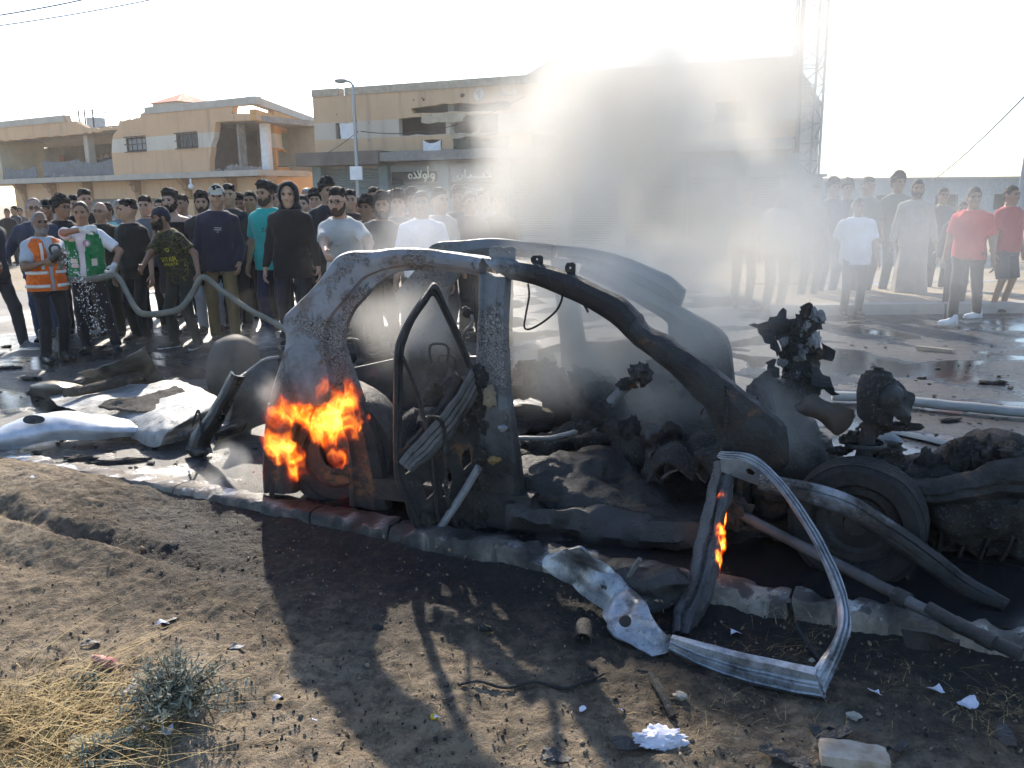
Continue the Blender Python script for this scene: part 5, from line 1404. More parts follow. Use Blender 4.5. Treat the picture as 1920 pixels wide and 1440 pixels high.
t = panel('channel_section', 'grey pressed steel channel with round rivets in front of the roof panel',
      [[g3(292, 838, .0), g3(340, 826, .0), g3(400, 806, .0), g3(462, 790, .0)], [g3(282, 824, .05), g3(335, 815, .05), g3(400, 795, .05), g3(458, 778, .06)], [g3(285, 800, .12), g3(335, 800, .10), g3(398, 780, .11), g3(452, 762, .13)], [g3(300, 790, .17), g3(340, 785, .18), g3(400, 768, .18), g3(446, 752, .18)]], 24, 40, .010, 7, 12, simple('grey_pressed_steel', (0.25, 0.245, 0.23), 0.45, .4, var=.45, vscale=7), .35)
for x, y in ((338, 818), (348, 815), (362, 812), (372, 809), (418, 795), (430, 791)):
    MB().lathe([(0, .008), (.012, .008), (.014, 0), (.02, 0)], g3(x, y, .055) + np.array([0, -.01, .012]), (0, -.8, .6), 10).build('rivet', M_BRIGHT, t)
# black window trim standing on end, hatch pieces near the rear corner
t = thing('window_trim', 'black curved plastic trim standing on end near the rear of the car', 'car trim', g3(372, 858))
yA = float(g3(372, 856)[1])
ribbed([(350, 848), (362, 818), (394, 775), (418, 735), (436, 700)], [(396, 852), (388, 828), (412, 790), (432, 748), (454, 706)], lambda x, y, t_: YP(x, y, yA + .05 * t_), 40, [-.03, .0, .015, .02, .015, 0, -.03], 'trim_blade', simple('black_plastic', (0.014, 0.014, 0.015), 0.35, var=.3), t, .006, 3, .02)
MB().blob(YP(372, 846, yA), (.075, .05, .045), 4, .15, 2, 16).build('trim_foot', simple('black_plastic', (0.014, 0.014, 0.015), 0.35), t)
MB().tube(catmull([YP(378, 815, yA - .03), YP(372, 770, yA), YP(360, 800, yA + .02)], 20), .008, 6).build('trim_stay', M_CHARR, t)
t = thing('hatch_panel', 'smoking dark grey hatch panel leaning against the rear corner', 'car panel', g3(470, 815), 'torn car panels on the road')
yB = float(g3(470, 812)[1])
ctrl = [[YP(428, 722, yB - .2), YP(462, 700, yB), YP(495, 676, yB + .1), YP(520, 672, yB + .15)], [YP(436, 760, yB - .15), YP(465, 752, yB - .05), YP(500, 735, yB), YP(525, 730, yB + .1)], [YP(425, 812, yB - .1), YP(460, 808, yB), YP(495, 795, yB), YP(525, 790, yB)]]
MB().grid(patch(ctrl, 24, 24, .02, 5, 3, .3), .015).build('sheet', simple('scorched_grey_panel', (0.12, 0.12, 0.12), 0.5, .2, var=.5, vscale=5, dark=(.02, .02, .02)), t, True, 60)
MB().tube(catmull([YP(429, 722, yB - .2), YP(462, 699, yB), YP(496, 675, yB + .1), YP(522, 670, yB + .15)], 24), .012, 8).build('rolled_edge', M_GREY, t)
t = thing('seat_back', 'scorched brown rounded seat back upright on the road behind the hatch panel', 'car seat', g3(440, 752))
yC = float(g3(440, 752)[1])
def sbk(x, y, d): return YP(x, y, yC + d)
ctrl = [[sbk(408, 745, .0), sbk(440, 752, -.06), sbk(478, 745, .0)], [sbk(402, 700, .05), sbk(438, 705, -.06), sbk(480, 700, .05)], [sbk(410, 664, .1), sbk(440, 660, .0), sbk(474, 668, .1)], [sbk(425, 650, .14), sbk(444, 645, .12), sbk(462, 652, .14)]]
MB().grid(patch(ctrl, 26, 26, .008, 6, 6), .10).build('cushion', simple('scorched_brown_pad', (0.085, 0.07, 0.058), 0.7, var=.5, vscale=5), t, True, 60)
MB().tube(catmull([sbk(405, 742, -.02), sbk(404, 700, .0), sbk(414, 664, .06), sbk(443, 648, .08), sbk(474, 668, .06), sbk(483, 705, .0)], 40), .018, 8).build('seat_frame', M_CHAR, t)
t = thing('lamp_cluster', 'melted black lamp housing with a glossy lens by the rear bumper', 'car lamp', g3(440, 832))
MB().grid(patch([[g3(405, 828, .0), g3(440, 815, .0), g3(468, 800, .0)], [g3(402, 815, .07), g3(438, 802, .08), g3(466, 790, .08)], [g3(405, 800, .10), g3(436, 790, .12), g3(462, 782, .12)]], 16, 20, .008, 12, 3), .02).build('lens', simple('glossy_black_lens', (.03, .03, .032), .12, var=.3), t)
MB().tube([g3(402, 830, .01), g3(440, 818, .01), g3(470, 803, .01)], .014, 8, noise=.004).build('housing_lip', M_CHAR, t)

# ---- hoses and scrap on the wet road at the right
M_HOSEW = simple('pale_hose', (.30, .31, .31), .8, var=.2, vscale=7)
pts = [g3(1560, 742, .05), g3(1640, 745, .05), g3(1700, 752, .05), g3(1800, 762, .05), g3(1930, 774, .05)]
tag(MB().tube(catmull(pts, 50), .05, 12, flat=.8, noise=.004).build('fire_hose', M_HOSEW), 'thick pale fire hose lying across the wet road behind the strut', 'hose')
pts = [g3(1640, 806, .015), g3(1700, 814, .015), g3(1780, 832, .015), g3(1868, 848, .015)]
tag(MB().tube(catmull(pts, 40), .06, 12, flat=.22, noise=.003).build('flat_hose', simple('flat_blue_hose', (.14, .17, .19), .7, var=.2)), 'flattened blue-grey hose lying in the wet in front of the thick hose', 'hose')
tag(MB().box(g3(1752, 655, .025), (.36, .045, .04), rotm(0, .03, -.62)).build('wood_batten', simple('old_wood', (.28, .24, .19), .9), None, False), 'short wooden batten lying on the wet road at the right', 'wood')
t = thing('ribbed_duct', 'torn grey-blue plastic duct beside the suspension strut', 'duct', CAR(1668, 845, .75))
MB().grid(patch([[CAR(1640, 815, .8), CAR(1670, 812, .8), CAR(1688, 822, .8)], [CAR(1640, 830, .72), CAR(1670, 828, .7), CAR(1690, 834, .72)], [CAR(1645, 850, .8), CAR(1670, 850, .8), CAR(1685, 850, .8)]], 10, 14, .01, 9, 3), .02).build('duct_shell', simple('duct_plastic', (.12, .14, .15), .6), t)
# far median: raised kerb with sand where the right crowd stands
md = thing('median_kerb', 'long pale concrete kerb of the median at the feet of the right crowd', 'kerb', g3(1700, 575))
y0 = float(g3(1700, 590)[1])
x = g3(1440, 590)[0]; k = 0
while x < g3(2000, 590)[0] + .5:
    b = MB().box((x + .62, y0 + .12 + .02 * math.sin(k), .075), (1.22, .24, .15)); b.build('kerb_stone', simple('median_concrete', (.36, .34, .31), .9, var=.25), md, False)
    x += 1.25; k += 1
X, Y = np.meshgrid(np.linspace(float(g3(1440, 590)[0]), 40, 60), np.linspace(y0 + .22, y0 + 3.2, 16), indexing='ij')
tag(MB().grid(np.stack([X, Y, .13 + .02 * fbm(np.stack([X, Y, X * 0], -1) * 1.5, 3, 4)], -1)).build('median', M_DUST), kind='structure')
# loose scrap on the road
rr = random.Random(21)
sc = MB()
for k in range(420):
    if k < 200: x, y = rr.uniform(0, 480), rr.uniform(650, 900)
    else: x, y = rr.uniform(1480, 1920), rr.uniform(640, 1000)
    p = G(x, y)
    if (p - KA) @ KN < .2: continue
    s = rr.choice((.006, .008, .012, .02)) * rr.uniform(.6, 1.3)
    sc.blob(p + np.array([0, 0, s * .4]), (s * rr.uniform(.8, 2.2), s, s * .5), k, .5, 2, 5, rotm(0, 0, rr.uniform(0, 6)))
tag(sc.build('road_scrap', M_CHARR, None, False), 'small charred crumbs scattered on the wet road', 'debris', kind='stuff')
for i, (x, y, l, r) in enumerate(((12, 692, .10, .2), (60, 712, .14, -.3), (150, 862, .10, .1), (225, 868, .16, .2), (12, 652, .06, 0), (1780, 790, .08, .3), (1860, 720, .12, -.2))):
    p = G(x, y)
    tag(MB().blob(p + np.array([0, 0, .012]), (l, .03, .018), 200 + i, .6, 3, 9, rotm(0, 0, r)).build('charred_scrap', M_CHARR), ('twisted charred scrap at the far left of the road', 'long charred sliver below the boots at far left', 'flat charred flake on the road near the kerb', 'wider charred flake on the road near the kerb', 'small charred bit near the left frame edge', 'charred bit beside the thick pale hose', 'charred sliver farther up the wet road at right')[i], 'debris', 'charred scrap on the road')
# ================================================================== PEOPLE
class Field:
    """distance grid on uneven axes; each primitive touches only its own block"""
    def __init__(s, lo, hi, h, bands=()):
        s.ax = []
        for k in range(3):
            fine = [(c[k] - r, c[k] + r, f) for c, r, f in bands]
            x, out = lo[k], []
            while x < hi[k]:
                out.append(x)
                st = h
                for a, b, f in fine:
                    if a - f <= x <= b: st = min(st, f)
                x += st
            out.append(x)
            s.ax.append(np.array(out))
        s.D = np.full([len(q) for q in s.ax], 0.25)
    def block(s, lo, hi, m=0.07):
        sl = tuple(slice(max(0, int(np.searchsorted(q, l - m)) - 1), int(np.searchsorted(q, h + m)) + 1) for q, l, h in zip(s.ax, lo, hi))
        xyz = np.meshgrid(*[q[k] for q, k in zip(s.ax, sl)], indexing='ij', sparse=True)
        return sl, xyz
    def put(s, d, sl, k=0.03, mode='u'):
        A = s.D[sl]
        if mode == 'u':
            h = np.clip(0.5 + 0.5 * (A - d) / k, 0, 1)
            s.D[sl] = A * (1 - h) + d * h - k * h * (1 - h)
        elif mode == 's':          # smooth subtraction
            d = -d
            h = np.clip(0.5 - 0.5 * (A - d) / k, 0, 1)
            s.D[sl] = A * (1 - h) + d * h + k * h * (1 - h)
    def cap(s, a, b, ra, rb, k=0.03, flat=False):
        a, b = np.asarray(a, float), np.asarray(b, float)
        r = max(ra, rb)
        sl, (x, y, z) = s.block(np.minimum(a, b) - r, np.maximum(a, b) + r)
        ba = b - a; L2 = ba @ ba + 1e-12
        t = ((x - a[0]) * ba[0] + (y - a[1]) * ba[1] + (z - a[2]) * ba[2]) / L2
        h = np.clip(t, 0, 1)
        d = np.sqrt((x - a[0] - ba[0] * h) ** 2 + (y - a[1] - ba[1] * h) ** 2 + (z - a[2] - ba[2] * h) ** 2) - (ra + (rb - ra) * h)
        if flat:
            d = np.maximum(d, (t - 1) * math.sqrt(L2))
        s.put(d, sl, k)
    def ell(s, c, r, k=0.03, R=None, mode='u'):
        c, r = np.asarray(c, float), np.asarray(r, float)
        m = r.max() if R is not None else r
        sl, (x, y, z) = s.block(c - m, c + m)
        p = [x - c[0], y - c[1], z - c[2]]
        if R is not None:
            p = [R[0, i] * p[0] + R[1, i] * p[1] + R[2, i] * p[2] for i in range(3)]
        d = (np.sqrt((p[0] / r[0]) ** 2 + (p[1] / r[1]) ** 2 + (p[2] / r[2]) ** 2) - 1) * r.min()
        s.put(d, sl, k, mode)
    def mesh(s):
        return net(s.D, *s.ax)

def smin(a, b, k):
    h = np.clip(0.5 + 0.5 * (a - b) / k, 0, 1)
    return a * (1 - h) + b * h - k * h * (1 - h)
def smax(a, b, k): return -smin(-a, -b, k)
def s_ell(x, y, z, c, r):
    return (np.sqrt(((x - c[0]) / r[0]) ** 2 + ((y - c[1]) / r[1]) ** 2 + ((z - c[2]) / r[2]) ** 2) - 1) * min(r)
def s_cap(x, y, z, a, b, ra, rb):
    a, b = np.asarray(a, float), np.asarray(b, float); ba = b - a
    h = np.clip(((x - a[0]) * ba[0] + (y - a[1]) * ba[1] + (z - a[2]) * ba[2]) / (ba @ ba), 0, 1)
    return np.sqrt((x - a[0] - ba[0] * h) ** 2 + (y - a[1] - ba[1] * h) ** 2 + (z - a[2] - ba[2] * h) ** 2) - (ra + (rb - ra) * h)
def skull(x, y, z):
    d = s_ell(x, y, z, (0, .008, .016), (.074, .094, .102))
    return smin(d, s_ell(x, y, z, (0, -.022, -.054), (.054, .064, .066)), .04)
def head_sdf(x, y, z):
    d = skull(x, y, z)
    d = smin(d, s_ell(x, y, z, (0, -.064, -.097), (.022, .020, .017)), .025)
    for sx in (-1, 1):
        d = smin(d, s_ell(x, y, z, (sx * .041, -.062, -.022), (.02, .02, .018)), .02)
    d = smin(d, s_cap(x, y, z, (-.036, -.080, .030), (.036, -.080, .030), .011, .011), .016)
    for sx in (-1, 1):
        d = smax(d, -s_ell(x, y, z, (sx * .031, -.097, .011), (.018, .018, .012)), .012)
    d = smin(d, s_cap(x, y, z, (0, -.086, .012), (0, -.106, -.028), .008, .013), .012)
    d = smin(d, s_cap(x, y, z, (-.018, -.083, -.062), (.018, -.083, -.062), .009, .009), .010)
    d = smax(d, -s_ell(x, y, z, (0, -.098, -.062), (.022, .012, .0035)), .006)
    for sx in (-1, 1):
        d = smin(d, s_ell(x, y, z, (sx * .077, .012, -.004), (.009, .019, .031)), .008)
    return d
def region_mesh(fn, lo, hi, h):
    xs, ys, zs = [np.arange(a, b + h, h) for a, b in zip(lo, hi)]
    X, Y, Z = np.meshgrid(xs, ys, zs, indexing='ij')
    v, f = net(fn(X, Y, Z), xs, ys, zs)
    return v, f
def shared(name, v, f, smooth=True, angle=180):
    me = bpy.data.meshes.new(name)
    me.from_pydata(v.tolist(), [], f.tolist())
    me.polygons.foreach_set('use_smooth', [smooth] * len(me.polygons))
    if angle < 180: me.set_sharp_from_angle(angle=math.radians(angle))
    return me
NZ = lambda X, Y, Z, fr, sd, o=3: fbm(np.stack([X, Y, Z], -1) * fr, o, sd)
def hair_fn(front, side_, back, thick, top, fr, sd, amp):
    def fn(X, Y, Z):
        off = thick + top * np.clip((Z - .05) / .06, 0, 1) + amp * NZ(X, Y, Z, fr, sd)
        d = s_ell(X, Y, Z, (0, .008, .016), (.074, .094, .102))
        d = smin(d, s_ell(X, Y, Z, (0, .012, -.05), (.060, .062, .06)), .03) - off
        line = np.interp(Y, [-.10, -.055, -.02, .03, .10], [front, front - .012, side_, side_ * .6 + back * .4, back])
        return np.maximum(d, line - Z + .004 * NZ(X, Y, Z, 60, sd + 3, 2))
    return fn
HB = ((-.13, -.15, -.13), (.13, .15, .17))
HAIR = {}
for nm, args in dict(short=(.076, .004, -.07, .005, .006, 40, 1, .004), quiff=(.070, .010, -.065, .006, .026, 26, 2, .012), curly=(.064, .004, -.07, .012, .020, 34, 3, .018),
                     fade=(.074, .036, .0, .003, .018, 30, 4, .008), receding=(.098, .005, -.075, .006, .003, 40, 5, .003), fringe=(.20, .012, -.075, .006, .0, 40, 6, .003)).items():
    HAIR[nm] = shared('hair_' + nm, *region_mesh(hair_fn(*args), *HB, .008))
def beard_fn(thick, low, mous=True, amp=.004):
    def fn(X, Y, Z):
        d = skull(X, Y, Z)
        d = smin(d, s_ell(X, Y, Z, (0, -.064, -.097), (.022, .020, .017)), .025) - thick - amp * NZ(X, Y, Z, 50, 8)
        top = np.interp(np.abs(X), [0, .022, .03, .055, .08], [-.040, -.042, -.066, -.040, -.004])
        top = np.where(Y > -.03, np.minimum(top + .03, .0), top)
        d = np.maximum(d, Z - top)
        d = np.maximum(d, Y - .004)
        return np.maximum(d, low - Z)
    return fn
BEARD = {'full': shared('beard_full', *region_mesh(beard_fn(.014, -.145), *HB, .008)), 'short': shared('beard_short', *region_mesh(beard_fn(.0055, -.122, amp=.002), *HB, .008))}
v, f = region_mesh(lambda X, Y, Z: s_cap(X, Y, Z, (-.026, -.084, -.052), (.026, -.084, -.052), .008, .008) - .003 * NZ(X, Y, Z, 60, 4), *HB, .006)
BEARD['moustache'] = shared('moustache', v, f)
v, f = region_mesh(lambda X, Y, Z: s_cap(X, Y, Z, (.048, -.084, .026), (.016, -.093, .029), .0045, .006), (0, -.12, 0), (.07, -.06, .06), .0045)
BROW = shared('eyebrow', v, f)
v, f = region_mesh(lambda X, Y, Z: s_ell(X, Y, Z, (.031, -.080, .011), (.0125, .0115, .0075)), (0, -.11, -.02), (.06, -.05, .04), .0045)
EYES = shared('eye', v, f)
MIRX = Matrix.Scale(-1, 4, (1, 0, 0))
def cap_fn(X, Y, Z):
    d = s_ell(X, Y, Z, (0, .010, .028), (.083, .102, .104))
    d = np.maximum(d, .030 - .04 * np.clip(Y / .1, -.4, 1) - Z)
    vis = s_ell(X, Y, Z, (0, -.105, .040), (.070, .075, .012))
    vis = np.maximum(vis, np.abs(Z - .040 - .22 * (Y + .105) + 1.2 * X * X) - .006)
    return np.minimum(d, vis)
CAPM = shared('cap', *region_mesh(cap_fn, (-.13, -.20, -.13), (.13, .15, .17), .008))
def hood_fn(X, Y, Z):
    o = s_ell(X, Y, Z, (0, .014, .005), (.108, .125, .140))
    o = smin(o, s_ell(X, Y, Z, (0, .03, -.13), (.12, .11, .06)), .04) - .004 * NZ(X, Y, Z, 14, 3)
    i = s_ell(X, Y, Z, (0, -.06, -.012), (.074, .115, .112))
    return np.maximum(o, -i)
HOOD = shared('hood', *region_mesh(hood_fn, (-.16, -.17, -.22), (.16, .18, .18), .010))
def glasses_mesh():
    b = MB()
    for sx in (-1, 1):
        t = np.linspace(0, 2 * PI, 14)
        b.tube([(sx * .032 + .023 * math.cos(q), -.108, .010 + .017 * math.sin(q)) for q in t], .0026, 5, cap=False)
        b.tube([(sx * .055, -.106, .014), (sx * .080, -.04, .012), (sx * .083, .02, .006)], .0022, 5)
    b.tube([(-.010, -.109, .014), (.010, -.109, .014)], .0024, 5)
    return shared('glasses', np.array(b.v), np.array([list(q) if len(q) == 4 else list(q)[:4] for q in b.f]))
GLAS = glasses_mesh()
def shoe_fn(sole=True):
    def fn(X, Y, Z):
        d = s_ell(X, Y, Z, (0, .02, .045), (.042, .075, .055))
        d = smin(d, s_ell(X, Y, Z, (.004, -.11, .032), (.046, .095, .036)), .04)
        d = smin(d, s_cap(X, Y, Z, (0, .03, .05), (0, .035, .10), .042, .044), .02)
        return np.maximum(d, .004 - Z)
    return fn
SB_ = ((-.08, -.23, -.02), (.08, .13, .18))
SHOE = shared('shoe', *region_mesh(shoe_fn(), *SB_, .011))
def sole_fn(X, Y, Z):
    d = np.minimum(np.hypot(X / .048, (Y + .105) / .105) - 1, np.hypot(X / .040, (Y - .03) / .075) - 1)
    d = np.minimum(d, np.maximum(np.abs(X) - .036, np.maximum(-.105 - Y, Y - .03)) / .05) * .045
    return np.maximum(d, np.abs(Z - .012) - .012)
SOLE = shared('sole', *region_mesh(sole_fn, (-.08, -.24, -.02), (.08, .13, .06), .009))
def boot_fn(X, Y, Z):
    d = s_ell(X, Y, Z, (0, .02, .05), (.048, .08, .06))
    d = smin(d, s_ell(X, Y, Z, (.004, -.11, .040), (.052, .10, .045)), .04)
    d = smin(d, s_cap(X, Y, Z, (0, .03, .06), (0, -.035, .42), .052, .074), .03)
    d = d + .003 * NZ(X, Y, Z, 22, 2)
    return np.maximum(np.maximum(d, .004 - Z), Z - .40)
BOOT = shared('boot', *region_mesh(boot_fn, (-.10, -.24, -.02), (.10, .14, .44), .013))

SKIN = {}
def skin(t):
    cols = {'a': (0.40, 0.235, 0.150), 'b': (0.31, 0.175, 0.105), 'c': (0.46, 0.285, 0.195), 'd': (0.22, 0.12, 0.072)}
    return simple('skin_' + t, cols[t], 0.55, var=0.16, vscale=14, bump=0.15, bscale=120, bdist=0.002, spec=0.4)
def cloth(col, rough=0.9):
    nm = 'cloth_%02x%02x%02x' % tuple(int(255 * q) for q in col)
    if nm in MATS: return MATS[nm]
    a = Mat(nm)
    n1 = a.noise(5, 4, 0.6); n2 = a.noise(1.0, 5, 0.55, vec=a.mapped((16, 16, 7)), dist=0.8); n3 = a.noise(300, 2, 0.5)
    c = a.cr(n1, [(0.3, tuple(q * 0.82 for q in col)), (0.7, tuple(min(1, q * 1.1) for q in col))])
    a.bsdf(c, rough, 0, a.bump(a.math('ADD', n2, a.math('MULTIPLY', n3, 0.06)), 0.55, 0.02), 0.2, **{'Sheen Weight': 0.15})
    MATS[nm] = a.m
    return a.m
def haircol(t):
    return {'k': simple('hair_black', (0.011, 0.009, 0.008), 0.8, var=0.4, vscale=60, bump=0.8, bscale=160, bdist=0.006),
            'g': simple('hair_grey', (0.22, 0.21, 0.20), 0.6, var=0.35, vscale=60, bump=0.8, bscale=160, bdist=0.006),
            'b': simple('hair_brown', (0.045, 0.025, 0.014), 0.55, var=0.3, vscale=60, bump=0.8, bscale=160, bdist=0.006)}[t]
M_EYE = simple('dark_eye', (0.035, 0.028, 0.026), 0.15, var=0.1)
M_GLASSES = simple('glasses_frame', (0.02, 0.02, 0.02), 0.3)

TZ = [0.82, 0.88, 0.95, 1.07, 1.20, 1.32, 1.38, 1.42, 1.455, 1.49]
TW = [.168, .172, .170, .152, .165, .180, .168, .132, .092, .064]
TD = [.118, .122, .120, .107, .115, .124, .114, .096, .076, .062]
def ik(S, T, l1, l2, pole):
    S, T = np.asarray(S, float), np.asarray(T, float)
    d = T - S; L = np.linalg.norm(d)
    if L > (l1 + l2) * .995:
        T = S + d / L * (l1 + l2) * .995; d = T - S; L = np.linalg.norm(d)
    a = (l1 ** 2 - l2 ** 2 + L ** 2) / (2 * L)
    h = math.sqrt(max(l1 ** 2 - a ** 2, 1e-6))
    u = d / L
    p = np.asarray(pole, float); p = unit(p - u * (p @ u))
    return S + u * a + p * h, T

NPEOPLE = 0
def person(label, hx, hy, Y, yaw=0, group=None, skin_t='a', hair='short', hc='k', beard=None, head_yaw=0, head_pitch=0, lean=0, side_lean=0, build=1.0,
           shirt='tee', sc=(0.02, 0.02, 0.02), hem=0.84, pants=(0.02, 0.02, 0.024), pant='long', shoes=(0.02, 0.018, 0.017), shoe='shoe', sole=(0.25, 0.24, 0.22),
           L=None, R=None, feet=None, cap=None, hood=None, glasses=False, gloves=None, res=0.017, collar=False, curl=(0.5, 0.5), poleL=None, poleR=None, hdir=None, thobe=False, foot_xy=None):
    """a standing figure placed by the pixel of its crown at depth Y; local frame faces -Y"""
    global NPEOPLE
    top = YP(hx, hy, Y)
    H = top[2]
    s = H / 1.75 / (1 - 0.35 * (1 - math.cos(math.radians(lean))))
    lr = math.radians(lean)
    off = np.array([math.sin(math.radians(yaw)) * 0, 0, 0])
    Rz = rotm(0, 0, math.radians(yaw))
    headoff = Rz @ np.array([math.sin(math.radians(side_lean)) * .7 * s, -math.sin(lr) * 0.72 * s, 0])
    base = np.array([top[0] - headoff[0], Y - headoff[1], 0.0])
    root = thing('person', label, 'person', base, group, math.radians(yaw))
    LR = rotm(lr, math.radians(side_lean), 0)     # upper body lean: +x rotation tips the head towards -Y
    piv = np.array([0, 0, .95])
    up = lambda p: piv + LR @ (np.asarray(p, float) - piv)
    hn = up((0, -.01, 1.60 + .03))
    HR = LR @ rotm(math.radians(head_pitch), 0, 0) if False else rotm(0, 0, math.radians(head_yaw)) @ rotm(math.radians(head_pitch) + lr * .3, 0, 0)
    hc_ = up((0, -.008, 1.617)); HS = 1.07
    b = build
    sh = {q: up((q * .160 * b, 0, 1.362)) for q in (1, -1)}
    tgt = {1: L, -1: R}; pol = {1: poleL, -1: poleR}
    el, wr, hd = {}, {}, {}
    for q in (1, -1):
        T = tgt[q]
        if T is None:
            T = (q * .27 * b, -.05, .84)
        elif len(T) == 4:        # ('px', x, y, depth): a place seen in the photograph
            T = Rz.T @ (YP(T[1], T[2], T[3]) - base) / s
        el[q], wr[q] = ik(sh[q], T, .285, .255, pol[q] or (q * .35, .8, -.3))
        hd[q] = unit(wr[q] - el[q])
    fx = feet or ((.105, .0, 8), (-.105, .0, -8))
    hip = {1: np.array([.092, 0, .90]), -1: np.array([-.092, 0, .90])}
    ank = {1: np.array([fx[0][0], fx[0][1] + .03, .085]), -1: np.array([fx[1][0], fx[1][1] + .03, .085])}
    kn = {}
    for q in (1, -1):
        kn[q], ank[q] = ik(hip[q], ank[q], .43, .41, (q * .10, -1, 0))
    allp = np.array(list(el.values()) + list(wr.values()) + list(ank.values()) + [hc_, (0, 0, 0), sh[1], sh[-1]])
    lo = allp.min(0) - np.array([.22, .26, .12]); hi = allp.max(0) + np.array([.22, .22, .2])
    lo[2] = -.02
    bands = [(hc_ + np.array([0, -.01, -.01]), .125, .0095)] + [(wr[q] + hd[q] * .08, .095, .0095) for q in (1, -1)]
    if res > .02: bands = [(hc_, .12, .013)]
    def torso(Fd, grow, zlo, zhi, k=.03, wr_amp=0.0, wid=1.0):
        sl, (x, y, z) = Fd.block(lo + .05, hi - .02, 0)
        p = [x, y, z - .95]
        Q = [LR[0, i] * p[0] + LR[1, i] * p[1] + LR[2, i] * p[2] for i in range(3)]
        Q[2] = Q[2] + .95
        low = Q[2] < .95
        Q[0] = np.where(low, x + 0 * y + 0 * z, Q[0]); Q[1] = np.where(low, y + 0 * x + 0 * z, Q[1]); Q[2] = np.where(low, z + 0 * x + 0 * y, Q[2])
        tz = np.clip(Q[2], TZ[0] if zlo > .7 else -1, TZ[-1])
        w = np.interp(tz, TZ, TW) * b * wid + grow; d_ = np.interp(tz, TZ, TD) * (b * .6 + .4) + grow
        if b > 1.08:
            d_ = d_ + .05 * (b - 1) / .2 * np.exp(-((tz - 1.05) / .14) ** 2)
        nrm = (np.abs(Q[0] / w) ** 2.2 + np.abs((Q[1] + .0) / d_) ** 2.2 + 1e-9) ** (1 / 2.2)
        d = (nrm - 1) * np.minimum(w, d_)
        if wr_amp:
            d = d + wr_amp * fbm(np.stack([Q[0] * 9, Q[1] * 9, Q[2] * 6 + Q[0] * 4], -1), 3, int(H * 100) % 50)
        d = np.maximum(np.maximum(d, zlo - Q[2]), Q[2] - zhi)
        Fd.put(d, sl, k)
    def finish(Fd, name, mat, parent=root):
        v, f = Fd.mesh()
        return mesh_obj(name, v * s, f, mat, parent, True, 180, local=True)
    # ---- body
    B = Field(lo, hi, res, bands)
    torso(B, -.012, .80, 1.50)
    for q in (1, -1):
        B.cap(up((q * .10 * b, 0, 1.385)), sh[q], .050, .050, .04)
        B.cap(sh[q], el[q], .050 * b, .039 * b, .04); B.cap(el[q], wr[q], .040 * b, .026, .02)
        fwd = unit(np.cross(hd[q], np.array([q, 0, 0]) - hd[q] * (hd[q][0] * q)) * q)
        if fwd[1] > 0: fwd = -fwd
        nrm = np.cross(hd[q], fwd) * q
        nrm = nrm if nrm @ np.array([-q, 0, 0]) > 0 else -nrm
        Rm = np.stack([hd[q], fwd, nrm], 1)
        B.ell(wr[q] + hd[q] * .055, (.055, .042, .019), .015, Rm)
        if res <= .02:
            cu = curl[0 if q == 1 else 1]
            for i, (o, ln) in enumerate(((.030, .070), (.010, .080), (-.010, .075), (-.029, .058))):
                p0 = wr[q] + hd[q] * .095 + fwd * o
                a1, a2 = cu * .9, cu * 2.2
                p1 = p0 + (hd[q] * math.cos(a1) + nrm * math.sin(a1)) * ln * .5
                p2 = p1 + (hd[q] * math.cos(a2) + nrm * math.sin(a2)) * ln * .5
                B.cap(p0, p1, .0105, .0098, .006); B.cap(p1, p2, .0098, .0088, .004)
            t0 = wr[q] + hd[q] * .025 + fwd * .030
            t1 = t0 + unit(hd[q] * .7 + fwd * .55 + nrm * .35) * .045
            B.cap(t0, t1, .014, .0115, .012); B.cap(t1, t1 + unit(hd[q] * .9 + fwd * .15 + nrm * .5) * .032, .0112, .0095, .005)
        if thobe: continue
        B.cap(hip[q], kn[q], .072 * b, .050, .04); B.cap(kn[q], ank[q] + np.array([0, 0, -.02]), .050, .036, .02)
    B.cap(up((0, .008, 1.44)), hc_ + HR @ np.array([0, .012, -.06]), .064 * (b * .5 + .5), .055, .03)
    sl, (x, y, z) = B.block(hc_ - .14, hc_ + .14, .02)
    p = [x - hc_[0], y - hc_[1], z - hc_[2]]
    p = [(HR[0, i] * p[0] + HR[1, i] * p[1] + HR[2, i] * p[2]) / HS for i in range(3)]
    B.put(head_sdf(*p) * HS, sl, .02)
    sm = skin(skin_t)
    finish(B, 'body', sm)
    # ---- head pieces (shared meshes, placed in the head frame)
    M4 = Matrix(np.vstack([np.hstack([HR * s * HS, (hc_ * s)[:, None]]), [0, 0, 0, 1]]).tolist())
    def hp_(nm, me, mat, tweak=None):
        o = bpy.data.objects.new(nm, me)
        if not me.materials: me.materials.append(mat)
        o.parent = root
        o.matrix_local = M4 @ tweak if tweak else M4
        o.material_slots[0].link = 'OBJECT'; o.material_slots[0].material = mat
        link(o)
        return o
    if hair and not hood: hp_('hair', HAIR[hair], haircol(hc))
    if res <= .02 or True:
        
        for tw_ in (None, MIRX):
            hp_('eyebrow', BROW, haircol('k' if hc == 'g' else hc), tw_); hp_('eye', EYES, M_EYE, tw_)
    if beard: hp_('moustache' if beard == 'moustache' else 'beard', BEARD[beard], simple('stubble', (.075, .046, .032), .8, var=.3, vscale=80) if beard == 'short' and hc != 'g' else haircol(hc if beard != 'moustache' else 'k'))
    if cap: hp_('cap', CAPM, cloth(cap))
    if hood: hp_('hood', HOOD, cloth(hood))
    if glasses: hp_('glasses', GLAS, M_GLASSES)
    # ---- shirt
    S = Field(lo, hi, res)
    g = .014
    zl_ = .06 if thobe else hem
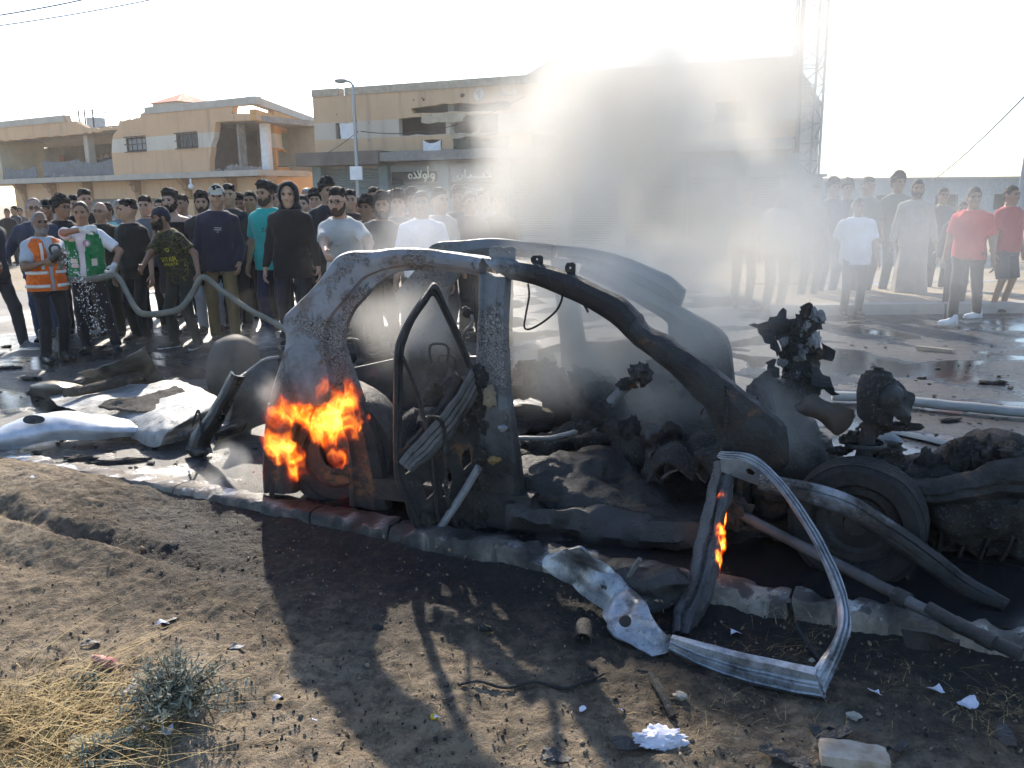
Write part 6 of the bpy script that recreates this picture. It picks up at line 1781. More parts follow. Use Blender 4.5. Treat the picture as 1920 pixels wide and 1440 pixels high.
    if thobe:
        torso(S, g + .006, .80, 1.462, wr_amp=.008)
        sl, (x, y, z) = S.block((-.4, -.4, .05), (.4, .4, .95), 0)
        rr_ = .165 + .10 * np.clip((.95 - z) / .9, 0, 1)
        ang = np.arctan2(y, x)
        d = np.hypot(x, y * 1.18) - rr_ - .012 * np.sin(ang * 7 + z * 2) * np.clip((.95 - z) / .6, 0, 1)
        d = np.maximum(np.maximum(d, .07 - z), z - .98)
        S.put(d, sl, .04)
    else:
        torso(S, g + .010, zl_, 1.468 if shirt != 'tank' else 1.37, wr_amp=.009)
        if zl_ < .82:
            for q in (1, -1):
                sl, (x, y, z) = S.block((-.4, -.35, zl_), (.4, .35, .95), 0)
            d = np.maximum(np.maximum((np.sqrt((x / .19) ** 2 + (y / .145) ** 2) - 1) * .145, zl_ - z), z - .97)
            S.put(d + .006 * np.sin(np.arctan2(y, x) * 6 + 3), sl, .03)
    for q in (1, -1):
        if shirt == 'tank':
            S.cap(up((q * .085, 0, 1.34)), up((q * .078, 0, 1.455)), .035, .022, .02); continue
        S.cap(up((q * .09 * b, 0, 1.385)), sh[q], .058, .062, .04)
        if shirt == 'tee':
            e = sh[q] + (el[q] - sh[q]) * .78
            S.cap(sh[q], e, .066 * b, .068 * b, .025, True)
        else:
            w_ = wr[q] - hd[q] * .015
            S.cap(sh[q], el[q], .063 * b, .054 * b, .025); S.cap(el[q], w_, .054 * b, .040, .02, True)
    if res <= .02 and shirt in ('long', 'tee'):
        S.D += .0045 * fbm(np.stack(np.meshgrid(*[q * 13 for q in S.ax], indexing='ij'), -1), 2, 7)
    shirt_o = finish(S, 'shirt' if not thobe else 'robe', cloth(sc))
    if collar:
        cpt = [up((.070 * math.cos(t), .058 * math.sin(t) - .0, 1.472 - .020 * max(0, -math.sin(t)))) for t in np.linspace(-PI / 2 + .25, 1.5 * PI - .25, 18)]
        MB().tube(np.array(cpt) * s, .017 * s, 7, flat=.6).build('collar', cloth(sc), shirt_o, local=True)
    # ---- trousers
    if not thobe:
        T_ = Field(lo, np.minimum(hi, [9, 9, 1.05]), res)
        sl, (x, y, z) = T_.block((-.3, -.25, .80), (.3, .25, 1.0), 0)
        w_ = .178 * b; d_ = .125 * (b * .6 + .4)
        d = np.maximum(((np.abs(x / w_) ** 2.4 + np.abs(y / d_) ** 2.4 + 1e-9) ** (1 / 2.4) - 1) * d_, np.maximum(.80 - z, z - .955))
        T_.put(d, sl, .03)
        for q in (1, -1):
            if pant == 'shorts':
                T_.cap(hip[q], hip[q] + (kn[q] - hip[q]) * 1.0, .092 * b, .088, .04, True)
            else:
                T_.cap(hip[q], kn[q], .088 * b, .068, .04); T_.cap(kn[q], ank[q] + np.array([0, 0, -.035]), .068, .058, .03, True)
        if res <= .02:
            T_.D += .006 * fbm(np.stack(np.meshgrid(T_.ax[0] * 9, T_.ax[1] * 9, T_.ax[2] * 14, indexing='ij'), -1), 2, 11)
        finish(T_, 'trousers' if pant != 'shorts' else 'shorts', cloth(pants))
    # ---- shoes
    for q in (1, -1):
        fy = (fx[0] if q == 1 else fx[1])[2]
        me = BOOT if shoe == 'boot' else SHOE
        o = bpy.data.objects.new('boot' if shoe == 'boot' else 'shoe', me)
        mt = simple('rubber_boot', (0.016, 0.018, 0.017), 0.35, var=.2) if shoe == 'boot' else cloth(shoes)
        if not me.materials: me.materials.append(mt)
        o.parent = root
        o.location = [float(c * s) for c in (ank[q][0], ank[q][1] - .03, max(0.0, ank[q][2] - .085))]
        o.rotation_euler = (0, 0, math.radians(fy)); o.scale = (s * q if q == -1 else s, s, s) if False else (s, s, s)
        o.material_slots[0].link = 'OBJECT'; o.material_slots[0].material = mt
        link(o)
        if shoe == 'shoe':
            c = bpy.data.objects.new('sole', SOLE)
            sm_ = simple('sole_%d' % int(sole[0] * 100), sole, 0.7)
            if not SOLE.materials: SOLE.materials.append(sm_)
            c.parent = o; c.material_slots[0].link = 'OBJECT'; c.material_slots[0].material = sm_
            link(c)
    if gloves:
        for q in (1, -1):
            Gv = Field(wr[q] - .16, wr[q] + .16, .0095)
            fwd = unit(np.cross(hd[q], np.array([q, 0, 0]) - hd[q] * (hd[q][0] * q)) * q)
            if fwd[1] > 0: fwd = -fwd
            nrm = np.cross(hd[q], fwd) * q
            nrm = nrm if nrm @ np.array([-q, 0, 0]) > 0 else -nrm
            Gv.cap(wr[q] - hd[q] * .03, wr[q] + hd[q] * .02, .034, .032, .01, True)
            Gv.ell(wr[q] + hd[q] * .055, (.060, .047, .025), .015, np.stack([hd[q], fwd, nrm], 1))
            cu = curl[0 if q == 1 else 1]
            for o_, ln in ((.030, .070), (.010, .080), (-.010, .075), (-.029, .058)):
                p0 = wr[q] + hd[q] * .095 + fwd * o_
                p1 = p0 + (hd[q] * math.cos(cu * .9) + nrm * math.sin(cu * .9)) * ln * .5
                p2 = p1 + (hd[q] * math.cos(cu * 2.2) + nrm * math.sin(cu * 2.2)) * ln * .5
                Gv.cap(p0, p1, .0135, .013, .006); Gv.cap(p1, p2, .013, .012, .004)
            t0 = wr[q] + hd[q] * .025 + fwd * .030
            t1 = t0 + unit(hd[q] * .7 + fwd * .55 + nrm * .35) * .045
            Gv.cap(t0, t1, .018, .015, .012); Gv.cap(t1, t1 + unit(hd[q] * .9 + fwd * .15 + nrm * .5) * .032, .015, .013, .005)
            finish(Gv, 'glove', simple('latex_glove', (0.62, 0.61, 0.58), 0.6))
    NPEOPLE += 1
    root['_s'] = s
    W = lambda p: base + Rz @ (np.asarray(p) * s)
    return dict(root=root, s=s, up=up, W=W, wr={q: W(wr[q] + hd[q] * .07) for q in (1, -1)}, shirt=shirt_o, lo=lo, hi=hi, torso=torso, finish=finish, Rz=Rz, base=base, hd=hd, wrl=wr, b=b)
YF = lambda x, y: float(G(x, y)[1])
BLACK, NAVY, DKGREY = (0.014, 0.014, 0.016), (0.022, 0.024, 0.045), (0.035, 0.036, 0.04)
LG = 'men gathered on the road at the left'
RGp = 'people standing in the smoke at the right'
def shell(P, name, mat, grow, zlo, zhi, open_front=0.0, arm=True, tk=.012, rng=None):
    """a garment layer over the shirt: a thin shell round the torso, optionally open in front"""
    F_ = Field(P['lo'], P['hi'], .015)
    P['torso'](F_, grow + tk, zlo, zhi)
    D1 = F_.D.copy()
    F2 = Field(P['lo'], P['hi'], .015)
    P['torso'](F2, grow - .004, zlo - .1, zhi + .1)
    x, y, z = np.meshgrid(*F_.ax, indexing='ij', sparse=True)
    D = np.maximum(D1, -F2.D)
    if open_front:
        wdt = open_front * (0.55 + 1.1 * np.clip((z - 1.0) / .45, 0, 1) ** 2)
        D = np.maximum(D, np.where(y < 0, wdt - np.abs(x), -1))
    D = np.maximum(D, .055 - np.hypot(x, (y + .01) * .9) + 0 * z) if zhi > 1.4 else D
    F_.D = D
    return P['finish'](F_, name, mat, P['root'])
def on_chest(P, grow, x, z, back=False):
    """point on the front of the torso (local, scaled) at x, z"""
    w = np.interp(z, TZ, TW) * P['b'] + grow; d = np.interp(z, TZ, TD) * (P['b'] * .6 + .4) + grow
    y = -d * max(0.0, 1 - abs(x / w) ** 2.2) ** (1 / 2.2)
    return P['up']((x, y, z)) * P['s']
def chest_mesh(P, name, mat, pts2, faces, grow, parent=None):
    V = [on_chest(P, grow, a_, b_) for a_, b_ in pts2]
    return mesh_obj(name, V, faces, mat, parent or P['root'], False, local=True)
def chest_text(P, name, txt, mat, x, z, size, grow):
    cu = bpy.data.curves.new(name, 'FONT'); cu.body = txt; cu.size = size; cu.align_x = 'CENTER'; cu.resolution_u = 3
    ob = bpy.data.objects.new('tmp', cu); link(ob)
    me = bpy.data.meshes.new_from_object(ob.evaluated_get(bpy.context.evaluated_depsgraph_get()))
    pts = [(v.co.x, v.co.y) for v in me.vertices]; fs = [tuple(p.vertices) for p in me.polygons]
    bpy.data.objects.remove(ob)
    o = chest_mesh(P, name, mat, [(x + a_, z + b_) for a_, b_ in pts], fs, grow)
    o['kind'] = 'stuff'
    return o
def chest_patch(P, name, mat, x0, x1, z0, z1, grow, parent=None, n=5):
    xs, zs = np.linspace(x0, x1, n), np.linspace(z0, z1, n)
    A = np.array([[on_chest(P, grow, a_, b_) for b_ in zs] for a_ in xs])
    b = MB().grid(A, .006)
    return b.build(name, mat, parent or P['root'], True, 40, local=True)

# ---- hose line (world), held by the men
HZ = 9.25
hose_px = [(118, 478, HZ - .15), (112, 505, HZ - .1), (112, 522, HZ), (160, 524, HZ + .1), (205, 518, HZ + .25), (222, 520, HZ + .25), (240, 552, HZ + .1), (262, 586, HZ), (300, 588, HZ - .05), (338, 578, HZ), (362, 548, HZ + .1), (381, 520, HZ + .15),
           (420, 548, HZ + .1), (470, 582, HZ), (522, 609, HZ - .2), (560, 640, HZ - .7), (600, 680, HZ - 1.2)]

# ---- front row, left
P = person('bald grey-bearded man in an orange reflective vest aiming a fire hose', 72, 397, YF(95, 677), yaw=52, group=LG, skin_t='d', hair='fringe', hc='g', beard='short', head_yaw=-6, sc=(0.40, 0.42, 0.45), shoe='boot', pants=(.016, .016, .02),
           L=('px', 104, 489, YF(95, 677) - .35), R=('px', 84, 492, YF(95, 677) - .30), build=1.06, poleL=(.5, .5, -1), poleR=(-.6, .6, -.6), curl=(1.0, 1.0))
M_ORV = cloth((0.72, 0.15, 0.02)); M_REF = simple('reflective_tape', (0.62, 0.60, 0.56), 0.4, .2)
v = shell(P, 'vest', M_ORV, .030, .84, 1.455, .035)
for z0 in (.885, 1.04):
    F_ = Field(P['lo'], P['hi'], .014); P['torso'](F_, .056, z0, z0 + .045)
    F2 = Field(P['lo'], P['hi'], .014); P['torso'](F2, .030, z0 - .1, z0 + .15); F_.D = np.maximum(F_.D, -F2.D)
    x, y, z = np.meshgrid(*F_.ax, indexing='ij', sparse=True); F_.D = np.maximum(F_.D, np.where(y < 0, .04 - np.abs(x), -1) + 0 * z)
    q, f = F_.mesh(); mesh_obj('reflective_band', q * P['s'], f, M_REF, v, True, 180, local=True)
for sx in (-1, 1):
    chest_patch(P, 'pocket', cloth((0.60, 0.11, 0.012)), sx * .05, sx * .13, .94, 1.02, .052, v)
    chest_patch(P, 'shoulder_band', M_REF, sx * .075, sx * .105, 1.10, 1.40, .050, v)
# nozzle in his hands
nz = thing('hose_nozzle', 'black fire hose nozzle with a looped handle held by the man in orange', 'nozzle', YP(100, 486, YF(95, 677) - .5))
yq = YF(95, 677) - .45
MB().tube([YP(96, 488, yq), YP(108, 480, yq), YP(122, 472, yq)], [.032, .045, .05], 12).build('barrel', M_GRILL, nz)
MB().tube(catmull([YP(98, 480, yq), YP(93, 466, yq), YP(99, 459, yq), YP(110, 461, yq), YP(113, 474, yq)], 20), .013, 8).build('handle', M_GRILL, nz)

P = person('man in a green medical vest and white gloves covering his mouth beside the hose', 150, 378, YF(165, 657), yaw=8, group=LG, skin_t='b', hair='receding', hc='b', beard=None, sc=(0.72, 0.73, 0.76), head_yaw=6, head_pitch=4, gloves=True, shoe='boot2' if False else 'shoe', shoes=(.012, .012, .012), sole=(.03, .03, .03),
           L=('px', 213, 500, YF(165, 657) - .12), R=('px', 158, 430, YF(165, 657) - .30), poleR=(-1, -.35, -.05), poleL=(.8, .6, -.2), curl=(1.0, .9), feet=((.24, -.05, 25), (-.07, -.12, -5)), build=1.02)
M_GRV = cloth((0.012, 0.20, 0.07))
v = shell(P, 'vest', M_GRV, .030, .83, 1.455, .050)
M_PKT = cloth((0.62, 0.55, 0.46))
for (x0, x1, z0, z1) in ((-.13, -.05, 1.05, 1.10), (-.12, -.045, 1.00, 1.045), (-.12, -.06, 1.30, 1.35), (.10, .155, 1.02, 1.10), (-.14, -.07, .845, .86)):
    chest_patch(P, 'pocket_flap', M_PKT, x0, x1, z0, z1, .052, v)
def disc2(P, name, mat, x, z, r0, r1, grow, par, n=20):
    t = np.linspace(0, 2 * PI, n, endpoint=False)
    pts = [(x + r0 * math.cos(q), z + r0 * math.sin(q)) for q in t] + [(x + r1 * math.cos(q), z + r1 * math.sin(q)) for q in t]
    fs = [(i, n + i, n + (i + 1) % n, (i + 1) % n) for i in range(n)] if r0 > 0 else [tuple(range(n, 2 * n))]
    return chest_mesh(P, name, mat, pts, fs, grow, par)
e = disc2(P, 'emblem', M_WHITE, .075, 1.28, 0, .040, .058, v)
disc2(P, 'emblem_ring', simple('emblem_purple', (.30, .10, .22), .7), .075, 1.28, .028, .037, .061, e)
t = np.linspace(.6, 2 * PI - .6, 14)
pts = [(.073 + .019 * math.cos(q), 1.28 + .019 * math.sin(q)) for q in t] + [(.079 + .015 * math.cos(q), 1.28 + .015 * math.sin(q)) for q in t[::-1]]
chest_mesh(P, 'emblem_crescent', simple('emblem_red', (.45, .02, .03), .7), pts, [(i, i + 1, 26 - i, 27 - i) for i in range(13)], .062, e)

P = person('bearded man in a dark cap and patterned football shirt gripping the hose', 297, 387, YF(345, 655), yaw=-28, group=LG, skin_t='d', hair='short', beard='full', cap=(.03, .03, .045), head_yaw=-30, lean=17, side_lean=-3, sc=(.022, .023, .020), pants=(.028, .03, .026), shoes=(.05, .048, .045), sole=(.5, .5, .48),
           L=('px', 372, 513, YF(345, 655) - .15), R=('px', 262, 508, YF(345, 655) - .35), poleR=(-.6, .6, .1), poleL=(.7, .6, .2), feet=((.16, .0, 25), (-.14, -.10, -12)), hem=.82)
a = Mat('jersey_lines')
n1 = a.noise(6, 3, .5)
ed = a.voro(11, vec=a.n('VectorMath', {0: a.coord(), 1: a.n('VectorMath', {0: a.noise(5, 2, out='Color'), 'Scale': .12}, operation='SCALE').outputs[0]}, operation='ADD').outputs[0], feature='DISTANCE_TO_EDGE')
ed2 = a.voro(17, vec=a.mapped((1, 1, 1.8), (3, 1, 2)), feature='DISTANCE_TO_EDGE')
ln = a.math('MAXIMUM', a.ramp(ed, .008, .022, 1, 0), a.math('MULTIPLY', a.ramp(ed2, .008, .02, 1, 0), .7))
c = a.mix(ln, (.016, .018, .015), (.22, .20, .05))
a.bsdf(c, .85, 0, a.bump(a.noise(1, 4, .5, vec=a.mapped((16, 16, 7))), .5, .02), .2)
P['shirt'].data.materials.clear(); P['shirt'].data.materials.append(a.m)
M_YEL = simple('yellow_print', (.62, .55, .04), .7, var=.1)
chest_text(P, 'print', 'QATAR', M_YEL, .0, 1.115, .085, .034); chest_text(P, 'print', 'AIRWAYS', M_YEL, .02, 1.065, .052, .034)
disc2(P, 'crest', M_YEL, .075, 1.265, .018, .026, .034, P['root'])

person('bald man with glasses in a slate blue shirt behind the man in orange', 62, 371, 10.5, yaw=18, group=LG, skin_t='c', hair='fringe', hc='g', glasses=True, sc=(.045, .055, .085), pants=(.035, .055, .12), shirt='long', build=1.16, R=('px', 8, 488, 10.2), collar=True, head_yaw=10)
person('man in a black cap peering over the shoulders of the front row at far left', 86, 373, 11.1, yaw=18, group=LG, skin_t='b', cap=(.012, .012, .014), sc=DKGREY, res=.021, shirt='tee')
person('curly-haired man with glasses in black looking to the right', 113, 369, 10.7, yaw=55, group=LG, skin_t='b', hair='curly', glasses=True, sc=BLACK, head_yaw=12, lean=3, side_lean=2, pants=(.012, .012, .014), shoes=(.10, .05, .025), feet=((.1, -.06, 8), (-.1, .04, -5)))
person('tall dark-haired man in black standing behind the green vest', 157, 356, 11.9, yaw=28, group=LG, skin_t='a', hair='fade', sc=BLACK, head_yaw=12, res=.021)
person('man with short hair half hidden left of the tall man in black', 138, 367, 12.6, yaw=35, group=LG, skin_t='b', hair='fade', sc=(.25, .25, .26), res=.021)
person('bald man in sunglasses and dark brown shirt behind the green vest', 186, 378, 10.9, yaw=5, group=LG, skin_t='a', hair=None, glasses=True, sc=(.03, .026, .022), build=1.08, pants=(.02, .02, .022))
person('young man in a black t-shirt looking to the left, third in from the hose', 238, 374, YF(268, 640), yaw=-18, group=LG, skin_t='a', hair='fade', head_yaw=-35, lean=3, sc=BLACK, shoes=(.07, .045, .03), pants=BLACK, hem=.80, feet=((.1, -.08, 12), (-.12, .02, -8)))
person('boy with a fade haircut in a grey t-shirt behind the cap wearer', 270, 368, 11.4, yaw=10, group=LG, skin_t='c', hair='fade', sc=(.16, .17, .18), res=.021, pants=BLACK)
person('man in a mint shirt seen between heads at the left', 198, 380, 12.5, yaw=-20, group=LG, skin_t='b', hair='short', sc=(.25, .62, .55), res=.021)
person('grey-haired man in a slate shirt behind the black t-shirt', 222, 375, 12.9, yaw=30, group=LG, skin_t='a', hair='receding', hc='g', sc=(.20, .23, .28), res=.021)
P = person('broad bearded man in a black tank top with bare shoulders', 317, 357, 11.3, yaw=-5, group=LG, skin_t='c', hair='quiff', beard='full', shirt='tank', sc=BLACK, build=1.14, pant='shorts', pants=(.04, .04, .045), shoes=(.08, .05, .035))
P = person('bearded man in a dark buttoned shirt and pale trousers', 377, 361, YF(395, 622), yaw=12, group=LG, skin_t='a', hair='quiff', beard='short', shirt='long', sc=(.020, .018, .022), hem=.62, pants=(.45, .45, .49), shoes=(.10, .05, .035), L=(.2, -.14, .86), collar=True)
for z in (1.06, 1.13, 1.20, 1.27, 1.34):
    c_ = on_chest(P, .028, .005, z)
    MB().blob(c_, .0075, 1, 0, 1, 6).build('button', M_WHITE, P['shirt'], local=True)
P = person('tall man in a beige cap, navy sweater and khaki trousers', 405, 345, YF(425, 640), yaw=16, group=LG, skin_t='a', hair='short', cap=(.45, .41, .33), shirt='long', sc=NAVY, pants=(.21, .145, .07), shoes=(.09, .06, .04), feet=((.12, -.05, 10), (-.10, .05, 0)), L=(.22, -.18, .88), head_pitch=6, lean=5, side_lean=3, hem=.80)
for zz, x0, x1, wv in ((1.290, -.03, .045, .006), (1.268, -.035, .04, .0), (1.245, -.006, .012, .004)):
    xs_ = np.linspace(x0, x1, 22)
    zt_l = zz + wv * np.sin(xs_ * 420)
    chest_mesh(P, 'print', M_WHITE, [(x_, z_) for x_, z_ in zip(xs_, zt_l)] + [(x_, z_ + .006) for x_, z_ in zip(xs_, zt_l)], [(i, i + 1, 23 + i, 22 + i) for i in range(21)], .036)
sw2 = [(-.030, .098), (-.018, .084), (.004, .090), (.040, .108), (.004, .096), (-.014, .092), (-.024, .100)]
V_ = [(x_, .010 - .102 * math.sqrt(max(0, 1 - (x_ / .083) ** 2 - ((z_ - .028) / .104) ** 2)) - .004, z_) for x_, z_ in sw2]
cap_o = [c_ for c_ in P['root'].children if c_.name.startswith('cap')][0]
mesh_obj('cap_mark', V_, [(0, 1, 5, 6), (1, 2, 4, 5), (2, 3, 4)], simple('black_print', (.01, .01, .01), .8), cap_o, False, local=True)
person('man in a dark shirt close behind the beige cap', 427, 346, 11.4, yaw=10, group=LG, skin_t='a', hair='fade', shirt='long', sc=(.03, .03, .035), res=.021, collar=True)
person('dark-haired man in a black jacket between the navy sweater and the turquoise shirt', 468, 358, 11.6, yaw=5, group=LG, skin_t='b', hair='short', side_lean=3, shirt='long', sc=BLACK, build=1.05, L=(.12, -.22, 1.10))
P = person('man in a bright turquoise t-shirt and navy trousers', 496, 342, 10.7, yaw=-10, group=LG, skin_t='a', hair='quiff', beard='short', sc=(.020, .40, .36), pants=(.022, .028, .075), shoes=(.02, .02, .02), head_yaw=-14, hem=.78, build=1.02, side_lean=-2, lean=2)
chest_text(P, 'print', 'ZARA', simple('black_print', (.01, .01, .01), .8), .06, 1.21, .07, .036)
person('person in a black hooded jacket with the hood up', 539, 342, 10.1, yaw=4, group=LG, skin_t='c', hood=BLACK, shirt='long', sc=BLACK, pants=(.02, .022, .03), hem=.74, build=1.04, head_pitch=6)
person('man behind the hooded figure, only his head showing', 567, 366, 12.0, yaw=0, group=LG, skin_t='c', hair='short', sc=(.05, .05, .05), res=.021)
person('grey-haired man far back between the hood and the tall youth', 575, 353, 13.5, yaw=-10, group=LG, skin_t='a', hair='short', hc='g', sc=(.2, .2, .2), res=.021)
person('tall youth in a black t-shirt with a smoky print', 612, 337, 10.9, yaw=35, group=LG, skin_t='a', hair='curly', sc=(.03, .03, .033), build=1.0)
P = person('man in glasses and a pale grey t-shirt leaning over the car', 631, 352, 8.6, yaw=-8, group=LG, skin_t='c', hair='fade', beard='short', glasses=True, sc=(.42, .43, .43), lean=14, R=('px', 612, 485, 8.1), L=('px', 690, 480, 8.2), pants=(.05, .05, .06), poleR=(-.6, .7, 0), poleL=(.8, .6, 0))
sw_ = [(-.030, 1.235), (-.010, 1.222), (.012, 1.232), (.050, 1.262), (.012, 1.240), (-.008, 1.234), (-.022, 1.252)]
chest_mesh(P, 'print', simple('grey_print', (.25, .25, .25), .8), sw_, [(0, 1, 5, 6), (1, 2, 4, 5), (2, 3, 4)], .033)
person('youth with short black hair behind the man in glasses', 655, 357, 11.5, yaw=12, group=LG, skin_t='c', hair='fade', sc=(.05, .03, .03), res=.021)
person('boy with curly hair between the grey and charcoal shirts', 686, 370, 10.6, yaw=-12, group=LG, skin_t='d', hair='curly', sc=BLACK, res=.021)
person('bearded man in a charcoal t-shirt wreathed in thin smoke', 716, 363, 9.4, yaw=-2, group=LG, skin_t='b', hair='quiff', beard='full', lean=4, side_lean=3, head_yaw=6, sc=(.045, .047, .05), build=1.04)
person('young man with thick hair behind the white polo shirt', 745, 360, 10.2, yaw=5, group=LG, skin_t='c', hair='curly', hc='b', sc=(.10, .10, .11), res=.021)
person('moustached man in a white polo shirt beside the smoke', 790, 358, 9.0, yaw=2, group=LG, skin_t='d', hair='short', beard='moustache', sc=(.74, .74, .80), collar=True, build=1.08)
person('heavy-set man with cropped hair turning right at the edge of the smoke', 823, 354, 9.9, yaw=40, group=LG, skin_t='a', hair='fade', sc=(.45, .42, .38), res=.021)
person('man in dark red partly hidden behind the moustached man', 772, 356, 10.9, yaw=15, group=LG, skin_t='b', hair='quiff', sc=(.16, .03, .03), res=.021)
P = person('person holding a phone up above the other heads', 712, 372, 11.2, yaw=0, group=LG, skin_t='a', hair='short', sc=(.30, .27, .22), res=.018, R=('px', 727, 358, 10.9), poleR=(-1, .2, -.3), curl=(.4, .9))
ph = thing('phone', 'black phone held up above the crowd', 'phone', YP(745, 340, 10.82))
MB().box(YP(746, 340, 10.82), (.150, .010, .075), rotm(0, .05, 0)).build('phone_body', simple('phone_black', (.012, .012, .014), .25), ph, False)
for i, (x, y) in enumerate(((668, 370), (700, 352), (590, 358), (858, 352), (880, 360), (905, 356), (935, 360), (448, 366), (300, 372), (340, 366), (515, 352))):
    person(('bystander in the back row behind the charcoal shirt', 'taller bystander in the back row above the charcoal shirt', 'bystander in the back row left of the tall youth', 'faint bystander in the smoke just right of the heavy-set man', 'faint dark-haired bystander in the smoke, second right of the heavy-set man',
            'faint bystander in the smoke under the pale Arabic letters', 'faint bystander deepest in the smoke plume', 'bystander behind the khaki trousers and the black jacket', 'bystander behind the grey t-shirt boy', 'bystander peering past the tank top', 'bystander between turquoise shirt and black hood')[i],
           x, y, (12.2, 12.8, 12.6, 11.0, 10.6, 11.5, 11.0, 12.4, 12.8, 12.6, 12.4)[i], yaw=(-10, 15, 5, 0, 20, 10, -5, 10, 0, -10, 5)[i], group='bystanders in the back row', skin_t='abcd'[i % 4], hair=('short', 'fade', 'curly', 'quiff')[i % 4], sc=((.06, .06, .07), (.2, .2, .22), (.1, .05, .04), (.04, .06, .09))[i % 4], res=.024)
# a passer-by leaving the frame at far left, and people far down the street
person('man walking out of the frame at the far left edge', -34, 372, 9.9, yaw=70, group=LG, skin_t='b', hair='short', sc=(.04, .04, .05), pants=(.03, .03, .035), feet=((.08, -.30, 0), (-.08, .28, 0)), L=('px', 0, 500, 9.8), shoes=(.12, .12, .13), sole=(.4, .4, .4))
for i, (x, y) in enumerate(((12, 391), (26, 386), (36, 389))):
    person(('far-off man in black by the orange shutter at the left edge', 'far-off man in a dark shirt walking near the left edge', 'far-off bystander just left of the bald heads')[i], x, y, 24 + i, yaw=(20, -30, 10)[i], group='figures far down the street', skin_t='b', hair='short', sc=(BLACK, (.05, .05, .06), (.12, .1, .1))[i], res=.03)
# onlookers inside the wrecked upper room of the left building
for i, (x, y, c_) in enumerate(((172, 290, (.06, .03, .07)), (180, 293, (.65, .50, .02)), (190, 289, (.03, .03, .06)), (200, 286, (.03, .05, .05)))):
    yb = float(fr(fp(x, 300, 1.2)[0], 0, 1.2)[1])
    t_ = YP(x, y, yb)
    q = thing('person', ('onlooker in plum clothes in the open upper room', 'small onlooker in yellow in the open upper room', 'onlooker in dark blue in the open upper room', 'onlooker in dark green at the right of the open upper room')[i], 'person', (t_[0], t_[1], zl + .01), 'onlookers in the open upper room')
    hh = t_[2] - zl
    B = Field((-.4, -.3, 0), (.4, .3, hh + .1), .035)
    B.cap((.09, 0, .05), (.09, 0, hh * .5), .06, .08, .04); B.cap((-.09, 0, .05), (-.09, 0, hh * .5), .06, .08, .04)
    B.cap((0, 0, hh * .5), (0, 0, hh * .78), .14, .15, .05); B.ell((0, -.01, hh - .11), (.075, .09, .115), .02); B.cap((0, 0, hh * .8), (0, 0, hh - .1), .05, .05)
    for s_ in (1, -1):
        B.cap((s_ * .18, 0, hh * .79), (s_ * .23, -.05, hh * .6), .05, .045); B.cap((s_ * .23, -.05, hh * .6), (s_ * .2, -.2, hh * .52), .04, .03)
    vv, ff = B.mesh(); mesh_obj('body', vv, ff, skin('b'), q, True, 180, local=True)
    C_ = Field((-.4, -.3, 0), (.4, .3, hh), .035)
    C_.cap((0, 0, hh * .42), (0, 0, hh * .78), .165, .165, .05, True); C_.cap((0, 0, .1), (0, 0, hh * .5), .16, .17, .05)
    for s_ in (1, -1): C_.cap((s_ * .18, 0, hh * .79), (s_ * .23, -.05, hh * .6), .065, .06)
    vv, ff = C_.mesh(); mesh_obj('clothes', vv, ff, cloth(c_), q, True, 180, local=True)

# ---- right side, in the smoke
person('heavy man in a white t-shirt and dark trousers in the haze', 1611, 371, YF(1602, 592), yaw=-6, group=RGp, skin_t='b', hair='short', sc=(.70, .72, .76), pants=(.03, .035, .045), build=1.2, hem=.78, R=(-.30, .0, .86))
person('man in a long pale robe standing on the median', 1722, 337, 13.9, yaw=-14, group=RGp, skin_t='b', hair='short', beard='full', shirt='long', thobe=True, sc=(.36, .335, .28), build=1.1)
person('tall slim man behind the robed man', 1686, 325, 14.4, yaw=5, group=RGp, skin_t='b', hair='curly', sc=(.13, .15, .13), pants=(.05, .06, .06))
person('man in a red polo shirt and white trainers striding left', 1829, 351, YF(1815, 608), yaw=-38, group=RGp, skin_t='b', hair='short', lean=4, sc=(.60, .035, .035), collar=True, pants=(.025, .028, .035), shoes=(.62, .62, .64), sole=(.65, .65, .65), feet=((.10, .34, -35), (-.08, -.30, -40)), head_yaw=25, build=1.08, R=(-.30, .05, .86))
person('man in a dark jacket close behind the red polo shirt', 1806, 378, 12.6, yaw=-20, group=RGp, skin_t='b', hair='short', shirt='long', sc=(.02, .022, .03), pants=(.03, .03, .04), build=1.1, res=.021)
person('man in a red t-shirt and dark shorts at the right edge', 1898, 348, 12.3, yaw=25, group=RGp, skin_t='b', hair='short', sc=(.40, .03, .04), pant='shorts', pants=(.03, .04, .06), build=1.14, shoes=(.05, .04, .04))
person('man in dark clothes, leftmost of the four heads near the mast', 1527, 345, 13.8, yaw=8, group=RGp, skin_t='b', hair='short', sc=(.05, .06, .06), pants=(.04, .045, .05), res=.021)
person('youth with thick hair, second of the four heads near the mast', 1563, 336, 14.2, yaw=12, group=RGp, skin_t='a', hair='curly', sc=(.05, .06, .06), res=.021, pants=(.05, .06, .07))
person('youth with bushy hair, third of the four heads near the mast', 1590, 338, 14.6, yaw=-8, group=RGp, skin_t='a', hair='curly', sc=(.06, .06, .07), res=.021)
person('man in an olive shirt, rightmost of the four heads near the mast', 1629, 333, 14.1, yaw=10, group=RGp, skin_t='b', hair='fade', sc=(.14, .15, .11), res=.021, pants=(.05, .05, .06))
person('faint man in a white t-shirt deep in the smoke left of the mast', 1462, 352, 12.4, yaw=10, group=RGp, skin_t='b', hair='short', sc=(.6, .6, .62), res=.021, pants=(.05, .05, .06))
person('faint man in dark clothes deepest in the smoke at the right', 1400, 350, 13.2, yaw=0, group=RGp, skin_t='b', hair='short', sc=(.06, .06, .07), res=.021)
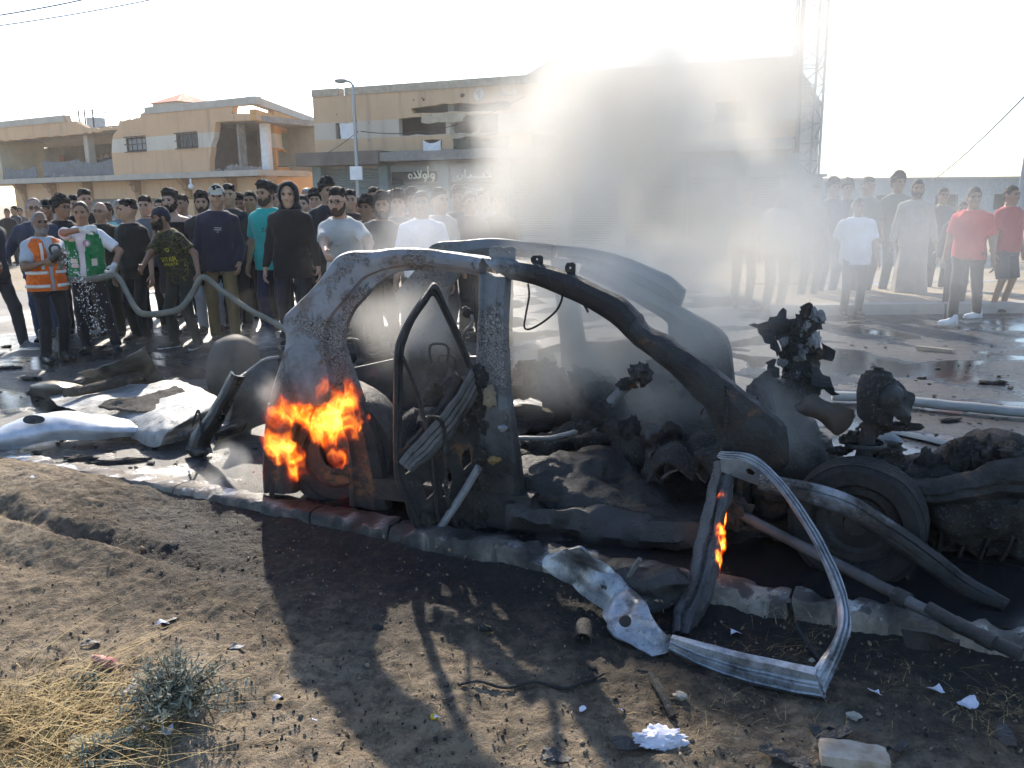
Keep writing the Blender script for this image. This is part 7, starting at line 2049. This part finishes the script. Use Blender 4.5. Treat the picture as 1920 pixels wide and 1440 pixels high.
person('dark-clothed man standing right of the robed man', 1770, 352, 14.8, yaw=-10, group=RGp, skin_t='b', hair='short', sc=(.08, .09, .10), res=.021)
hose = MB().tube(catmull([YP(*p) for p in hose_px], 160), .036, 12, noise=.004, flat=.8)
tag(hose.build('fire_hose', simple('canvas_hose', (.20, .19, .155), .9, var=.3, vscale=8, bump=.6, bscale=90)), 'drab canvas fire hose carried by the men, sagging in kinked loops to the car', 'hose')

# water drops spilling from the nozzle
rw = random.Random(8)
wb = MB()
for k in range(360):
    t_ = rw.random() ** .8
    x = 122 + 62 * t_ ** 1.1 + rw.gauss(0, 6 + 9 * t_); y = 478 + 150 * t_ ** 1.7 + rw.gauss(0, 9)
    r_ = rw.choice((.003, .004, .005, .006, .008))
    c_ = YP(x, y, yq - .1 + rw.uniform(-.15, .15))
    V_ = np.array([(1, 0, 0), (-1, 0, 0), (0, 1, 0), (0, -1, 0), (0, 0, 1.2), (0, 0, -1.2)]) * r_ + c_
    wb.add(V_, [(0, 2, 4), (2, 1, 4), (1, 3, 4), (3, 0, 4), (2, 0, 5), (1, 2, 5), (3, 1, 5), (0, 3, 5)])
a = Mat('water_drop'); a.bsdf((.9, .93, .95), .05, 0, None, .6, **{'Transmission Weight': .35, 'IOR': 1.33})
tag(wb.build('water_spray', a.m, None, True, 180), 'white water drops spilling from the hose nozzle in front of the green vest', 'water', kind='stuff')
# ================================================================== SMALL THINGS ON THE VERGE
rr = random.Random(3)
def blade(b, p, h, w, lean, az, seg=4, curl=.3):
    p = np.asarray(p, float)
    d = np.array([math.cos(az), math.sin(az), 0]); sd = np.array([-d[1], d[0], 0])
    V = []
    for i in range(seg + 1):
        t = i / seg
        q = p + np.array([0, 0, h * t * (1 - .25 * lean * t)]) + d * (lean * h * t ** 1.6)
        ww = w * (1 - t * .85)
        V += [q - sd * ww, q + sd * ww]
    b.add(V, [(2 * i, 2 * i + 1, 2 * i + 3, 2 * i + 2) for i in range(seg)])
a = Mat('dry_straw')
n1 = a.noise(9, 4, .6)
c = a.cr(n1, [(.3, (.24, .155, .06)), (.6, (.44, .32, .14)), (.8, (.56, .45, .25))])
a.bsdf(c, .8, 0, None, .3); M_STRAW = a.m
gr = MB()
for k in range(3400):
    x, y = rr.gauss(110, 120), rr.gauss(1370, 75)
    if x > 330 or y < 1225 or x < -60 or y > 1500: continue
    if y < 1290 and rr.random() < .6: continue
    p = GV(x, y); p[2] -= .006
    blade(gr, p, rr.uniform(.02, .075), rr.uniform(.0014, .0034), rr.uniform(.3, 2.6), rr.uniform(0, 6.28), 3)
for k in range(160):       # long straws lying
    x, y = rr.gauss(130, 90), rr.gauss(1350, 60)
    p = GV(min(x, 320), max(y, 1250), .02)
    blade(gr, p, rr.uniform(.05, .16), .0026, rr.uniform(2, 4), rr.uniform(-.6, 1.6), 4)
tag(gr.build('dry_grass', M_STRAW, None, False), 'dry yellow straw grass in the lower left corner', 'grass', kind='stuff')
# grey-green shrub
a = Mat('grey_green_leaf')
n1 = a.noise(14, 4, .6)
c = a.cr(n1, [(.3, (.12, .125, .085)), (.55, (.26, .265, .20)), (.8, (.42, .42, .36))])
a.bsdf(c, .75, 0, None, .3); M_LEAF = a.m
M_TWIG = simple('shrub_twig', (.10, .075, .05), .9)
def shrub(name, label, cx, cy, n, rad, hgt, seed, lsize=.011):
    r_ = random.Random(seed)
    base = GV(cx, cy)
    t = thing(name, label, 'shrub', base)
    lf, tw = MB(), MB()
    for k in range(n):
        az = r_.uniform(0, 6.28); out = rad * r_.uniform(.15, 1) ; h = hgt * r_.uniform(.35, 1) * (1.15 - .6 * out / rad)
        pts = catmull([base + np.array([r_.uniform(-.03, .03), r_.uniform(-.03, .03), -.01]), base + np.array([math.cos(az) * out * .4, math.sin(az) * out * .4, h * .6]), base + np.array([math.cos(az) * out, math.sin(az) * out, h])], 9)
        tw.tube(pts, np.linspace(.0032, .0012, 9), 4)
        for j in range(2, 9):
            for _ in range(4):
                d = np.array([r_.gauss(0, 1), r_.gauss(0, 1), r_.gauss(.3, .8)]); d = unit(d)
                sd = unit(np.cross(d, (0, .3, 1))) * lsize * r_.uniform(.22, .4)
                q = pts[j]; e = q + d * lsize * r_.uniform(1.2, 3.0); m = (q + e) / 2 + np.array([0, 0, -.003])
                lf.add([q, m + sd, e, m - sd], [(0, 1, 2, 3)])
    o = tw.build('branches', M_TWIG, t); o['kind'] = 'stuff'
    o = lf.build('foliage', M_LEAF, t, False); o['kind'] = 'stuff'
shrub('shrub', 'wilted grey-green shrub right of the dry grass', 335, 1330, 100, .25, .20, 4, .014)
shrub('shrub', 'small grey-green shrub at the bottom left edge', 200, 1425, 20, .13, .08, 9, .012)
shrub('shrub', 'low sparse shrub among the dry grass', 165, 1290, 14, .09, .06, 12, .010)
tf = MB()
for (cx, cy, sx, sy, n) in ((1860, 1330, 50, 30, 130), (1500, 1150, 40, 18, 70), (1420, 1345, 120, 30, 90), (1470, 1215, 40, 15, 50), (1650, 1260, 80, 30, 60)):
    for k in range(n):
        p = GV(rr.gauss(cx, sx), rr.gauss(cy, sy)); p[2] -= .004
        blade(tf, p, rr.uniform(.015, .05), .0012, rr.uniform(.6, 3), rr.uniform(0, 6.28), 3)
for k in range(110):
    p = GV(rr.uniform(350, 1900), rr.uniform(1100, 1440), .003)
    if (p - KA) @ KN > -.05: continue
    blade(tf, p, rr.uniform(.008, .02), .0012, rr.uniform(3, 5), rr.uniform(0, 6.28), 2)
tag(tf.build('straw_tufts', M_STRAW, None, False), 'thin straw tufts and loose stalks on the sooty verge', 'grass', kind='stuff')
# grit, pebbles, charred crumbs
M_STONE = simple('pale_stone', (.36, .32, .26), .95, var=.3, vscale=20)
for mat, n, nm, lab, rng, sz in ((M_CHARR, 1100, 'char_crumbs', 'black charred crumbs scattered over the verge', (450, 1920), (.0015, .0075)), (simple('sand_clod', (.27, .205, .135), .98, var=.3, vscale=30), 1900, 'sand_clods', 'small sand clods and pebbles over the verge', (0, 1920), (.0015, .008)), (simple('dark_clod', (.075, .06, .045), .98, var=.3, vscale=30), 900, 'soil_clods', 'dark soil clods over the sandy verge', (0, 1000), (.0012, .006))):
    b = MB()
    for k in range(n):
        x = rr.uniform(*rng); y = rr.uniform(905, 1470)
        p = GV(x, y)
        if (p - KA) @ KN > -.03: continue
        s = rr.uniform(*sz) * rr.choice((.6, 1, 1, 1.6))
        R_ = rotm(rr.uniform(0, 6), rr.uniform(0, 6), rr.uniform(0, 6))
        V = np.array([(1, 0, 0), (-1, 0, 0), (0, 1, 0), (0, -1, 0), (0, 0, .8), (0, 0, -.8)]) * s * np.array([rr.uniform(.7, 1.5), rr.uniform(.6, 1.1), rr.uniform(.4, .9)])
        b.add(V @ R_.T + p + np.array([0, 0, s * .3]), [(0, 2, 4), (2, 1, 4), (1, 3, 4), (3, 0, 4), (2, 0, 5), (1, 2, 5), (3, 1, 5), (0, 3, 5)])
    tag(b.build(nm, mat, None, True, 180), lab, 'debris', kind='stuff')
# scraps of paper
M_PAPER = simple('crumpled_paper', (.62, .62, .70), .9, var=.15, vscale=30, bump=.6, bscale=60, bdist=.006)
PAPERS = [(1380, 1188, .022, 'paper scrap by the kerb below the hinge pillar'), (1640, 1298, .020, 'paper scrap right of the bent door frame tip'), (1755, 1292, .022, 'folded paper scrap, upper of the two at the right'), (1815, 1320, .028, 'long torn paper scrap, lower of the two at the right'), (1092, 1330, .012, 'tiny white scrap in the middle of the dark verge'),
          (520, 1310, .014, 'tiny pale scrap at the shadow edge left of centre'), (820, 1345, .010, 'pale yellow scrap beside the yellow cap'), (590, 1350, .008, 'tiny lilac scrap at the shadow edge'), (270, 1362, .020, 'pale blue scrap in the dry grass'), (312, 1370, .020, 'lilac paper square below the shrub'), (245, 1292, .020, 'crumpled white scrap left of the shrub'), (140, 1388, .016, 'bluish scrap low in the dry grass'), (305, 1170, .02, 'pale scrap behind the top of the shrub'), (75, 903, .045, 'white crumpled scrap on the left end of the kerb'), (1165, 1330, .008, 'tiny white fleck near the tissue heap')]
for i, (x, y, s, lab) in enumerate(PAPERS):
    p = GV(x, y, .012) if y > 910 else G(x, y, .05)
    r_ = random.Random(i)
    A = np.array([[p + np.array([(u - .5) * 2 * s * r_.uniform(.8, 1.2), (v - .5) * 1.5 * s, .5 * s * math.sin(3 * u + 2 * v + i) + .3 * s]) for v in np.linspace(0, 1, 5)] for u in np.linspace(0, 1, 6)])
    tag(MB().grid(A, .0015).build('paper_scrap', M_PAPER, None, False), lab, 'paper', 'paper scraps on the verge')
p = GV(1240, 1395)
tag(MB().blob(p + np.array([0, 0, .02]), (.070, .045, .028), 33, .32, 3.2, 40, ridge=.35).build('tissue_heap', M_PAPER), 'crumpled heap of white tissue at the bottom of the verge', 'tissue')
p = GV(813, 1346)
tag(MB().lathe([(0, .012), (.010, .012), (.012, .008), (.012, 0)], p, (.2, -.4, 1), 16).build('bottle_cap', simple('yellow_plastic', (.60, .38, .02), .4)), 'small yellow bottle cap on the dark verge', 'bottle cap')
# red cloth, stones, bricks
t = panel('red_cloth', 'dusty red and white cloth scrap in the dry grass', [[GV(172, 1238, .01), GV(200, 1252, .02), GV(228, 1252, .01)], [GV(172, 1230, .03), GV(200, 1236, .04), GV(225, 1245, .02)], [GV(180, 1226, .01), GV(200, 1230, .02), GV(215, 1240, .01)]], 18, 24, .012, 34, 2, simple('dusty_red_cloth', (.36, .07, .06), .9, var=.5, vscale=60, dark=(.52, .40, .36)), .3, .003, 'cloth', None)
def stone(x, y, r, seed, mat, lab, nm='stone'):
    p = GV(x, y)
    tag(MB().blob(p + np.array([0, 0, r[2] * .35]), r, seed, .3, 2.2, 16).build(nm, mat), lab, 'stone', 'stones on the verge')
stone(1275, 1308, (.022, .018, .014), 3, M_STONE, 'pale rounded stone beside the charred stick')
stone(1600, 1345, (.026, .018, .014), 4, M_STONE, 'pale knobbly stone right of the tip of the door frame')
stone(1522, 1240, (.012, .010, .008), 5, M_STONE, 'small pale stone below the kerb')
stone(710, 1178, (.022, .018, .014), 6, M_CHARR, 'black lump in the middle of the sooty sand')
stone(910, 1180, (.024, .016, .012), 7, M_CHARR, 'black lump below the rear door')
stone(1112, 1255, (.016, .012, .01), 8, M_CHARR, 'small black lump left of the round hole')
def brick(x, y, size, rz, mat, lab, tilt=0.0, up=0.0):
    p = GV(x, y)
    V, b = None, MB()
    n = 8
    sx, sy, sz = [q / 2 for q in size]
    for ax, sg in ((0, 1), (0, -1), (1, 1), (1, -1), (2, 1), (2, -1)):
        u, w = [k for k in range(3) if k != ax]
        A = np.zeros((n, n, 3)); g_ = np.linspace(-1, 1, n)
        A[..., ax] = sg; A[..., u] = g_[:, None]; A[..., w] = g_[None, :]
        A = A * np.array([sx, sy, sz])
        A = A * (1 - .05 * np.clip(np.abs(A / np.array([sx, sy, sz])).sum(-1, keepdims=True) - 2.4, 0, 1))
        A = A + .004 * fbm(A * 30, 3, 5)[..., None]
        A = A @ rotm(tilt, 0, rz).T + p + np.array([0, 0, sz * .5 + up])
        b.grid(A if sg * (1 if ax != 1 else -1) > 0 else A[::-1])
    tag(b.build('broken_block', mat, None, True, 50), lab, 'block', 'broken blocks on the verge')
brick(190, 1402, (.17, .06, .05), .30, simple('ochre_stone', (.46, .36, .19), .9, var=.2, vscale=14), 'ochre stone block half buried in the dry grass', .2)
brick(1600, 1432, (.20, .10, .06), -.28, simple('whitewashed_block', (.42, .36, .30), .9, var=.35, vscale=12, dark=(.24, .17, .10)), 'whitewashed broken block at the bottom edge right of centre', 0, .0)
# black plastic shards and sticks
SH = [(1180, 1400, .06, .3, 'black shard beside the white tissue'), (1045, 1420, .05, -.4, 'folded black shard at the bottom edge'), (1560, 1375, .07, .1, 'flat black plate right of the tissue heap'), (1470, 1420, .07, -.5, 'black splinter pile left of the white block'), (1690, 1402, .03, .4, 'small black shard right of the white block'), (1885, 1380, .05, 1.2, 'black upright splinter at the right edge'), (1250, 1330, .0, 0, ''), (170, 1206, .035, .2, 'shiny black plastic bit above the dry grass'), (447, 1212, .030, -.3, 'grey broken plastic bit right of the shrub'), (318, 1162, .03, .9, 'black upright splinter above the shrub'), (840, 1310, .02, .2, 'small black flake above the yellow cap'), (1700, 1180, .03, .2, 'small black flake by the kerb at right')]
for i, (x, y, s, r, lab) in enumerate(SH):
    if s == 0: continue
    p = GV(x, y, .01)
    R_ = rotm(.25 * math.sin(i), .2 * math.cos(i * 2), r)
    A = np.array([[p + R_ @ np.array([(u - .5) * 2 * s, (v - .5) * s * (1.1 - .5 * u), .25 * s * math.sin(4 * u + i) * v + .15 * s]) for v in np.linspace(0, 1, 6)] for u in np.linspace(0, 1, 9)])
    A += .12 * s * np.stack([fbm(A * 40, 2, i + q) for q in range(3)], -1)
    tag(MB().grid(A, .004).build('plastic_shard', M_CHARG if 'grey' not in lab else M_GREY, None, False), lab, 'debris', 'dark shards on the verge')
tag(MB().tube(catmull([GV(1222, 1268, .02), GV(1240, 1300, .03), GV(1262, 1345, .015)], 14), np.linspace(.018, .012, 14), 8, noise=.006).build('charred_stick', M_CHARR), 'charred stick lying below the torn sill', 'stick')
tag(MB().tube(catmull([GV(1478, 1125, .12), GV(1490, 1170, .06), GV(1520, 1215, .02), GV(1545, 1245, .012)], 24), np.linspace(.012, .005, 24), 7, noise=.003).build('rubber_cord', M_CHARG), 'black rubber cord hanging over the kerb inside the bent door frame', 'cord')
t = thing('burnt_can', 'burnt open can lying on the sand under the torn sill', 'can', GV(1092, 1195))
p = GV(1095, 1190, .03)
MB().lathe([(0.0, .07), (.030, .07), (.034, .06), (.034, -.03), (.036, -.035), (.030, -.035), (.030, .05), (0, .055)], p, unit((.15, 1, .25)), 24, noise=.006).build('can_body', M_CHARR, t)
tag(MB().tube(catmull([GV(860, 1285, .008), GV(905, 1278, .012), GV(950, 1290, .008), GV(1000, 1282, .012), GV(1060, 1290, .01), GV(1105, 1275, .012), GV(1130, 1262, .01)], 50), .009, 6, noise=.008, flat=.6).build('burnt_cable', M_CHARR), 'ash-covered burnt cable snaking over the sand', 'cable')
for i, (x, y, r) in enumerate(((975, 1400, .5), (510, 1390, .4), (490, 1392, .5), (640, 1395, 1.2), (470, 1150, -.5))):
    p = GV(x, y, .004)
    d = np.array([math.cos(r), math.sin(r), 0]) * .022
    tag(MB().tube([p - d, p + np.array([0, 0, .004]), p + d], .0024, 5).build('twig', simple('pale_twig', (.42, .30, .16), .9), None), ('bent straw twig left of the black shard', 'short brown twig near the bottom, right one of a pair', 'short brown twig near the bottom, left one of a pair', 'thin straw stalk in the car shadow', 'thin stalk on the sunlit sand')[i], 'twig', 'twigs on the verge')
# ================================================================== FIRE
class GN:
    def __init__(s, name):
        s.t = bpy.data.node_groups.new(name, 'GeometryNodeTree')
        s.t.interface.new_socket('Geometry', in_out='OUTPUT', socket_type='NodeSocketGeometry')
        s.out = s.t.nodes.new('NodeGroupOutput')
    def n(s, typ, ins=None, **props):
        nd = s.t.nodes.new(typ)
        for k, v in props.items():
            setattr(nd, k, v)
        for k, v in (ins or {}).items():
            s.set(nd.inputs[k], v)
        return nd
    def set(s, sock, v):
        if isinstance(v, bpy.types.NodeSocket):
            s.t.links.new(v, sock)
        else:
            sock.default_value = v
    def math(s, op, a, b=0.0, clamp=False):
        return s.n('ShaderNodeMath', {0: a, 1: b}, operation=op, use_clamp=clamp).outputs[0]
    def vm(s, op, a, b=(0, 0, 0), sc=None):
        nd = s.n('ShaderNodeVectorMath', {0: a, 1: b} if sc is None else {0: a, 'Scale': sc}, operation=op)
        return nd.outputs['Value'] if op in ('LENGTH', 'DOT_PRODUCT', 'DISTANCE') else nd.outputs[0]
    def ramp(s, v, lo, hi, a=0.0, b=1.0):
        return s.n('ShaderNodeMapRange', {'Value': v, 'From Min': lo, 'From Max': hi, 'To Min': a, 'To Max': b}, interpolation_type='SMOOTHSTEP').outputs[0]
    def noise(s, vec, scale, detail, rough=.55, out='Fac'):
        return s.n('ShaderNodeTexNoise', {'Vector': vec, 'Scale': scale, 'Detail': detail, 'Roughness': rough}).outputs[out]
    def blobs(s, Q, blobs, k=.12):
        tot = None
        for c, r, w in blobs:
            r = np.broadcast_to(np.asarray(r, float), (3,))
            q = s.vm('MULTIPLY', s.vm('SUBTRACT', Q, tuple(float(v) for v in c)), tuple(float(v) for v in 1 / r))
            v = s.math('MULTIPLY', s.math('SUBTRACT', 1.0, s.vm('LENGTH', q), clamp=True), w)
            tot = v if tot is None else s.n('ShaderNodeMath', {0: tot, 1: v, 2: k}, operation='SMOOTH_MAX').outputs[0]
        return tot
    def grid(s, d, box, vox, mat, name, label, cat):
        (x0, y0, z0), (x1, y1, z1) = box
        vc = s.n('GeometryNodeVolumeCube', {'Density': d, 'Background': 0.0, 'Min': (x0, y0, z0), 'Max': (x1, y1, z1),
                 'Resolution X': int((x1 - x0) / vox), 'Resolution Y': int((y1 - y0) / vox), 'Resolution Z': int((z1 - z0) / vox)})
        sm = s.n('GeometryNodeSetMaterial', {'Geometry': vc.outputs[0], 'Material': mat})
        s.t.links.new(sm.outputs[0], s.out.inputs[0])
        o = MB().box(((x0 + x1) / 2, (y0 + y1) / 2, (z0 + z1) / 2), (x1 - x0, y1 - y0, z1 - z0)).build(name, mat, None, False)
        o.modifiers.new('fill', 'NODES').node_group = s.t
        return tag(o, label, cat, kind='stuff')
def bbox(blobs, m=1.05):
    lo = np.min([np.asarray(c) - np.asarray(r) * m for c, r, w in blobs], 0); hi = np.max([np.asarray(c) + np.asarray(r) * m for c, r, w in blobs], 0)
    return tuple(float(v) for v in lo), tuple(float(v) for v in hi)
def flame_mat(name, k):
    a = Mat(name)
    at = a.n('Attribute', attribute_name='density').outputs['Fac']
    col = a.cr(at, [(0.0, (1.0, .03, .0)), (.35, (1.0, .095, .003)), (.7, (1.0, .22, .012)), (1.0, (1.0, .46, .06))])
    st = a.math('MULTIPLY', a.math('POWER', at, 1.7), k)
    e = a.n('Emission', {'Color': col, 'Strength': st})
    a.t.links.new(e.outputs[0], a.out.inputs['Volume'])
    a.m.cycles.volume_step_rate = 1.0
    return a.m
def flames(name, label, blobs, vox, k, nscale, warp, seed):
    blobs = [(np.asarray(c, float), np.broadcast_to(np.asarray(r, float), (3,)), w) for c, r, w in blobs]
    g = GN(name + '_field')
    P = g.n('GeometryNodeInputPosition').outputs[0]
    st = g.vm('ADD', g.vm('MULTIPLY', P, (1, 1, .55)), seed)
    w1 = g.vm('SCALE', g.vm('SUBTRACT', g.noise(st, nscale * .45, 2, out='Color'), (.5, .5, .5)), sc=warp)
    Q = g.vm('ADD', P, w1)
    w2 = g.vm('SCALE', g.vm('SUBTRACT', g.noise(g.vm('ADD', g.vm('MULTIPLY', Q, (1, 1, .5)), seed), nscale * 1.3, 2, out='Color'), (.5, .5, .5)), sc=warp * .45)
    Q2 = g.vm('ADD', Q, w2)
    tot = g.blobs(Q2, blobs, .1)
    nq = g.vm('ADD', g.vm('MULTIPLY', Q2, (1, 1, .42)), seed)
    n1 = g.noise(nq, nscale, 3, .5)
    rid = g.math('SUBTRACT', 1.0, g.math('MULTIPLY', g.math('ABSOLUTE', g.math('SUBTRACT', n1, .5)), 7.0), clamp=True)
    body = g.math('ADD', tot, g.math('MULTIPLY', g.math('SUBTRACT', g.noise(nq, nscale * .7, 3), .52), 1.7))
    m = g.ramp(body, .22, .38)
    d = g.math('MULTIPLY', m, g.math('ADD', .10, g.math('MULTIPLY', g.math('POWER', rid, 1.6), .90)))
    d = g.math('MULTIPLY', d, g.ramp(tot, .0, .15))
    d = g.math('MULTIPLY', d, g.ramp(tot, .0, .9, .55, 1.25))
    return g.grid(d, bbox(blobs, 1.15), vox, flame_mat(name, k), name, label, 'fire')
FW = -.02
flames('rear_flames', 'bright orange flames licking out of the rear wheel arch', [
    (CAR(625, 790, FW), (.20, .14, .19), 1.25), (CAR(640, 755, FW), (.13, .10, .13), .9), (CAR(590, 775, FW), (.14, .1, .12), .8), (CAR(540, 775, FW), (.11, .1, .15), .95), (CAR(530, 850, FW), (.12, .1, .15), 1.15), (CAR(545, 890, FW), (.08, .08, .09), .9),
    (CAR(640, 860, FW), (.08, .08, .10), .8), (CAR(665, 800, FW), (.10, .08, .12), .8), (CAR(610, 730, FW), (.06, .06, .10), .7), (CAR(685, 790, FW), (.05, .06, .08), .7), (CAR(650, 735, FW), (.06, .06, .10), .75)], .006, 30, 12.5, .21, (3.1, 1.7, 9.2))
flames('pillar_flames', 'thin orange flame running up the hinge pillar', [
    (YP(1352, 960, pA[1] - .12), (.036, .035, .11), 2.0), (YP(1350, 1010, pA[1] - .2), (.034, .035, .10), 1.9), (YP(1346, 1055, pA[1] - .3), (.026, .03, .09), 1.6)], .0042, 110, 24.0, .05, (1.1, 4.7, 2.2))
# ================================================================== SMOKE AND HAZE
def smoke(name, label, blobs, vox, dens, col, aniso, nscale, warp, edge, detail=5.0, seed=(0, 0, 0), soft=0.5, stretch=(1, 1, 1), step=3.0, floor=0.0):
    blobs = [(np.asarray(c, float), np.broadcast_to(np.asarray(r, float), (3,)), w) for c, r, w in blobs]
    g = GN(name + '_field')
    P = g.n('GeometryNodeInputPosition').outputs[0]
    sh = g.vm('ADD', g.vm('MULTIPLY', P, stretch), seed)
    wv = g.vm('SCALE', g.vm('SUBTRACT', g.noise(sh, nscale * .6, 2, out='Color'), (.5, .5, .5)), sc=warp)
    Q = g.vm('ADD', P, wv)
    tot = g.blobs(Q, blobs)
    nq = g.vm('ADD', g.vm('MULTIPLY', Q, stretch), seed)
    nz = g.noise(nq, nscale * 1.7, detail, .62)
    nl_ = g.noise(g.vm('ADD', nq, (7.3, 2.1, 4.4)), nscale * .55, 2, .5)
    d = g.math('ADD', tot, g.math('MULTIPLY', g.math('SUBTRACT', nz, .53), edge))
    d = g.math('ADD', d, g.math('MULTIPLY', g.math('SUBTRACT', nl_, .55), edge * 1.1))
    d = g.math('MULTIPLY', g.ramp(d, 0.0, soft), g.ramp(tot, 0.0, .3))
    d = g.math('MULTIPLY', d, dens)
    a = Mat(name + '_air')
    v = a.n('VolumePrincipled', {'Color': col, 'Density': 1.0, 'Anisotropy': aniso})
    a.t.links.new(v.outputs[0], a.out.inputs['Volume'])
    a.m.cycles.volume_step_rate = step
    lo, hi = bbox(blobs, 1.02)
    lo = (lo[0], lo[1], max(lo[2], floor))
    return g.grid(d, (lo, hi), vox, a.m, name, label, 'smoke')
WHT = (0.92, 0.91, 0.895)
TAN = (0.945, 0.908, 0.845)
smoke('smoke_plume', 'thick white and brownish smoke plume rising out of the burning car', [
    (YP(1130, 720, 5.0), (0.80, 0.7, 0.50), 0.6), (YP(1080, 520, 5.4), (0.80, 0.7, 0.70), 1.0), (YP(1040, 340, 6.0), (0.85, 0.9, 0.95), 1.25), (YP(1150, 250, 6.6), (1.15, 1.1, 1.0), 1.0),
    (YP(1290, 420, 6.3), (1.25, 1.0, 0.95), 0.85), (YP(1330, 180, 7.6), (1.8, 1.2, 1.2), 0.68), (YP(1540, 90, 8.8), (2.4, 1.4, 1.5), 0.44), (YP(1430, 480, 7.0), (1.2, 1.0, .9), .6), (YP(950, 410, 5.9), (.55, .45, .5), .75)],
    .075, 2.6, TAN, .12, 1.35, .9, 1.25, 6, soft=.75, floor=.25)
smoke('drifting_smoke', 'thin pale smoke drifting to the right in front of the far crowd', [
    (YP(1430, 480, 7.2), (1.5, 1.2, 1.1), 1.0), (YP(1600, 430, 8.4), (1.9, 1.4, 1.3), .9), (YP(1780, 450, 9.0), (1.9, 1.3, 1.3), .7), (YP(1500, 620, 6.6), (1.0, .9, .7), .8), (YP(1700, 180, 9.5), (2.6, 1.4, 1.6), .6)],
    .11, .34, (.86, .87, .875), .15, 1.0, .7, .6, 4, (4, 2, 7), .9, floor=.05)
smoke('tail_smoke', 'wispy smoke trailing from the car roof over the men in white', [
    (YP(800, 430, 6.4), (.55, .5, .35), .8), (YP(880, 380, 6.6), (.6, .5, .4), .9), (YP(700, 460, 6.2), (.4, .3, .2), .5)], .055, .9, WHT, .2, 2.2, .5, 1.2, 5, (1, 8, 3))
smoke('cabin_smoke', 'smoke filling the burnt cabin and curling out behind it', [
    (CAR(760, 620, 1.0), (.55, .45, .38), 1.0), (CAR(1080, 690, 1.05), (.65, .45, .36), .9), (CAR(1250, 760, .9), (.45, .4, .32), .8), (CAR(1440, 800, .9), (.45, .4, .34), .7), (CAR(1120, 540, 1.0), (.9, .45, .36), 1.0), (CAR(1300, 630, 1.1), (.65, .4, .42), .9),
    (CAR(1420, 620, 1.7), (.5, .4, .4), .7)], .055, 1.8, (.95, .915, .85), .25, 2.2, .4, .8, 5, (6, 1, 2), soft=.7, floor=.2)
smoke('ground_smoke', 'small puffs of smoke curling off the road by the rear bumper', [
    (G(430, 870, .14), (.16, .18, .20), 1.0), (G(400, 905, .06), (.14, .14, .10), .8), (CAR(505, 740, -.1), (.12, .12, .18), .6), (G(500, 640, .3), (.22, .3, .22), .5)], .025, 2.4, (.95, .94, .92), .4, 5, .14, 1.0, 4, (2, 2, 8))
hz = MB().box((0, 60, 20.6), (180, 150, 42.4)).build('haze', None, None, False)
a = Mat('haze_air')
v = a.n('VolumePrincipled', {'Color': (.97, .97, .98), 'Density': .0006, 'Anisotropy': .55})
a.t.links.new(v.outputs[0], a.out.inputs['Volume'])
hz.data.materials.append(a.m)
tag(hz, 'thin dusty smoke haze over the whole street', 'haze', kind='stuff')
